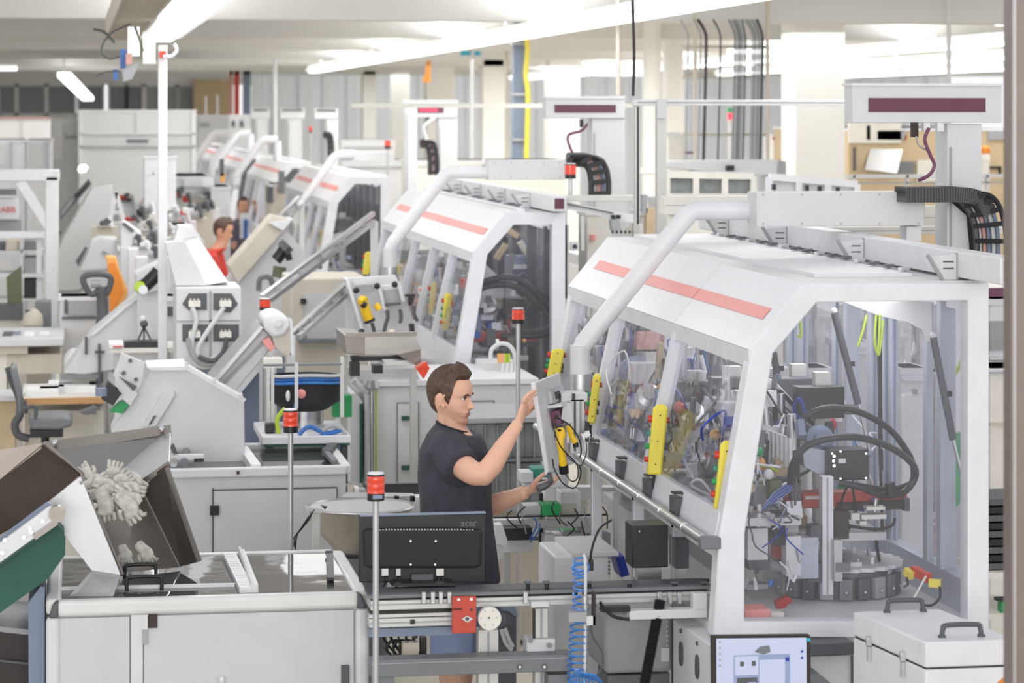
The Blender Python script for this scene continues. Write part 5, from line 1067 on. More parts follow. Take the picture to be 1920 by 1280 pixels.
# ================================================================ nearest enclosure: side rail, controllers, machinery
t = T('hand_rail', 'chrome hand rail with rings along the sill of the nearest enclosure', 'hand rail', W(1340, 1020, 9.5))
ua = W(1342, 1020, 9.42).x - .0; a = W(1318, 1012, 9.45); b = W(1000, 796, 13.0); b = Vector((a.x, 13.0, a.z))
MB().cyl(a, b, .019, n=20).build('tube', 'alu', t); MB().bar(a+Vector((-.02, -.03, -.005)), a+Vector((.055, -.03, -.005)), .05, .042).build('end_block', 'steel_grey', t, .004)
for i in range(9):
    p = a.lerp(b, .08+i*.11); MB().cyl(p, p+Vector((0, .012, 0)), .021, n=20).build('ring', 'chrome', t)
for i, y in enumerate((10.05, 10.55, 11.1, 11.7, 12.3)):
    s1 = side(y, 1.0); c = Vector((s1.x-.015, y, a.z+.035)); o = MB().ob(c, (.05, .10, .075)).build('clip_block', 'dark_grey', t); MB().bar(c+Vector((-.03,-.02,.055)), c+Vector((.03,-.02,.055)), .05, .006).build('clip_flap', 'black', o)
def pendant(p, ax, h, w_, label, v, flip=1, buttons=True):
    """yellow push-button station: p bottom centre, ax up direction"""
    t = T('button_station', label, 'push-button station', p, 'yellow push-button stations'); x = RT; up = ax.normalized(); c = p+up*h*.5; y = up.cross(x).normalized(); Mx = Matrix((x, y, up)).transposed()
    def bx(cx, cy, cz, sx_, sy_, sz_): return MB().ob(p+x*cx+y*cy+up*cz, (sx_, sy_, sz_), Mx)
    bx(0, 0, h*.5, w_, .05, h*.94).build('body', 'yellow', t, .010, 3); bx(0, 0, h*.95, w_*.75, .045, h*.1).build('top', 'yellow', t, .01)
    if buttons:
        for f, m in ((.80, 'red'), (.60, 'teal'), (.42, 'green'), (.24, 'red')):
            q = p-x*w_*.5+up*h*f; MB().cyl(q, q-x*.016, .015 if f == .8 else .011, n=14).build('push_button', m, t)
        for f, m in ((.78, 'lamp_dark'), (.42, 'dark_grey'), (.25, 'dark_grey')):
            q = p+x*w_*.5+up*h*f; MB().cyl(q, q+x*.010, .012, n=12).build('push_button', m, t)
        for f in (.18, .5, .86): q = p-y*.025*flip+up*h*f-FW*.0; MB().cyl(c+up*h*(f-.5)-FW*.024, c+up*h*(f-.5)-FW*.028, .003, n=8).build('screw', 'dark_brown', t)
    MB().tube([p, p-up*.025, p-up*.05+x*.006], .006, 8, 3).build('cable_gland', 'black', t)
    MB().tube([p-up*.03, p-up*.07+x*.01, p-up*.09-x*.0+FW*.01, p-up*.06+x*.02+FW*.02], .003, 6, 5).build('cable', 'dark_grey', t); return t
def pend(px, y0, y1, lean, u_off, v, wpx, label, D=None):
    b_ = W(px, y1, v); t_ = W(px+lean, y0, v); pendant(b_, t_-b_, (t_-b_).length, wpx, label, v, buttons=True)
pend(1350, 826, 957, 14, 0, 9.55, .050, 'yellow push-button station nearest the front corner of the nearest enclosure')
pend(1226, 758, 893, 13, 0, 10.5, .060, 'yellow push-button station on the middle window post of the nearest enclosure')
pend(1108, 700, 796, 12, 0, 11.75, .035, 'narrow yellow push-button station beside the white tube arm of the nearest enclosure')
pend(1037, 654, 708, 10, 0, 12.8, .065, 'yellow push-button station at the far corner of the nearest enclosure')
for px, y0, y1, v, w_, l in ((686, 472, 516, 20.9, .06, 'farthest left of the second enclosure'), (765, 515, 553, 19.2, .045, 'behind the tilted control panel top'), (793, 531, 592, 18.3, .05, 'in the middle of the second enclosure windows'), (808, 528, 590, 18.0, .04, 'right behind another in the middle of the second enclosure windows'), (835, 549, 621, 17.1, .05, 'nearest the front corner of the second enclosure'), (742, 497, 520, 20.2, .04, 'just above the tilted control panel')):
    pend(px, y0, y1, 6, 0, v, w_, 'yellow push-button station ' + l)
for px, y0, y1, v, w_, l in ((606, 430, 462, 26.6, .09, 'nearest the front corner of the third enclosure'), (588, 420, 452, 27.6, .08, 'second from the front corner of the third enclosure'), (572, 402, 440, 28.8, .07, 'third from the front corner of the third enclosure'), (560, 400, 430, 29.8, .07, 'farthest from the front corner of the third enclosure')):
    pend(px, y0, y1, 4, 0, v, w_, 'small blurred yellow push-button station ' + l)
# tilted control panel of the second machine
t = T('operator_terminal', 'tilted control panel with a yellow scanner hanging in front of the second enclosure', 'control panel', W(715, 625, 16.6))
P = lambda pts, v, dv, n, m, b=0: MB().pp(pts, v, dv).build(n, m, t, b)
P([(650, 524), (655, 521), (742, 516), (780, 612), (683, 624)], 16.7, .06, 'plate', 'light_grey', .004); P([(648, 524), (653, 521), (684, 622), (678, 625)], 16.62, .15, 'edge_profile', 'white')
P([(708, 537), (752, 532), (764, 573), (719, 579)], 16.55, .08, 'electronics_box', 'light_grey', .004); P([(714, 545), (746, 541), (752, 566), (722, 570)], 16.53, .02, 'recess', 'mid_grey'); P([(707, 534), (714, 532), (724, 580), (718, 581)], 16.5, .06, 'bracket', 'alu'); P([(744, 531), (752, 529), (760, 565), (753, 566)], 16.5, .06, 'bracket', 'alu')
P([(667, 538), (700, 536), (702, 545), (670, 547)], 16.6, .06, 'shelf', 'mid_grey'); P([(663, 528), (704, 522), (706, 530), (668, 534)], 16.6, .05, 'shelf', 'light_grey')
for x, y in ((707, 536), (668, 544), (678, 622), (740, 533)): MB().sph(W(x, y, 16.45), .02, 6).build('knob', 'black', t)
P([(757, 555), (764, 551), (780, 551), (778, 556), (772, 572), (767, 573), (766, 557)], 16.5, .05, 'black_handle', 'black'); P([(720, 570), (750, 567), (752, 571), (722, 574)], 16.5, .03, 'slot', 'dark_grey')
P([(742, 622), (762, 619), (777, 628), (748, 630)], 16.4, .06, 'silver_clamp', 'alu'); P([(768, 608), (777, 607), (778, 622), (770, 623)], 16.4, .06, 'black_clamp', 'black')
for pts in (((726, 582), (727, 595), (722, 612), (720, 624)), ((750, 580), (752, 594), (750, 606)), ((697, 605), (700, 615), (702, 625)), ((775, 573), (777, 590), (783, 602))): MB().tp([(x, y, 16.5) for x, y in pts], .012, 6, 4).build('cable', 'dark_grey', t)
t = T('hand_scanner', 'yellow and black hand scanner on the tilted control panel of the second enclosure', 'scanner', W(690, 600, 16.4))
MB().tp([(678, 563, 16.4), (683, 572, 16.38), (686, 584, 16.38), (692, 600, 16.4)], .03, 12, 4).build('body', 'yellow_scan', t); MB().tp([(676, 562, 16.36), (685, 565, 16.34)], .03).build('head', 'yellow_scan', t); MB().tp([(679, 569, 16.33), (686, 574, 16.33)], .02).build('trigger', 'black', t); MB().tp([(692, 599, 16.4), (694, 604, 16.4)], .035).build('base_cap', 'black', t)
MB().tp([(705, 570, 16.4), (712, 580, 16.4)], .02).build('holder', 'yellow_scan', t)
# ---- machinery inside the nearest enclosure, seen through the end window
t = T('robot_cell', 'machinery behind the end window: thick black hoses over a red-orange beam', 'machine', (W(1590, 1100, 10).x, 10, 1.03))
def MP(pts, v, dv, n, m, b=0): return MB().pp(pts, v, dv).build(n, m, t, b)
def MR(x0, y0, x1, y1, v, dv, n, m, b=0): return MB().r(x0, y0, x1, y1, v, dv).build(n, m, t, b)
MR(1542, 893, 1563, 1116, 9.85, .05, 'upright', 'white', .003); MR(1551, 895, 1553, 1114, 9.845, .006, 'groove', 'mid_grey')
MP([(1505, 925), (1700, 920), (1703, 948), (1506, 953)], 10.0, .10, 'red_beam', 'red_machine', .004); MP([(1572, 944), (1704, 937), (1706, 954), (1575, 958)], 9.97, .12, 'beam_foot', 'dark_brown', .003); MR(1696, 934, 1706, 958, 9.96, .1, 'beam_end', 'dark_grey')
MR(1510, 930, 1539, 936, 9.99, .01, 'label_plate', 'light_grey'); MR(1475, 930, 1486, 1002, 10.0, .06, 'red_bracket', 'red_machine')
bb = MR(1554, 843, 1630, 900, 9.9, .12, 'control_box', 'black', .004); MP([(1505, 838), (1554, 845), (1554, 900), (1508, 874)], 9.95, .12, 'box_flank', 'profile_blue')
for x, y in ((1560, 850), (1624, 850), (1576, 846), (1576, 897), (1624, 896), (1560, 896)): MB().cyl(W(x, y, 9.895), W(x, y, 9.9), .0045, n=8).build('screw', 'chrome', bb)
for x, y in ((1564, 855), (1563, 864), (1564, 873)): MB().cyl(W(x, y, 9.885), W(x, y, 9.9), .006, n=8).build('connector', 'chrome', bb)
MB().r(1572, 860, 1586, 868, 9.89, .012).build('cable_plug', 'light_grey', bb)
MB().tp([(1482, 905, 9.8), (1486, 872, 9.75), (1510, 838, 9.72), (1555, 822, 9.7), (1610, 820, 9.7), (1668, 838, 9.75), (1708, 866, 9.85), (1716, 893, 9.9), (1695, 922, 9.9), (1655, 928, 9.88), (1610, 912, 9.88), (1572, 905, 9.9)], .0135, 12, 6).build('thick_hose', 'dark_hose', t)
MB().tp([(1500, 806, 9.85), (1512, 780, 9.8), (1555, 764, 9.8), (1610, 772, 9.8), (1665, 802, 9.85), (1700, 845, 9.9), (1712, 875, 9.95), (1708, 905, 9.95), (1670, 918, 9.92), (1630, 914, 9.9), (1590, 908, 9.9)], .0125, 12, 6).build('thick_hose', 'dark_hose', t)
MB().tp([(1668, 905, 9.85), (1672, 930, 9.85)], .02).build('hose_tie', 'black', t)
MR(1488, 800, 1500, 905, 9.9, .04, 'cable_guide', 'black'); MR(1484, 900, 1502, 938, 9.9, .05, 'cable_guide', 'dark_grey'); MR(1492, 795, 1516, 810, 9.88, .05, 'hose_clamp', 'black')
# slanted linear axis
MP([(1436, 724), (1452, 712), (1560, 830), (1530, 842), (1437, 762)], 10.3, .10, 'linear_axis', 'light_grey', .003)
for k in range(3): MB().tp([(1438, 730+k*9, 10.28), (1500, 790+k*9, 10.28), (1545, 838+k*3, 10.28)], .004).build('rail_line', 'dark_grey', t)
MB().tp([(1443, 735, 10.25), (1462, 733, 10.25), (1498, 770, 10.25), (1555, 820, 10.25)], .009, 8, 5).build('cable', 'black', t); MB().tp([(1452, 745, 10.22), (1453, 800, 10.2)], .005).build('cable', 'black', t)
MR(1464, 788, 1480, 800, 10.2, .03, 'sensor', 'black'); MP([(1520, 820), (1536, 812), (1546, 830), (1526, 838)], 10.15, .04, 'sensor', 'black')
for i in range(6): MR(1440+i*8, 806+i*3, 1446+i*8, 868+i*2, 10.0-i*.03, .05, 'valve_cylinder', 'white' if i % 2 else 'light_grey', .002)
MR(1430, 800, 1492, 812, 10.02, .06, 'valve_cover', 'light_grey'); MB().tp([(1418, 872, 9.9), (1440, 874, 9.9), (1458, 884, 9.9)], .006, 8, 4).build('green_hose', 'lime', t)
for i in range(7): MB().tp([(1425+i*4, 960-i*3, 9.8), (1450, 925+i*3, 9.8), (1480+i, 905+i*2, 9.85)], .0035, 6, 5).build('thin_hose', 'blue_deep' if i % 2 else 'blue_grey', t)
for x0, y0, x1, y1, m in ((1450, 960, 1473, 1022, 'black'), (1453, 1022, 1468, 1048, 'red_machine'), (1474, 1005, 1502, 1080, 'light_grey'), (1490, 1008, 1535, 1085, 'profile_blue'), (1515, 1055, 1545, 1092, 'dark_grey'), (1520, 985, 1540, 1012, 'dark_grey'), (1564, 958, 1592, 1010, 'dark_brown'), (1564, 1012, 1580, 1090, 'alu'), (1402, 990, 1440, 1050, 'light_grey'), (1404, 1050, 1445, 1068, 'dark_grey'), (1420, 960, 1446, 990, 'alu'), (1400, 1095, 1440, 1105, 'mid_grey'), (1568, 1055, 1595, 1072, 'steel_grey'), (1578, 1068, 1598, 1080, 'dark_grey'), (1414, 905, 1440, 950, 'mid_grey'), (1444, 900, 1466, 930, 'green_khaki')):
    MR(x0, y0, x1, y1, 9.8+rnd.uniform(0, .25), .07, 'machine_block', m, .002)
for i in range(26):
    x, y = rnd.uniform(1402, 1500), rnd.uniform(900, 1100); v = rnd.uniform(9.7, 10.0); k = rnd.choice(['alu', 'light_grey', 'chrome', 'white', 'blue', 'mid_grey', 'dark_grey'])
    MB().cyl(W(x, y, v), W(x+rnd.uniform(-8, 8), y+rnd.uniform(10, 26), v), rnd.uniform(.004, .011), n=10).build('fitting', k, t)
for i in range(9):
    x, y = rnd.uniform(1405, 1480), rnd.uniform(930, 1080); MB().tp([(x, y, 9.7), (x+rnd.uniform(-25, 25), y+20, 9.7), (x+rnd.uniform(-20, 30), y+rnd.uniform(20, 55), 9.75)], .003, 6, 5).build('thin_hose', rnd.choice(['dark_grey', 'blue_deep', 'blue_grey', 'white']), t)
MB().tp([(1410, 1000, 9.65), (1404, 975, 9.65), (1420, 960, 9.65), (1436, 965, 9.65)], .003, 6, 5).build('cable', 'dark_grey', t); MB().tp([(1410, 1000, 9.65), (1418, 1025, 9.65), (1450, 1045, 9.7)], .003, 6, 5).build('cable', 'dark_grey', t)
MB().tp([(1590, 985, 9.9), (1640, 992, 9.9), (1672, 985, 9.9), (1678, 970, 9.9)], .006, 8, 5).build('cable', 'dark_brown', t); MB().tp([(1640, 990, 9.95), (1644, 1020, 9.98), (1650, 1062, 10)], .006, 8, 5).build('cable', 'black', t)
for x0, y0, x1, y1 in ((1596, 962, 1612, 975), (1616, 965, 1662, 973), (1612, 977, 1625, 984), (1625, 950, 1660, 956)): MR(x0, y0, x1, y1, 9.92, .05, 'gripper_block', 'cream')
# indexing table: dial plate with notches
dc = W(1572, 1122, 10.05); zt = 1.14
rim = []
for k in range(96):
    a_ = k*2*math.pi/96; r = .26 if (k % 4) < 2 else .247; rim.append(Vector((dc.x+r*math.cos(a_), 10.08+r*math.sin(a_)*.95, zt)))
MB().prism(rim, (0, 0, .014)).build('dial_plate', 'light_grey', t); MB().lathe((dc.x, 10.08, 1.03), [(.20, 0), (.20, zt-1.03)], 30).build('dial_base', 'steel_grey', t)
MB().box(dc.x-.04, 9.9, zt+.014, dc.x+.05, 10.2, zt+.03).build('dial_cover', 'light_grey', t)
for k in range(10):
    a_ = math.pi+.25+k*.3; p = Vector((dc.x+.235*math.cos(a_), 10.08+.225*math.sin(a_), 1.035)); MB().ob(p+UP*.04, (.05, .03, .08), Matrix.Rotation(a_+1.57, 4, 'Z')).build('station_block', ('mid_grey', 'steel_grey', 'dark_grey')[k % 3], t, .002); MB().sph(p+UP*.03+Vector((math.cos(a_)*.02, math.sin(a_)*.02, 0)), .007, 6).build('nut', 'alu', t)
for k in range(14):
    a_ = k*.45; MB().cyl((dc.x+.17*math.cos(a_), 10.08+.16*math.sin(a_), zt+.014), (dc.x+.17*math.cos(a_), 10.08+.16*math.sin(a_), zt+.04), .008, n=10).build('workpiece_nest', 'alu' if k % 2 else 'white', t)
MR(1397, 1143, 1445, 1163, 9.52, .12, 'red_tray', 'coral', .004); MR(1445, 1148, 1470, 1163, 9.55, .05, 'white_block', 'cream')
MP([(1455, 1128), (1478, 1118), (1488, 1125), (1470, 1140), (1458, 1142)], 9.6, .04, 'red_lever', 'lamp_dark')
# gas struts
def strut(x0, y0, x1, y1, x2, y2, v, label):
    t = T('gas_strut', label, 'gas strut', W(x2, y2, v)); MB().cyl(W(x0, y0, v), W(x1, y1, v), .014, n=14).build('cylinder', 'dark_grey', t); MB().cyl(W(x1, y1, v), W(x2, y2, v), .006, n=10).build('rod', 'chrome', t); MB().sph(W(x2, y2, v), .012, 6).build('end_joint', 'blue_grey', t); MB().sph(W(x0, y0-3, v), .014, 6).build('end_joint', 'light_grey', t)
    m = W((x0+x1)/2+8, (y0+y1)/2+10, v); MB().ob(m, (.03, .02, .02)).build('lock_clip', 'black', t)
strut(1564, 586, 1609, 757, 1632, 850, 9.9, 'left black gas strut behind the end window of the nearest enclosure')
strut(1750, 632, 1787, 824, 1815, 938, 9.65, 'right black gas strut behind the end window of the nearest enclosure')
strut(1450, 660, 1457, 700, 1460, 706, 9.8, 'short dark gas strut end beside the slanted front post of the nearest enclosure')
t = T('earth_cables', 'green and yellow earth cables hanging inside the nearest enclosure roof', 'cable', W(1640, 670, 10))
for pts in (((1625, 590), (1618, 620), (1608, 650)), ((1643, 590), (1640, 640), (1647, 665), (1652, 640), (1656, 600)), ((1650, 590), (1647, 650), (1644, 660)), ((1806, 650), (1800, 680), (1782, 708)), ((1809, 650), (1804, 684), (1786, 706)), ((1500, 600), (1502, 630), (1496, 628))):
    MB().tp([(x, y, 9.9) for x, y in pts], .005, 6, 6).build('cable', 'lime', t)
MB().tp([(1646, 590, 10), (1648, 700, 10), (1650, 850, 10), (1655, 1000, 10)], .006, 8, 4).build('black_cable', 'black', t); MB().tp([(1652, 620, 10), (1652, 760, 10), (1654, 880, 10)], .005, 8, 4).build('black_cable', 'dark_brown', t)
# inner profile posts
t = T('inner_framework', 'blue-grey aluminium profile posts standing inside the nearest enclosure', 'frame', W(1580, 1000, 10.7))
for x0, x1, v in ((1478, 1496, 11.9), (1500, 1516, 11.6), (1565, 1573, 11.2), (1632, 1648, 10.6), (1655, 1668, 10.5), (1671, 1684, 10.45)):
    a_, b_ = U(x0, v), U(x1, v); p = MB().box(a_, v, 1.03, b_, v+.05, zD-.03).build('profile_post', 'profile_blue', t, .003); MB().box((a_+b_)/2-.004, v-.003, 1.1, (a_+b_)/2+.004, v, zD-.1).build('groove', 'blue_grey', p)
t = T('safety_switch', 'red and yellow safety switch on the lower blue-grey rail inside the nearest enclosure', 'switch', W(1735, 1090, 9.6))
MB().bar(W(1712, 1068, 9.7), W(1742, 1084, 9.6), .03, .035).build('red_body', 'red', t, .003); MB().bar(W(1698, 1070, 9.7), W(1710, 1080, 9.66), .02, .03).build('yellow_cap', 'yellow', t); MB().bar(W(1742, 1092, 9.58), W(1764, 1094, 9.56), .02, .03).build('yellow_cap', 'yellow', t); MB().cyl(W(1736, 1080, 9.55), W(1714, 1120, 9.5), .004, n=8).build('lever', 'cream', t); MB().tp([(1762, 1100, 9.55), (1762, 1120, 9.52), (1748, 1134, 9.52), (1730, 1134, 9.52)], .005, 8, 5).build('cable', 'black', t); MB().tp([(1700, 1082, 9.6), (1702, 1095, 9.6), (1694, 1100, 9.6)], .005, 8, 4).build('cable', 'black', t)
tag(MB().pp([(1792, 812), (1801, 810), (1803, 880), (1800, 945), (1792, 950)], 9.75, .02).build('green_sheet', 'green'), 'green translucent sheet hanging behind the right gas strut', 'sheet')
# ---- assembly stations behind the slanted windows
PAL = ['light_grey', 'alu', 'white', 'mid_grey', 'dark_grey', 'blue_grey', 'black', 'tan', 'alu', 'chrome', 'blue_deep', 'white', 'steel_grey']
def station(u, v, z, w_, d_, h_, label, n=22, seed=0, pal=None):
    r = random.Random(seed); pal = pal or PAL; t = T('assembly_station', label, 'machine', (u, v, z), None); q = r.uniform
    MB().box(u-w_/2, v-d_/2, z, u+w_/2, v+d_/2, z+.03).build('base_plate', 'alu', t)
    MB().box(u-.03, v+d_*.3, z+.03, u+.03, v+d_*.3+.05, z+h_).build('post', 'alu_profile', t)
    MB().box(u-w_*.35, v+d_*.1, z+h_*.72, u+w_*.2, v+d_*.35, z+h_*.92).build('head_block', r.choice(['light_grey', 'dark_grey', 'alu', 'black']), t, .004)
    c = Vector((u-w_*.2, v-d_*.1, z+h_*.6)); MB().lathe(c, [(.05, 0), (.055, .02), (.055, .06), (.03, .07), (.03, .10)], 20, Matrix.Rotation(q(.6, 1.5), 4, 'X')).build('rotary_unit', r.choice(['light_grey', 'blue_grey', 'alu']), t)
    for i in range(n):
        x, y = u+q(-.5, .5)*w_, v+q(-.5, .5)*d_; zz_ = z+.03+q(0, .75)*h_; k = r.random(); m = r.choice(pal); nm = 'fitting'
        if k < .3: b = MB().cyl((x, y, zz_), (x+q(-.02, .02), y, zz_+q(.05, .16)), q(.007, .018), n=10); nm = 'air_cylinder'
        elif k < .55: b = MB().ob((x, y, zz_), (q(.02, .08), q(.02, .08), q(.02, .07)), Matrix.Rotation(q(-.5, .5), 4, 'X')); nm = 'valve_block'
        elif k < .85:
            b = MB().tube([(x, y, zz_), (x+q(-.06, .02), y+q(-.06, .06), zz_+q(.04, .12)), (x+q(-.1, .04), y+q(-.12, .12), zz_+q(-.02, .05)), (x+q(-.1, .1), y+q(-.15, .15), zz_-q(.02, .1))], q(.003, .006), 6, 5); nm = 'air_hose'; m = r.choice(['blue_hose', 'white', 'black', 'blue_deep', 'light_grey', 'dark_grey'])
        else: b = MB().sph((x, y, zz_), q(.012, .028), 6); nm = 'gauge'; m = r.choice(['white', 'blue', 'red', 'orange_pale', 'green'])
        b.build(nm, m, t)
    return t
wl = ('near the front corner', 'under the front edge of the hood', 'behind the middle window post', 'behind the middle window', 'left of the middle window', 'behind the far window', 'beside the white tube arm', 'at the far end')
for i, v in enumerate((9.95, 10.3, 10.75, 11.15, 11.6, 12.05, 12.45, 12.8)):
    station(2.56+.05*(i % 2), v, 1.40 if i % 2 else 1.34, .30, .36, .48, 'valves and hoses in the nearest enclosure, ' + wl[i], 42, 10+i)
    station(2.92, v+.15, 1.25, .34, .36, .62, 'rear tooling in the nearest enclosure, ' + wl[i], 16, 50+i)
t = T('station_bench', 'long bench carrying the small stations inside the nearest enclosure', 'bench', (2.7, 11.3, 1.0))
MB().box(2.42, 9.95, 1.28, 2.75, 12.95, 1.34).build('bench_top', 'light_grey', t); 
for y in (10.2, 11.4, 12.6): MB().box(2.6, y, 1.0, 2.7, y+.1, 1.28).build('bench_leg', 'alu_profile', t)
t = T('tool_turret', 'dark ringed tool wheel with white hub behind the far window of the nearest enclosure', 'wheel', W(1192, 720, 11.9))
MB().lathe(W(1190, 700, 11.9), [(.075, 0), (.08, .02), (.075, .04), (.05, .045)], 28, Matrix.Rotation(1.3, 4, 'X')).build('wheel', 'blue_grey', t); MB().lathe(W(1188, 700, 11.85), [(.03, 0), (.03, .03)], 20, Matrix.Rotation(1.3, 4, 'X')).build('hub', 'white', t); MB().box(2.55, 11.9, 1.3, 2.6, 12.0, 1.8).build('stand', 'alu', t)
t = T('red_unit', 'dark red box unit high behind the far window of the nearest enclosure', 'machine', W(1215, 660, 12.0)); MB().r(1195, 618, 1245, 655, 12, .2).build('body', 'pinkish', t); MB().r(1190, 600, 1240, 620, 12.0, .2).build('cover', 'dark_grey', t); MB().box(2.75, 12.1, 1.28, 2.8, 12.15, 2.0).build('mast', 'alu', t)
# second and third enclosure machinery
for i, v in enumerate((16.6, 17.3, 18.1, 18.9, 19.8, 20.6)):
    station(2.62, v, 1.36, .32, .55, .5, 'blurred station of tooling in the second enclosure, %s' % ('nearest its end window', 'behind its first side window', 'behind its second side window', 'behind its middle side window', 'behind its fourth side window', 'behind its farthest side window')[i], 22, 80+i)
for i, v in enumerate((26.1, 27.6, 29.4)):
    station(2.62, v, 1.3, .4, .9, .6, 'blurred station of tooling in the third enclosure, %s' % ('nearest its end', 'in its middle', 'at its far end')[i], 14, 95+i, ['dark_grey', 'mid_grey', 'light_grey', 'black', 'blue_grey'])
t = T('robot_cell', 'dark machinery with black hose loops behind the end window of the second enclosure', 'machine', W(940, 640, 16.6))
MR(868, 625, 1008, 640, 16.5, .2, 'red_beam', 'red_machine'); MR(905, 640, 1010, 650, 16.5, .2, 'beam_foot', 'dark_grey')
MB().tp([(882, 560, 16.4), (900, 540, 16.4), (960, 535, 16.4), (1010, 570, 16.4), (1030, 600, 16.4), (1015, 622, 16.4), (960, 620, 16.4)], .02, 10, 6).build('thick_hose', 'dark_hose', t); MB().tp([(900, 530, 16.4), (960, 520, 16.4), (1015, 555, 16.4), (1035, 590, 16.4), (1025, 625, 16.4), (940, 630, 16.4)], .02, 10, 6).build('thick_hose', 'dark_hose', t)
MP([(880, 497), (905, 490), (980, 560), (955, 568)], 16.7, .15, 'linear_axis', 'light_grey'); MR(950, 560, 985, 590, 16.5, .15, 'control_box', 'black'); MR(880, 535, 930, 580, 16.6, .15, 'valve_cover', 'white'); MR(895, 550, 925, 600, 16.5, .1, 'valve_block', 'light_grey')
for i in range(34):
    x, y = rnd.uniform(868, 960), rnd.uniform(530, 655); v = rnd.uniform(16.35, 17)
    MB().ob(W(x, y, v), (rnd.uniform(.02, .07), .05, rnd.uniform(.03, .12))).build('machine_block', rnd.choice(['blue', 'blue_deep', 'red_machine', 'dark_grey', 'white', 'alu', 'black', 'green_khaki', 'blue_grey']), t)
for i in range(30):
    x, y = rnd.uniform(920, 1035), rnd.uniform(420, 560); v = rnd.uniform(17, 19)
    MB().bar(W(x, y, v), W(x+rnd.uniform(-30, 30), y+rnd.uniform(10, 60), v), .04, .04).build('machine_bar', rnd.choice(['dark_grey', 'steel_grey', 'alu', 'black', 'beige', 'mid_grey', 'tan', 'dark_grey']), t)
MR(862, 410, 1045, 655, 20.7, .04, 'dark_rear_panel', 'steel_grey'); MR(955, 480, 1005, 520, 17.5, .2, 'motor', 'blue_grey'); MR(958, 496, 1003, 504, 17.45, .02, 'stripe', 'white')  # rear panel is added to darken the view through the end window
t = T('door_frame', 'white profile door frame with square hinge plates joined to the second enclosure', 'door frame', W(1100, 560, 16.3))
v = 16.3
for x0, y0, x1, y1 in ((1048, 372, 1054, 640), (1056, 372, 1064, 560), (1089, 405, 1096, 470), (1050, 366, 1200, 378)): MB().r(x0, y0, x1, y1, v, .06).build('profile', 'alu_profile', t, .003)
MB().pp([(1062, 378), (1198, 404), (1198, 420), (1062, 392)], v+.02, .05).build('rail', 'white', t); MB().pp([(1062, 381), (1150, 398), (1150, 400), (1062, 383)], v, .02).build('groove', 'dark_grey', t)
for x in (1034, 1070): p = MB().r(x, 453, x+16, 470, v-.04, .03).build('hinge_plate', 'light_grey', t); MB().cyl(W(x+8, 462, v-.05), W(x+8, 462, v-.04), .015, n=14).build('hinge_pin', 'black', p)
for x in (1148, 1158): MB().r(x, 403, x+6, 410, v-.05, .05).build('sensor', 'black', t)
MB().pp([(1146, 412), (1160, 410), (1166, 432), (1148, 432)], v-.06, .08).build('junction_box', 'mid_grey', t)
for i in range(6): MB().r(1148+i*8, 432, 1151+i*8, 438, v-.03, .03).build('pin', 'dark_grey', t)
for x in (1052, 1190): MB().box(U(x, v), v, 0, U(x, v)+.05, v+.05, 2.2).build('leg', 'alu_profile', t)
# ---- tall aluminium frame
t = T('aluminium_frame', 'tall white aluminium profile frame with a long cross bar behind the nearest enclosure', 'frame', W(1218, 700, 14))
v = 14.2
for x0, x1 in ((1191, 1200), (1232, 1250)): MB().box(U(x0, v), v, 0, U(x1, v), v+.05, W(1200, 186, v).z).build('upright', 'alu_profile', t, .003)
MB().r(1188, 187, 1597, 198, v-.02, .04).build('cross_bar', 'white', t, .003); MB().r(1196, 191, 1597, 193, v-.024, .006).build('groove', 'mid_grey', t); MB().r(1195, 200, 1198, 420, v-.004, .006).build('black_groove', 'black', t); MB().r(1232, 186, 1250, 222, v-.03, .02).build('corner_plate', 'light_grey', t)
MB().r(660, 194, 1190, 202, v+9, .04).build('cross_bar', 'cream', t)
MB().tp([(1186, 0, 14), (1189, 100, 14), (1187, 180, 14)], .008, 8, 4).build('black_cable', 'black', t)
# ================================================================ under the rail, right of the conveyor
t = T('black_box', 'black square control box beneath the hand rail', 'box', W(1218, 1065, 10))
MB().r(1186, 985, 1253, 1064, 9.9, .14).build('body', 'black', t, .004); MB().sph(W(1199, 996, 9.9), .005, 6).build('screw', 'chrome', t); MB().r(1196, 1064, 1240, 1092, 9.95, .06).build('fitting', 'chrome', t); MB().box(U(1198, 9.95), 9.93, 1.0, U(1240, 9.95), 10.05, W(1200, 1090, 9.95).z).build('foot', 'dark_grey', t)
t = T('black_box', 'partly hidden grey-brown box right of the black square control box', 'box', W(1285, 1060, 9.9)); MB().r(1267, 1010, 1292, 1066, 10.1, .12).build('body', 'dark_grey', t, .003); MB().r(1268, 1066, 1286, 1088, 10.1, .05).build('fitting', 'alu', t)
t = T('white_bin', 'white plastic bin with perforated edge behind the conveyor', 'bin', W(1100, 1100, 11))
MB().r(1040, 1042, 1145, 1400, 11, .4).build('body', 'white', t, .01); MB().r(1075, 1036, 1160, 1043, 10.98, .45).build('rim', 'light_grey', t)
for i in range(5): MB().cyl(W(1142, 1046+i*7, 10.99), W(1142, 1046+i*7, 11.0), .005, n=8).build('hole', 'dark_grey', t)
t = T('blue_spiral_hose', 'bright blue coiled air hose hanging down beside the conveyor', 'hose', W(1090, 1270, 9.6))
pts = []
for i in range(260):
    f = i/260; y = 1045+ (f*235); a_ = f*2*math.pi*19; r = .017+.012*min(1, f*1.6); p = W(1085+3*math.sin(f*5), y, 9.62); pts.append(p+Vector((r*math.cos(a_)*1.2, r*math.sin(a_), 0)))
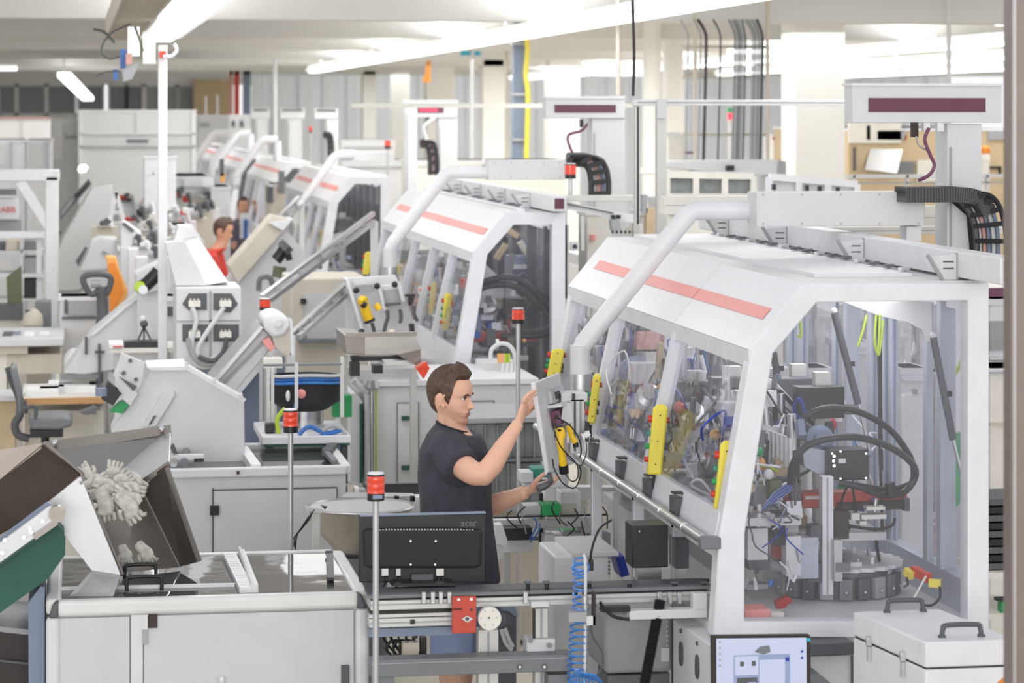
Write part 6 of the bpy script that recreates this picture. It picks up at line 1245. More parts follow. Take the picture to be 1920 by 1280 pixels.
MB().tube(pts, .0032, 6).build('coil', 'blue_hose', t); MB().tp([(1086, 1075, 9.62), (1073, 1065, 9.62), (1080, 1056, 9.62), (1102, 1057, 9.62), (1102, 1070, 9.62), (1086, 1078, 9.62), (1073, 1076, 9.62)], .0035, 8, 6).build('loop', 'blue_hose', t)
MB().tp([(1094, 1040, 9.6), (1098, 1070, 9.6), (1096, 1280, 9.6)], .006, 8, 3).build('rod', 'light_grey', t); MB().cyl(W(1097, 1117, 9.55), W(1097, 1130, 9.55), .012).build('fitting', 'chrome', t); MB().r(1067, 1148, 1100, 1166, 9.56, .04).build('bracket', 'mid_grey', t); MB().r(1112, 1110, 1117, 1172, 9.56, .03).build('dark_strip', 'dark_brown', t); MB().r(1100, 1155, 1116, 1172, 9.56, .03).build('clamp', 'light_grey', t)
for i in range(8):
    MB().tp([(1066+i*7, 1287, 9.6), (1072+i*5, 1268, 9.58), (1082+i*5, 1258+i, 9.56), (1096+i*5, 1268+2*i, 9.6)], .003, 6, 4).build('coil_end', 'blue_hose', t)
t = T('black_cable', 'black cable arcing down beside the blue coiled hose to the conveyor', 'cable', W(1110, 1090, 9.8))
MB().tp([(1146, 975, 9.9), (1125, 990, 9.85), (1112, 1020, 9.8), (1107, 1050, 9.8), (1110, 1065, 9.8)], .0045, 8, 6).build('cable', 'black', t); MB().tp([(1108, 1172, 9.6), (1112, 1195, 9.6), (1128, 1220, 9.6), (1130, 1245, 9.6), (1118, 1268, 9.6)], .0035, 8, 6).build('cable', 'dark_grey', t); MB().r(1106, 1050, 1113, 1070, 9.78, .03).build('plug', 'black', t)
t = T('grey_tank', 'pale grey square metal tank below the end of the conveyor', 'tank', W(1195, 1265, 9.9))
MB().pp([(1133, 1148), (1260, 1140), (1262, 1260), (1134, 1264)], 9.9, .35).build('body', 'mid_grey', t, .02, 3); MB().pp([(1128, 1130), (1262, 1124), (1260, 1141), (1133, 1149)], 9.88, .4).build('rim', 'light_grey', t, .006); MB().r(1140, 1264, 1256, 1500, 10, .2).build('stand', 'steel_grey', t)
for i in range(8): MB().cyl(W(1251, 1165+i*9, 9.89), W(1251, 1165+i*9, 9.9), .003, n=8).build('rivet', 'light_grey', t)
MB().r(1240, 1215, 1255, 1240, 9.89, .01).build('plate', 'light_grey', t)
t = T('support_bar', 'pale horizontal bar fixed under the conveyor end in front of the grey tank', 'bar', W(1240, 1160, 9.6))
MB().r(1180, 1143, 1326, 1160, 9.62, .05).build('bar', 'light_grey', t, .003); MB().r(1128, 1137, 1182, 1147, 9.62, .04).build('black_clamp', 'black', t); MB().r(1300, 1112, 1326, 1145, 9.62, .05).build('bracket', 'light_grey', t, .004); MB().tp([(1125, 1128, 9.6), (1133, 1140, 9.6), (1152, 1156, 9.6), (1180, 1161, 9.6)], .006, 8, 5).build('cable', 'black', t)
t = T('corrugated_hose', 'thick black corrugated hose slanting down in front of the grey tank', 'hose', W(1208, 1280, 9.6))
A_, B_ = W(1238, 1125, 9.66), W(1205, 1300, 9.55); L = 46
MB().tube([A_.lerp(B_, i/(2*L)) for i in range(2*L+1)], [(.022 if i % 2 else .0165) for i in range(2*L+1)], 14).build('hose', 'dark_hose', t)
t = T('white_cabinet', 'white cabinet with black oval recess handles at the bottom centre right', 'cabinet', W(1300, 1500, 9.45))
MB().prism([W(1264, 1170, 9.75), W(1280, 1150, 9.75), W(1336, 1200, 9.2), W(1336, 1700, 9.2), W(1264, 1700, 9.75)], (.35, .058, 0)).build('body', 'profile_blue', t, .004) if False else None
P0, P1 = W(1262, 1160, 9.8), W(1338, 1205, 9.25)
MB().prism([(P0.x, P0.y, .05), (P1.x, P1.y, .05), (P1.x+.3, P1.y, .05), (P0.x+.3, P0.y, .05)], (0, 0, W(1262, 1160, 9.8).z-.05)).build('body', 'light_grey', t, .004)
for f, yy in ((.22, 1225), (.62, 1250)):
    p = Vector((P0.x+(P1.x-P0.x)*f, P0.y+(P1.y-P0.y)*f, 0)); p.z = WZ(0, 0, 0).z if False else W(1290, yy, p.y).z; dd = Vector((P1.x-P0.x, P1.y-P0.y, 0)).normalized(); nn = Vector((-dd.y, dd.x, 0)); nn = nn if nn.x < 0 else -nn
    ov = [p+dd*.026*math.cos(a)*1.0+UP*.045*math.copysign(abs(math.sin(a))**.6, math.sin(a))+nn*.001 for a in [k*2*math.pi/24 for k in range(24)]]; MB().prism(ov, nn*.004).build('recess_handle', 'dark_grey', t, .002); MB().cyl(p+UP*.085, p+UP*.085+nn*.006, .008, n=12).build('key_lock', 'dark_grey', t)
# castor trolleys seen between the machines
t = T('castor_trolley', 'low trolley with grey swivel castors behind the man back', 'trolley', W(990, 1085, 15.5)); t['label'] = 'low trolley with grey swivel castors, seen past the man chest'
MB().r(930, 1040, 1060, 1048, 15.2, .5).build('deck', 'beige', t)
for x in (985, 1025): MB().lathe(W(x+3, 1074, 15.2), [(.04, -.012), (.04, .012)], 20, Matrix.Rotation(1.2, 4, 'Y')).build('wheel', 'dark_grey', t); MB().r(x-5, 1048, x+5, 1066, 15.2, .03).build('fork', 'alu', t)
for x in (967, 972): MB().r(x, 1030, x+5, 1095, 14.8, .02).build('leg', 'cream', t)
# small items between man and enclosure (y 880-1060)
t = T('feeder_bench', 'narrow white bench crowded with small green and grey devices beside the hand rail', 'bench', W(1040, 1100, 12.4))
MB().r(930, 1005, 1130, 1012, 12.2, .5).build('top', 'steel_grey', t); MB().r(925, 966, 1140, 969, 12.0, .02).build('black_rail', 'black', t); MB().r(925, 972, 1130, 990, 12.1, .06).build('profile', 'alu_profile', t, .003)
for x in (945, 1110): MB().r(x, 1012, x+12, 1300, 12.3, .05).build('leg', 'alu_profile', t)
for i, (x0, y0, x1, y1, m) in enumerate(((945, 990, 998, 1012, 'black'), (943, 1012, 1000, 1035, 'light_grey'), (1060, 1000, 1101, 1028, 'mid_grey'), (1103, 1000, 1145, 1028, 'mid_grey'), (1055, 994, 1102, 999, 'green'), (1018, 945, 1052, 968, 'green'), (985, 948, 1015, 966, 'alu'), (1020, 1002, 1040, 1024, 'white'), (1042, 1002, 1056, 1024, 'cream'), (1052, 922, 1090, 945, 'light_grey'), (978, 885, 1000, 905, 'light_grey'), (985, 905, 1060, 915, 'light_grey'), (1000, 878, 1032, 895, 'teal'), (1090, 975, 1125, 1000, 'light_grey'), (1050, 945, 1085, 965, 'beige'))):
    MB().r(x0, y0, x1, y1, 12.0+.04*(i % 5), .12).build('device', m, t, .003)
for i in range(14):
    x, y = 960+i*13, 950+rnd.uniform(-10, 40); MB().tp([(x, y, 11.9), (x+rnd.uniform(-15, 15), y+15, 11.9), (x+rnd.uniform(-20, 20), y+rnd.uniform(25, 45), 11.95)], .0035, 6, 5).build('cable', rnd.choice(['black', 'dark_grey', 'blue', 'mid_grey']), t)
MB().pp([(930, 985), (942, 983), (952, 1015), (946, 1025), (930, 1018)], 11.8, .08).build('white_lever', 'light_grey', t); MB().pp([(932, 1015), (944, 1020), (943, 1045), (935, 1050)], 11.85, .05).build('black_grip', 'light_grey', t)
for x in (1012, 1082, 1152): MB().r(x, 925, x+7, 1060, 12.15, .03).build('thin_post', 'dark_brown' if x == 1012 else 'white', t)
tag(MB().pp([(1155, 1045), (1170, 1042), (1180, 1078), (1165, 1082)], 11.2, .15).build('blue_container', 'blue_deep'), 'dark blue container tilted beneath the hand rail, left of the black control box', 'container')
# ================================================================ lower right: monitor, cases
VN = 8.75
t = T('monitor', 'computer monitor with a lit pale screen at the bottom right of centre', 'monitor', W(1428, 1400, VN))
MB().pp([(1335, 1192), (1519, 1190), (1520, 1360), (1337, 1362)], VN, .03).build('bezel', 'dark_brown', t, .003); sc_ = MB().pp([(1343, 1197), (1512, 1195), (1513, 1354), (1344, 1356)], VN-.002, .003).build('screen', 'screen_white', t)
def SR(x0, y0, x1, y1, m, n='screen_window', k=0): return MB().r(x0, y0, x1, y1, VN-.004-.001*k, .001).build(n, m, sc_)
SR(1376, 1227, 1481, 1340, 'screen_grey'); SR(1378, 1230, 1422, 1265, 'screen_white', k=1); SR(1424, 1236, 1472, 1335, 'screen_white', k=1); SR(1473, 1232, 1480, 1239, 'blue_deep', 'close_button', 2); SR(1382, 1270, 1420, 1300, 'dark_grey', 'picture_area', 1); SR(1402, 1278, 1418, 1300, 'screen_grey', 'picture_detail', 2)
SR(1388, 1240, 1395, 1249, 'dark_grey', 'icon', 2); SR(1410, 1239, 1417, 1248, 'dark_grey', 'icon', 2); MB().pp([(1415, 1222), (1425, 1212), (1442, 1210), (1445, 1222), (1432, 1226)], VN-.005, .001).build('bird_picture', 'steel_grey', sc_); SR(1513, 1196, 1519, 1202, 'cyan', 'power_sticker', 2)
for i in range(5): SR(1348, 1202+i*11, 1352, 1205+i*11, 'mid_grey', 'icon', 1)
for y in (1219, 1231): SR(1502, y, 1506, y+4, 'blue_deep', 'icon', 1)
MB().r(1400, 1360, 1460, 1420, VN+.03, .05).build('neck', 'dark_grey', t); MB().box(W(1428, 0, VN).x-.15, VN-.1, .0, W(1428, 0, VN).x+.15, VN+.15, .02).build('foot', 'dark_grey', t); MB().box(W(1428, 0, VN).x-.02, VN+.03, .0, W(1428, 0, VN).x+.02, VN+.07, W(1428, 1400, VN).z).build('stand_pole', 'dark_grey', t)
t = T('dark_shelf', 'dark grey ledge between the lit monitor and the white instrument case', 'shelf', W(1560, 1228, 9.2))
MB().r(1500, 1206, 1602, 1229, 9.3, .1).build('ledge', 'dark_grey', t, .003); MB().r(1520, 1229, 1600, 1700, 9.35, .06).build('door', 'light_grey', t); MB().r(1597, 1229, 1600, 1700, 9.34, .01).build('door_gap', 'dark_grey', t); MB().pp([(1520, 1265), (1536, 1262), (1560, 1282), (1520, 1285)], 9.2, .1).build('keyboard_tray', 'steel_grey', t)
VK = 8.35
t = T('instrument_case', 'white lidded instrument case with two dark handles, lower right corner', 'case', W(1750, 1400, VK+.2))
A1, A2, A3, A4 = W(1735, 1204, VK), W(1906, 1196, VK), WZ(1742, 1138, 0), None
zc = W(1735, 1204, VK).z; A3 = WZ(1600, 1146, zc); A4 = A3 + (A2-A1); A2.z = zc; A4.z = zc
hl = W(1735, 1204, VK).z - W(1735, 1252, VK).z
foot = [A1, A2, A4, A3]
MB().prism([p-UP*hl for p in foot], (0, 0, hl)).build('lid', 'white', t, .006, 3)
MB().prism([p-UP*(hl+.006)+((sum(foot, Vector())/4)-p).normalized()*.008 for p in foot], (0, 0, .006)).build('seal', 'dark_brown', t)
MB().prism([Vector((p.x, p.y, .02)) for p in foot], (0, 0, zc-hl-.026)).build('body', 'white', t, .006, 3)
for px, py, qx, qy in ((1766, 1195, 1840, 1193), (1663, 1148, 1731, 1146)):
    a_, b_ = WZ(px, py, zc), WZ(qx, qy, zc); d = b_-a_; h = .040; MB().tube([a_, a_+UP*h*.7+d*.03, a_+UP*h+d*.12, b_+UP*h-d*.12, b_+UP*h*.7-d*.03, b_], .0085, 10, 4).build('handle', 'dark_grey', t)
    for q in (a_, b_): MB().ob(q+UP*.004, (.022, .016, .008)).build('handle_foot', 'dark_grey', t)
for f in (.25, .72):
    q = A1.lerp(A3, 1-f)-UP*(hl+.0); nn = Vector((-(A3-A1).y, (A3-A1).x, 0)).normalized(); nn = nn if nn.x < 0 else -nn; lt = MB().ob(q+nn*.006+UP*.008, (.02, .02, .03)).build('latch', 'alu', t, .002); MB().ob(q+nn*.006-UP*.035, (.012, .012, .05)).build('latch_hook', 'alu', lt)
# foreground post at right edge
vp = 6.0
t = T('foreground_post', 'tall grey-brown post close to the camera at the right picture edge', 'post', (U(1915, vp), vp, 0))
mat('post_brown', '8b8079', .3, .5); MB().box(U(1896, vp), vp, 0, U(1940, vp), vp+.06, 4.3).build('post', 'post_brown', t, .008, 3); MB().box(U(1900, vp), vp-.002, .1, U(1904, vp), vp, 4.2).build('edge_strip', 'alu', t); MB().box(U(1896, vp)-.03, vp-.03, 0, U(1940, vp)+.03, vp+.09, .01).build('base_plate', 'steel_grey', t)
t = T('orange_cable', 'orange corrugated cable in the bottom right corner', 'cable', W(1900, 1275, 7.9)); MB().tp([(1868, 1290, 7.9), (1885, 1275, 7.88), (1905, 1266, 7.86), (1930, 1262, 7.84)], .011, 10, 8).build('cable', 'orange', t); MB().tp([(1880, 1290, 7.86), (1900, 1280, 7.84), (1930, 1274, 7.8)], .009, 10, 6).build('cable', 'red', t)
# black crates and white shelves right of the nearest enclosure
t = T('crate_rack', 'white rack with black folded crates at the right, behind the nearest enclosure', 'rack', W(1875, 1300, 10.4))
for y in (1072, 1148, 1250): MB().r(1848, y, 1960, y+12, 10.4, .4).build('shelf', 'cream', t)
MB().box(U(1850, 10.5), 10.5, 0, U(1856, 10.5), 10.55, 1.2).build('upright', 'light_grey', t); MB().box(U(1958, 10.5), 10.5, 0, U(1964, 10.5), 10.55, 1.4).build('upright', 'light_grey', t)
t2 = T('crate_stack', 'stack of black perforated crates on the white rack at the right', 'crates', W(1875, 1072, 10.5))
for i in range(9): MB().r(1852, 935+i*15, 1950, 947+i*15, 10.45, .3).build('crate', 'black_matt' if i % 2 else 'dark_grey', t2, .003)
t = T('small_green_tool', 'small green and black tool on the lower shelf of the white rack', 'tool', W(1880, 1148, 10.35)); MB().r(1878, 1128, 1895, 1148, 10.35, .05).build('body', 'green', t); MB().r(1868, 1120, 1900, 1126, 10.35, .03).build('bar', 'black', t)
# ================================================================ left and far background
def gm(x0, y0, x1, y1, v, dv, label, name='machine_cabinet', cat='machine', body='light_grey', feats=(), floor=True):
    """a machine housing whose front face fills the rectangle at distance v; feats are (kind, x0, y0, x1, y1, material)"""
    t = T(name, label, cat, W((x0+x1)/2, y1, v)); a, b = U(x0, v), U(x1, v); z1 = W((x0+x1)/2, y0, v).z; z0 = 0 if floor else W((x0+x1)/2, y1, v).z
    MB().box(a, v, z0, b, v+dv, z1).build('body', body, t, .01); MB().box(a-.01, v-.01, z1-.03, b+.01, v+dv+.01, z1).build('top_edge', 'white', t)
    for k, p, q, r, s_, m in feats: MB().r(p, q, r, s_, v-.03, .05).build(k, m, t)
    return t
gm(147, 206, 368, 330, 40, 3, 'big light grey enclosed machine on the left with horizontal seams', feats=(('seam', 149, 250, 366, 252, 'light_grey'), ('seam', 149, 274, 366, 277, 'mid_grey'), ('seam', 256, 208, 258, 250, 'white'), ('name_plate', 238, 262, 278, 266, 'dark_grey'), ('side_post', 147, 206, 155, 330, 'white'), ('side_post', 360, 206, 368, 330, 'white')))
gm(95, 222, 146, 330, 42, 2, 'narrow pale machine just left of the big light grey enclosed machine', feats=(('plate', 122, 255, 144, 259, 'mid_grey'), ('panel', 100, 230, 118, 300, 'white')))
gm(50, 262, 97, 345, 32, 1.5, 'pale machine behind the white support frame', body='white', feats=(('window', 56, 268, 80, 310, 'light_grey'), ('seam', 88, 265, 89, 340, 'mid_grey')))
gm(-20, 262, 48, 350, 33, 1.5, 'pale machine at the far left edge behind the white support frame', body='white', feats=(('window', -10, 270, 12, 310, 'light_grey'), ('seam', 20, 265, 21, 340, 'mid_grey')))
gm(-20, 222, 94, 262, 46, 2, 'long low pale machine below the dark windows', body='column', feats=(('strip', -20, 220, 94, 223, 'pinkish'), ('door_seam', 40, 224, 42, 262, 'light_grey')))
gm(270, 291, 330, 375, 27, .3, 'white upright panel standing behind the tall white pole', 'panel_board', 'panel', 'white', (('spot', 286, 322, 289, 328, 'mid_grey'), ('spot', 310, 345, 313, 350, 'mid_grey')))
gm(370, 215, 432, 262, 55, 1, 'far pale machine in front of the tan wall section', body='light_grey', feats=(('post', 384, 180, 388, 215, 'white'), ('post', 406, 178, 410, 215, 'white'), ('dark', 374, 230, 392, 238, 'mid_grey')))
gm(432, 215, 470, 240, 52, 1, 'small far machine with dark sockets below the red riser pipe', feats=(('socket', 434, 226, 440, 238, 'dark_grey'), ('socket', 450, 226, 456, 238, 'dark_grey')))
gm(330, 330, 392, 372, 30, 1.5, 'pale blurred machine left of the distant tube arms', body='light_grey', feats=(('glass', 345, 335, 385, 350, 'clear_plastic'), ('dark', 336, 350, 344, 362, 'dark_grey')))
gm(395, 350, 432, 400, 29, 1, 'light box machine behind the person in grey', body='light_grey', feats=(('blue_window', 380, 332, 402, 350, 'clear_plastic'), ('black_motor', 412, 298, 420, 330, 'dark_grey'), ('orange_part', 414, 325, 422, 342, 'orange_pale')))
gm(506, 345, 545, 420, 31.5, .8, 'dark gapped machine flank between third and fourth enclosures', body='beige', feats=(('vent', 500, 350, 512, 380, 'dark_grey'), ('vent', 522, 320, 534, 362, 'steel_grey')))
gm(640, 300, 760, 345, 38, 1, 'low white machine line behind the third enclosure roof', body='white', feats=(('stripe', 645, 312, 755, 315, 'mid_grey'),))
gm(770, 300, 1060, 350, 36, 1, 'long low cream machine line in front of the far white columns', body='cream', feats=(('rail', 775, 308, 1055, 311, 'light_grey'), ('vents', 850, 316, 1050, 326, 'mid_grey'), ('posts', 905, 296, 909, 330, 'white')))
gm(640, 262, 740, 300, 46, 1, 'distant pale machine behind the small red lamp', body='light_grey', feats=(('seam', 645, 275, 735, 277, 'mid_grey'),))
# white support frame on the left
v = 23
t = T('welded_framework', 'white welded frame with diagonal brace at the left edge', 'frame', W(98, 640, v))
MB().r(-30, 318, 112, 340, v, .15).build('top_beam', 'white', t, .01); MB().box(U(85, v), v, 0, U(110, v), v+.12, W(98, 330, v).z).build('post', 'white', t, .01); MB().bar(W(38, 340, v+.05), W(92, 425, v+.05), .08, .08).build('brace', 'white', t); MB().r(-30, 434, 90, 446, v+.02, .1).build('middle_beam', 'white', t); MB().box(U(-28, v), v, 0, U(-10, v), v+.1, W(0, 330, v).z).build('post', 'white', t)
MB().r(-30, 515, 86, 520, v+.02, .1).build('lower_beam', 'light_grey', t); MB().box(U(68, v), v+.1, 0, U(78, v), v+.2, W(70, 440, v).z).build('post', 'white', t)
t = T('robot_controller', 'white box with red lettering at the left edge under the frame beam', 'controller', W(10, 412, 23.4))
MB().r(-30, 372, 34, 412, 23.4, .2).build('case', 'white', t, .01); text('ABB', W(15, 398, 23.38), .07, 'red', t, 'brand_lettering'); MB().r(-30, 412, 40, 434, 23.5, .2).build('base', 'mid_grey', t); MB().r(-20, 355, 30, 366, 23.4, .2).build('grille', 'steel_grey', t)
t = T('steel_shelf', 'grey shelf rack loaded with boxes behind the white frame post', 'shelf', W(50, 600, 24.5))
for y in (470, 512, 560): MB().r(-20, y, 84, y+4, 24.5, .5).build('shelf_board', 'light_grey', t)
for x in (-10, 38, 82): MB().box(U(x, 24.5), 24.5, 0, U(x+4, 24.5), 24.55, W(40, 445, 24.5).z).build('upright', 'light_grey', t)
for i, (x0, y0, x1, y1, m, l) in enumerate(((45, 452, 70, 470, 'steel_grey', 'dark grey storage box on the top board of the grey shelf rack'), (10, 450, 36, 470, 'beige', 'beige storage box on the top board of the grey shelf rack'), (45, 482, 80, 512, 'mid_grey', 'mid grey storage box on the middle board of the grey shelf rack'), (-8, 455, 8, 470, 'dark_grey', 'dark box at the left end of the grey shelf rack'), (45, 522, 70, 560, 'black', 'black box on the lower board of the grey shelf rack'))):
    tag(MB().r(x0, y0, x1, y1, 24.55, .35).build('storage_box', m, None, .01), l, 'box')
t = T('wall_monitor', 'olive-dark monitor standing at the left edge above a black printer', 'monitor', W(25, 570, 21.5)); MB().pp([(12, 520), (40, 498), (41, 572), (14, 572)], 21.5, .06).build('screen', 'green_khaki', t); MB().r(-10, 572, 42, 600, 21.4, .3).build('printer', 'dark_grey', t); MB().box(U(-5, 21.5), 21.5, 0, U(40, 21.5), 21.8, W(20, 600, 21.5).z).build('cabinet', 'cream', t)
t = T('waste_bin', 'dark grey plastic bin with a wrapped roll beside it', 'bin', W(82, 636, 21)); MB().r(66, 566, 96, 637, 21.2, .3).build('bin', 'steel_grey', t, .01); MB().lathe(W(62, 618, 21), [(.05, 0), (.08, .04), (.07, .12), (.03, .16)]).build('wrapped_roll', 'beige', t); MB().lathe(W(56, 600, 21), [(.03, 0), (.035, .08)]).build('bottle', 'dark_grey', t)
MB().box(U(50, 21.1), 21.1, 0, U(96, 21.1), 21.5, W(70, 637, 21).z).build('stand', 'beige', t)
gm(112, 556, 186, 596, 20.5, .4, 'silver oven-like cabinet with a grey window left of the pallet truck handle', 'oven', 'oven', 'light_grey', (('window', 128, 565, 183, 590, 'mid_grey'), ('handle', 121, 562, 126, 588, 'dark_grey'), ('base_line', 116, 594, 180, 598, 'dark_grey')))
t = T('pallet_truck', 'black looped handle of a hand pallet truck in front of the orange chute', 'pallet truck', W(190, 740, 19.5))
MB().tp([(188, 540, 19.5), (172, 552, 19.5), (156, 528, 19.5), (160, 517, 19.5), (182, 514, 19.5), (204, 517, 19.5), (208, 530, 19.5), (198, 552, 19.5), (190, 542, 19.5)], .022, 10, 5).build('loop_handle', 'dark_grey', t); MB().tp([(190, 532, 19.5), (170, 532, 19.5)], .03).build('lever', 'mid_grey', t); MB().tp([(190, 538, 19.5), (192, 590, 19.5), (186, 620, 19.4)], .04, 10, 3).build('shaft', 'dark_grey', t); MB().r(196, 560, 203, 595, 19.5, .1).build('cylinder', 'dark_grey', t); p = W(186, 620, 19.4); MB().cyl(p, (p.x, p.y, .1), .03).build('mast', 'dark_grey', t); MB().box(p.x-.25, p.y-.1, .05, p.x+.25, p.y+1.1, .13).build('forks', 'dark_grey', t)
t = T('orange_chute', 'orange angled sheet metal chute in the left middle distance', 'chute', W(220, 590, 20.2))
MB().pp([(198, 481), (218, 482), (222, 500), (240, 545), (236, 562), (206, 590), (202, 500)], 20.2, .25).build('side', 'orange_pale', t, .01); MB().pp([(202, 494), (214, 492), (226, 520), (232, 548), (206, 588)], 20.18, .02).build('inner_face', 'orange', t); MB().r(206, 588, 212, 760, 20.3, .05).build('leg', 'orange', t)
def slab(pts, v, dv, m, label, extra=(), name='incline_housing'):
    t = T(name, label, 'machine', W(sum(p[0] for p in pts)/len(pts), max(p[1] for p in pts), v)); MB().pp(pts, v, dv).build('housing', m, t, .01)
    for n_, q, mm in extra: MB().pp(q, v-.03, .06).build(n_, mm, t)
    lo = max(pts, key=lambda p: p[1]); c = W(sum(p[0] for p in pts)/len(pts), lo[1]-5, v); MB().box(c.x-.1, v+.05, 0, c.x+.1, v+dv, c.z).build('pedestal', 'light_grey', t); return t
slab([(118, 700), (172, 626), (300, 520), (312, 540), (312, 640), (240, 690), (160, 702)], 17.8, .5, 'light_grey', 'large light grey sloping machine flank in front of the orange chute', (('black_foot', [(159, 632), (164, 632), (164, 664), (159, 664)], 'dark_grey'), ('rubber_bar', [(184, 645), (188, 645), (189, 715), (184, 715)], 'dark_grey'), ('rubber_bar', [(178, 658), (196, 658), (196, 662), (178, 662)], 'dark_grey'), ('edge', [(300, 518), (304, 522), (174, 630), (171, 626)], 'white')))
slab([(108, 470), (118, 445), (172, 352), (210, 345), (212, 470), (150, 545), (108, 545)], 27, .8, 'light_grey', 'tall sloping grey machine with black framed belt left of the tall white pole', (('belt_frame', [(112, 395), (166, 335), (172, 345), (114, 412)], 'dark_grey'), ('belt', [(114, 396), (164, 340), (168, 345), (116, 404)], 'mid_grey'), ('dot', [(111, 433), (115, 433), (115, 439), (111, 439)], 'dark_grey'), ('round_lamp', [(146, 318), (150, 310), (160, 308), (165, 314), (160, 322), (150, 323)], 'lamp_white')))  # bright round patch is a lamp reflection modelled as a glowing piece
slab([(150, 500), (172, 452), (188, 446), (220, 448), (222, 500), (205, 505), (150, 508)], 22.5, .5, 'light_grey', 'pale sloping machine above the black looped handle', (('black_edge', [(142, 490), (160, 462), (164, 465), (147, 500)], 'dark_grey'), ('black_motor', [(190, 416), (200, 408), (210, 414), (204, 422), (194, 422)], 'dark_grey'), ('slot', [(190, 474), (194, 468), (206, 478)], 'mid_grey')))
slab([(226, 420), (236, 416), (266, 438), (268, 480), (240, 484), (226, 478)], 22, .5, 'white', 'white box machine with slanted top left of the tall white pole', (('slot', [(228, 419), (234, 417), (252, 432), (247, 436)], 'dark_grey'),))
slab([(252, 512), (300, 490), (312, 505), (300, 545), (270, 552)], 17.6, .3, 'light_grey', 'short light ramp behind the black camera head by the tall white pole')
t = T('inspection_camera', 'black camera head with yellow ring beside the tall white pole', 'camera', W(270, 552, 17.4)); MB().tp([(262, 540, 17.4), (275, 532, 17.4), (292, 515, 17.4), (298, 508, 17.4)], .045, 12, 4).build('body', 'black', t); MB().lathe(W(262, 538, 17.3), [(.035, -.02), (.035, .02)], 16, Matrix.Rotation(1.3, 4, 'X')).build('ring', 'lime', t); MB().lathe(W(268, 545, 17.3), [(.03, -.02), (.03, .03)], 16, Matrix.Rotation(1.3, 4, 'X')).build('lens', 'white', t)
t = T('white_a_frame', 'white A-shaped stand in the left background', 'stand', W(218, 420, 26))
MB().bar(W(218, 360, 26), W(205, 420, 26), .04, .04).build('leg', 'white', t); MB().bar(W(218, 360, 26), W(236, 425, 26), .04, .04).build('leg', 'white', t); MB().bar(W(210, 398, 26), W(226, 398, 26), .03, .03).build('rung', 'white', t); MB().r(203, 418, 240, 424, 25.9, .4).build('base', 'light_grey', t); MB().box(U(214, 26), 26, 0, U(222, 26), 26.2, W(218, 424, 26).z).build('foot', 'light_grey', t)
# scattered far machine parts, each a small unit
far = random.Random(5); kinds = [('valve_unit', 'valve unit'), ('drive_motor', 'drive motor'), ('sensor_box', 'sensor box')]
spots = [(190,385,'dark_grey','dark'),(232,372,'red','red'),(243,375,'dark_grey','dark oblong'),(275,376,'red','red'),(330,365,'red','tall red'),(349,375,'red','red'),(245,412,'lamp_dark','brown-red'),(345,405,'red','red cylindrical'),(262,402,'black','black'),(275,425,'beige','beige'),(285,410,'cream','cream'),(300,370,'light_grey','light'),(378,388,'dark_grey','dark oblong'),(390,385,'black','black'),(288,440,'blue_deep','dark blue'),(282,448,'steel_grey','dark grey'),(255,455,'alu','silver'),(275,395,'mid_grey','grey'),(352,395,'beige','beige'),(365,400,'light_grey','light'),(320,395,'cream','cream'),(270,462,'white','white'),(286,475,'white','white'),(325,410,'light_grey','light'),(196,420,'dark_grey','dark'),(340,418,'pinkish','pinkish'),(382,370,'alu','silver'),(330,440,'light_grey','light')]
for i, (x, y, m, c_) in enumerate(spots):
    v = 30-(y-360)*.09; n_, k_ = kinds[i % 3]; w_ = far.uniform(5, 11); h_ = far.uniform(5, 10)
    near_ = 'the black looped handle' if x < 215 else ('the white upright panel' if y < 385 else 'the tall white pole')
    side_ = ('upper ' if y < 395 else 'lower ') + ('left' if x < 300 else 'right')
    t = T(n_, '%s %s %s of %s, %d from the left among the blurred far units' % (c_, k_, side_, near_, 1+sorted(spots).index(spots[i])), k_, W(x, y+h_, v)); t['label'] = '%s %s blurred far off, %s of %s' % (c_, k_, side_, near_)
    MB().r(x-w_, y-h_, x+w_, y+h_*.6, v, .25).build('body', m, t, .02); MB().r(x-w_*1.3, y+h_*.6, x+w_*1.3, y+h_, v-.05, .35).build('base', far.choice(['light_grey', 'mid_grey', 'beige']), t); MB().tp([(x, y-h_*.6, v-.05), (x+w_*.8, y-h_*1.5, v-.05), (x+w_*1.4, y+h_, v-.05)], .02, 6, 4).build('cable', far.choice(['dark_grey', 'mid_grey', 'white']), t)
    p = W(x, y+h_, v); MB().box(p.x-.12, v, 0, p.x+.12, v+.3, p.z).build('stand', far.choice(['light_grey', 'beige', 'white']), t)
gm(225, 470, 312, 520, 23, 1, 'pale low machine bench left of the tall white pole', body='cream', feats=(('bright_top', 268, 474, 300, 484, 'white'),))
gm(322, 422, 352, 460, 24, .6, 'small white machine above the folded hopper', body='white')
gm(300, 556, 330, 600, 17.2, .3, 'grey unit with black coil left of the box with connectors', body='light_grey', feats=(('black_coil', 308, 575, 328, 592, 'dark_grey'),))
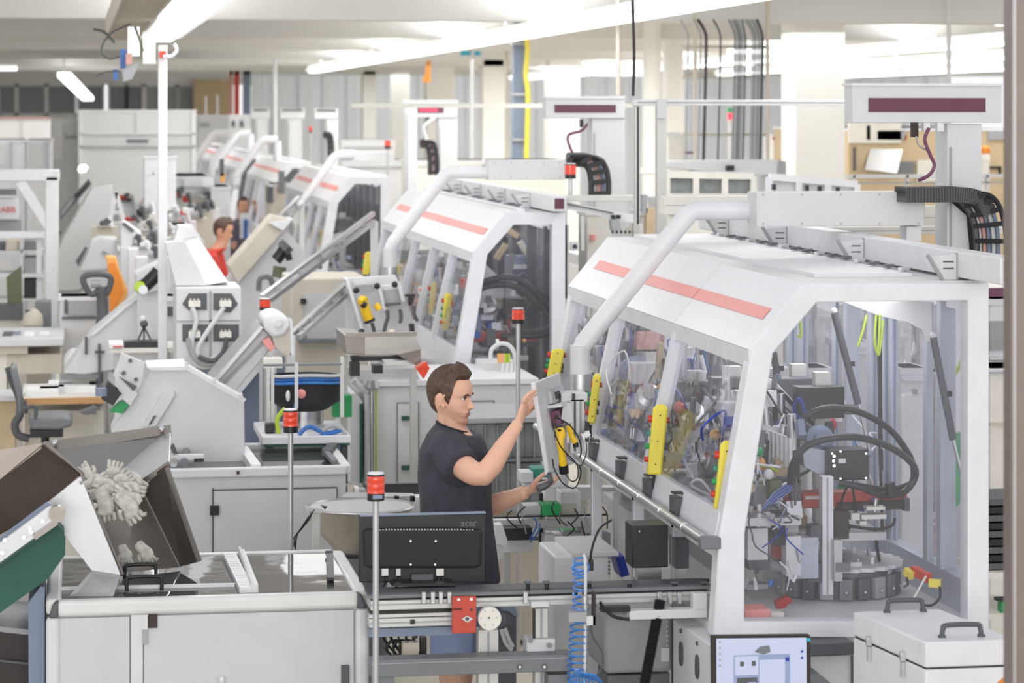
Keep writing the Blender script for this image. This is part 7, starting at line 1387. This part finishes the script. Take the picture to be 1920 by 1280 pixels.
# instrument table with tripod near (230-330, 600-700)
t = T('side_table', 'pale side table carrying a black keyboard and small tripods', 'table', W(270, 690, 16.6)); MB().r(206, 653, 332, 661, 16.5, .5).build('table_top', 'cream', t); MB().r(215, 661, 320, 800, 16.7, .3).build('cabinet', 'light_grey', t); MB().r(300, 668, 310, 690, 16.68, .02).build('vent', 'mid_grey', t)
tag(MB().r(232, 640, 308, 651, 16.55, .15).build('keyboard', 'black'), 'black keyboard-like device on the pale side table', 'keyboard')
t = T('tripod_gauge', 'small dark tripod gauge on the pale side table', 'gauge', W(270, 640, 16.6))
for x in (258, 270, 284): MB().bar(W(270, 612, 16.65), W(x, 640, 16.65), .012, .012).build('leg', 'dark_grey', t)
MB().sph(W(270, 607, 16.65), .025, 8).build('head', 'dark_grey', t); MB().cyl(W(302, 640, 16.65), W(302, 565, 16.65), .008).build('rod', 'mid_grey', t); MB().r(297, 603, 307, 616, 16.6, .04).build('clamp', 'dark_grey', t); MB().sph(W(268, 597, 16.65), .02, 8).build('white_knob', 'white', t)
t = T('paper_tray', 'white papers and red pens at the left end of the pale side table', 'papers', W(215, 652, 16.6)); MB().r(205, 645, 232, 653, 16.5, .3).build('paper', 'paper', t); MB().r(212, 649, 230, 651, 16.48, .02).build('red_pen', 'red', t)
# desks
t = T('drawer_desk', 'long beige desk with a thick white top covered in papers at the left edge', 'desk', W(50, 720, 20))
MB().r(-40, 634, 120, 650, 19.6, 1).build('desk_top', 'light_grey', t, .01); MB().r(-40, 650, 52, 664, 19.65, .5).build('drawer', 'beige', t); MB().r(12, 664, 116, 700, 19.7, .7).build('drawer', 'beige', t); MB().r(-40, 664, 12, 900, 19.7, .7).build('side_panel', 'cream', t); MB().box(U(104, 19.7), 19.7, 0, U(112, 19.7), 20.3, W(100, 700, 19.7).z).build('leg', 'cream', t)
for i, (x, m) in enumerate(((5, 'dark_grey'), (20, 'blue_grey'), (45, 'paper'), (75, 'paper'), (98, 'light_grey'))):
    tag(MB().r(x, 627, x+18, 635, 19.8+.1*(i % 2), .3).build('paper_stack', m), ('dark folder', 'blue-grey folder', 'left white paper stack', 'middle white paper stack', 'rightmost pale paper stack')[i]+' on the long beige desk', 'papers')
t = T('writing_desk', 'cream desk with a wood edge and white papers behind the office chair', 'desk', W(115, 830, 17.5))
a_, b_ = WZ(40, 748, W(110, 745, 17.5).z), WZ(196, 745, W(110, 745, 17.5).z); zt = a_.z
MB().box(a_.x, 17.4, zt-.02, b_.x, 18.3, zt+.01).build('desk_top', 'cream', t); MB().box(a_.x, 17.37, zt-.03, b_.x, 17.4, zt+.01).build('wood_edge', 'wood', t); MB().box(a_.x+.02, 17.6, 0, b_.x, 18.2, zt-.1).build('cabinet', 'cream', t); MB().r(48, 750, 98, 754, 17.38, .02).build('dark_slot', 'dark_grey', t)
for i, (x0, y0, x1, y1, m) in enumerate(((50, 712, 110, 738, 'paper'), (75, 722, 120, 732, 'light_grey'), (110, 718, 180, 740, 'paper'), (168, 724, 192, 734, 'steel_grey'), (90, 706, 135, 716, 'paper'))):
    a_, b_ = W(x0, 725, 17.7), W(x1, 725, 17.7); o = MB().box(a_.x, 17.5+.1*i, zt+.01, b_.x, 17.75+.1*i, zt+.05).build('paper_stack', m); tag(o, ('leftmost white paper stack', 'grey sheet bundle', 'widest white paper stack', 'dark grey item', 'rearmost white paper stack')[i]+' on the cream desk with a wood edge', 'papers')
t = T('box_parcel', 'pale wrapped parcel on the floor stand behind the cream desk', 'parcel', W(155, 700, 18.6)); MB().pp([(118, 680), (130, 664), (175, 660), (192, 680), (190, 702), (122, 702)], 18.6, .5).build('parcel', 'white', t, .03, 3); MB().r(125, 702, 188, 710, 18.6, .5).build('shelf', 'mid_grey', t); MB().box(U(130, 18.7), 18.7, 0, U(180, 18.7), 19, W(150, 710, 18.7).z).build('stand', 'cream', t)
t = T('office_chair', 'grey office chair with curved back frame left of the cream desk', 'chair', W(80, 830, 16.8)); v = 16.8
MB().pp([(52, 785), (125, 783), (137, 790), (134, 800), (110, 806), (58, 805)], v-.2, .45).build('seat', 'steel_grey', t, .03, 3); MB().r(56, 806, 118, 820, v-.1, .3).build('seat_base', 'black', t)
MB().tp([(16, 688, v), (24, 715, v), (36, 745, v), (38, 775, v), (28, 795, v), (34, 815, v), (55, 822, v)], .025, 10, 5).build('back_frame', 'dark_grey', t); MB().pp([(18, 690), (27, 690), (40, 745), (42, 775), (34, 776), (32, 745)], v-.15, .4).build('backrest', 'steel_grey', t, .01)
MB().tp([(45, 750, v-.2), (48, 775, v-.2)], .015).build('arm_post', 'dark_grey', t); MB().tp([(44, 766, v-.25), (66, 762, v-.25), (66, 785, v-.25)], .012, 8, 4).build('armrest', 'dark_grey', t)
p = W(85, 820, v); MB().cyl((p.x, p.y, .1), p, .025).build('gas_column', 'black', t)
for k in range(5): a_ = k*1.257; e = Vector((p.x+.28*math.cos(a_), p.y+.28*math.sin(a_), .07)); MB().bar((p.x, p.y, .11), e, .04, .03).build('base_arm', 'dark_grey', t); MB().sph(e-UP*.035, .03, 6).build('castor', 'black', t)
t = T('white_table', 'white table corner with a thin arm at the far left behind the office chair', 'table', W(0, 850, 17)); MB().r(-40, 745, 30, 752, 17, .5).build('table_top', 'light_grey', t); MB().r(-40, 752, 28, 1000, 17.1, .4).build('cabinet', 'tan', t)
t = T('grey_pendant', 'small dark grey hook stand right of the office chair', 'stand', W(170, 775, 17)); MB().pp([(148, 774), (176, 762), (182, 766), (180, 776), (160, 778)], 17, .1).build('arm', 'steel_grey', t); MB().box(U(176, 17.05), 17.05, 0, U(181, 17.05), 17.1, W(178, 772, 17).z).build('post', 'beige', t)
# ================================================================ right background
gm(1590, 240, 1895, 345, 27, 3, 'long beige machine with dark vents behind the largest display board column', 'process_machine', 'machine', 'tan', (('upper_panel', 1592, 230, 1690, 268, 'cream'), ('vent', 1645, 245, 1698, 262, 'mid_grey'), ('dark_gap', 1625, 235, 1632, 262, 'dark_grey'), ('red_light', 1696, 254, 1700, 262, 'red'), ('window', 1680, 303, 1715, 325, 'steel_grey'), ('vent', 1853, 245, 1893, 262, 'mid_grey'), ('handle_bar', 1842, 312, 1878, 316, 'black'), ('handle_bar', 1874, 314, 1878, 330, 'black'), ('dark_line', 1601, 276, 1605, 320, 'dark_grey'), ('lower_panel', 1720, 300, 1770, 340, 'cream')))
t = T('glossy_hatch', 'bright glossy tilted hatch on the long beige machine', 'hatch', W(1650, 325, 26.6)); MB().prism([W(1622, 318, 26.9), W(1682, 325, 26.9), W(1693, 280, 27.0), W(1632, 278, 27.0)], (0, .05, 0)).build('hatch', 'chrome', t, .003)
t = T('warning_lamp', 'round orange warning lamp on the long beige machine at the right', 'warning lamp', W(1846, 290, 26)); MB().lathe(W(1846, 288, 26.5), [(.05, 0), (.06, .02), (.055, .06), (.03, .08)], 20).build('lens', 'orange', t); MB().lathe(W(1846, 300, 26.5), [(.06, 0), (.05, .065)], 16).build('base', 'cream', t); MB().box(U(1840, 26.5), 26.45, 0, U(1852, 26.5), 26.6, W(1846, 300, 26.5).z).build('bracket', 'cream', t)
t = T('guard_rail', 'grey horizontal guard rail in front of the long beige machine', 'rail', W(1740, 345, 22)); MB().r(1588, 327, 1895, 333, 22, .06).build('rail', 'light_grey', t); MB().r(1588, 341, 1895, 344, 22, .06).build('rail', 'mid_grey', t)
for x in (1600, 1700, 1850): MB().box(U(x, 22), 22.0, 0, U(x+4, 22), 22.06, W(x, 328, 22).z).build('rail_post', 'light_grey', t)
t = T('floor_duct', 'grey rectangular duct with a small black box below the cable ladder', 'duct', W(1375, 325, 23)); MB().pp([(1250, 302), (1460, 300), (1474, 303), (1474, 328), (1410, 330), (1250, 315)], 23, .4).build('duct', 'light_grey', t, .01); MB().r(1363, 310, 1377, 320, 22.95, .08).build('black_box', 'black', t); MB().pp([(1460, 300), (1474, 303), (1474, 328), (1458, 328)], 22.98, .02).build('end_face', 'mid_grey', t)
MB().box(U(1300, 23.1), 23.1, 0, U(1310, 23.1), 23.3, W(1300, 312, 23).z).build('leg', 'light_grey', t); MB().box(U(1440, 23.1), 23.1, 0, U(1450, 23.1), 23.3, W(1440, 312, 23).z).build('leg', 'light_grey', t)
def fence(x0, y0, x1, y1, yb0, yb1, v, label, m='white', infill='clear_plastic'):
    t = T('guard_fence', label, 'fence', W((x0+x1)/2, yb0, v)); P0, P1 = W(x0, y0, v), W(x1, y1, v); MB().bar(P0, P1, .05, .05).build('top_rail', m, t); Q0, Q1 = W(x0, yb0, v), W(x1, yb1, v); MB().bar(Q0, Q1, .04, .04).build('bottom_rail', m, t)
    for i in range(4):
        a_, b_ = P0.lerp(P1, i/3), Q0.lerp(Q1, i/3); MB().bar(a_, (b_.x, b_.y, 0), .045, .045, (0, 1, 0)).build('fence_post', m, t)
    MB().sheet([P0+Vector((0, .03, 0)), P1+Vector((0, .03, 0)), Q1+Vector((0, .03, 0)), Q0+Vector((0, .03, 0))], .01).build('infill', infill, t); return t
fence(1250, 327, 1412, 330, 368, 368, 19, 'pale glazed guard fence behind the white tube arm', 'cream', 'mesh_grey')
fence(1442, 331, 1606, 345, 368, 375, 18.4, 'white guard fence with black clips above the gantry housing', 'white', 'light_grey')
for i, x in enumerate((1450, 1512, 1536, 1570)): tag(MB().r(x, 345+i*2, x+5, 356+i*2, 18.3, .05).build('fence_clip', 'black'), ('leftmost', 'second', 'third', 'rightmost')[i]+' black clip on the white guard fence above the gantry housing', 'clip')
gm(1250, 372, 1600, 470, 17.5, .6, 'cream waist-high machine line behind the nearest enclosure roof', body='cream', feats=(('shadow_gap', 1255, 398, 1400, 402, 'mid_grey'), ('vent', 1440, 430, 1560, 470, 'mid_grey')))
gm(1252, 250, 1290, 372, 24.5, .4, 'slim cream cabinet beside the thick downpipe', body='cream', feats=(('purple_mark', 1284, 284, 1302, 288, 'purple'),))
gm(1448, 250, 1492, 300, 30, .4, 'pale cabinet with a red-brown label left of the broad column', body='column', feats=(('label_plate', 1450, 257, 1472, 262, 'lamp_dark'), ('small_mark', 1464, 266, 1474, 270, 'mid_grey')))
gm(1202, 395, 1232, 470, 17, .3, 'narrow unit with tan panels between the tall frame uprights', body='beige', feats=(('tan_part', 1212, 390, 1228, 440, 'tan'), ('dark_part', 1204, 365, 1214, 400, 'mid_grey')))
gm(1100, 395, 1148, 470, 17.4, .3, 'cream unit behind the white profile door frame', body='cream', feats=(('red_part', 1108, 440, 1116, 450, 'coral'),))
# cabinets to the right of the near enclosure, seen through its panes
def side_cab(x0, x1, y0, y1, z, label, m='cream', name='storage_cabinet'):
    t = T(name, label, 'cabinet', ((x0+x1)/2, (y0+y1)/2, 0)); MB().box(x0, y0, 0, x1, y1, z).build('body', m, t, .01); MB().box(x0-.01, y0+.05, .1, x0, y1-.05, z-.1).build('door', 'column', t); MB().box(x0, y0-.01, z*.72, x1, y0, z*.74).build('trim_strip', 'white', t); return t
side_cab(4.55, 5.4, 12.6, 15.5, 1.92, 'tall cream cabinet right behind the nearest enclosure')
side_cab(4.9, 5.8, 16.2, 19.5, 1.6, 'long cream cabinet farther back behind the nearest enclosure', 'light_grey')
side_cab(4.2, 5.0, 20.2, 23.0, 1.7, 'grey cabinet in the distance behind the nearest enclosure', 'light_grey')
r_ = random.Random(3)
BL = ('behind the left gas strut', 'behind the thick black hoses', 'behind the profile posts', 'behind the right gas strut', 'under the roof gusset', 'beside the rear side post', 'low behind the lower rail')
for i in range(7):
    x, y = 1500+i*48, 620+r_.uniform(0, 120); v = 12.6+i*.05; t = T('plastic_bag', 'crumpled translucent plastic sheet '+BL[i], 'plastic sheet', W(x, y+90, v))
    b = MB(); g = 9; vs = [W(x+(a-4)*7, y+(c_-4)*22, v)+Vector((0, .12*mnoise.noise(Vector((a*.5+i*3, c_*.5, i))), 0))+Vector((0,0,0)) for c_ in range(g) for a in range(g)]
    vs2 = [p+Vector((0, .02, 0)) for p in vs]; fs = [(c_*g+a, c_*g+a+1, (c_+1)*g+a+1, (c_+1)*g+a) for c_ in range(g-1) for a in range(g-1)]; b.add(vs, fs); b.build('sheet', 'bag_film', t); MB().bar(W(x-28, y-90, v), W(x+28, y-90, v), .02, .02).build('hanging_bar', 'alu', t)
    for xx in (x-28, x+28): p = W(xx, y-90, v); MB().cyl((p.x, p.y, 0), p, .01, n=8).build('bar_post', 'alu', t)
for i, (x0, y0, x1, y1, m, l) in enumerate(((1500, 690, 1560, 800, 'cream', 'cream covered unit behind the linear axis'), (1690, 690, 1740, 850, 'white', 'white covered unit between profile posts'), (1760, 700, 1830, 960, 'cream', 'cream unit behind the right gas strut'), (1700, 960, 1800, 1050, 'beige', 'beige curved cover behind the safety switch'), (1580, 640, 1630, 800, 'light_grey', 'light unit behind the left gas strut'))):
    gm(x0, y0, x1, y1, 12.2+i*.05, .25, l, body=m, feats=(('strip', x0+4, y0+20, x1-4, y0+24, 'white'), ('mark', (x0+x1)/2, y0+40, (x0+x1)/2+6, y0+50, r_.choice(['pinkish', 'mid_grey', 'blue_grey']))))
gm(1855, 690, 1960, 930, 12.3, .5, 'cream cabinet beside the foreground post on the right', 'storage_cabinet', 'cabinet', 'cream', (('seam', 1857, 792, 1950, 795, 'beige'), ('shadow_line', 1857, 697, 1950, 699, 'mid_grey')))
gm(1856, 560, 1960, 600, 12.6, .5, 'white machine band right of the nearest enclosure', body='white', feats=(('dark_bits', 1856, 540, 1900, 556, 'purple'), ('grey_band', 1856, 602, 1950, 655, 'mid_grey'), ('white_rail', 1856, 668, 1950, 674, 'white')))
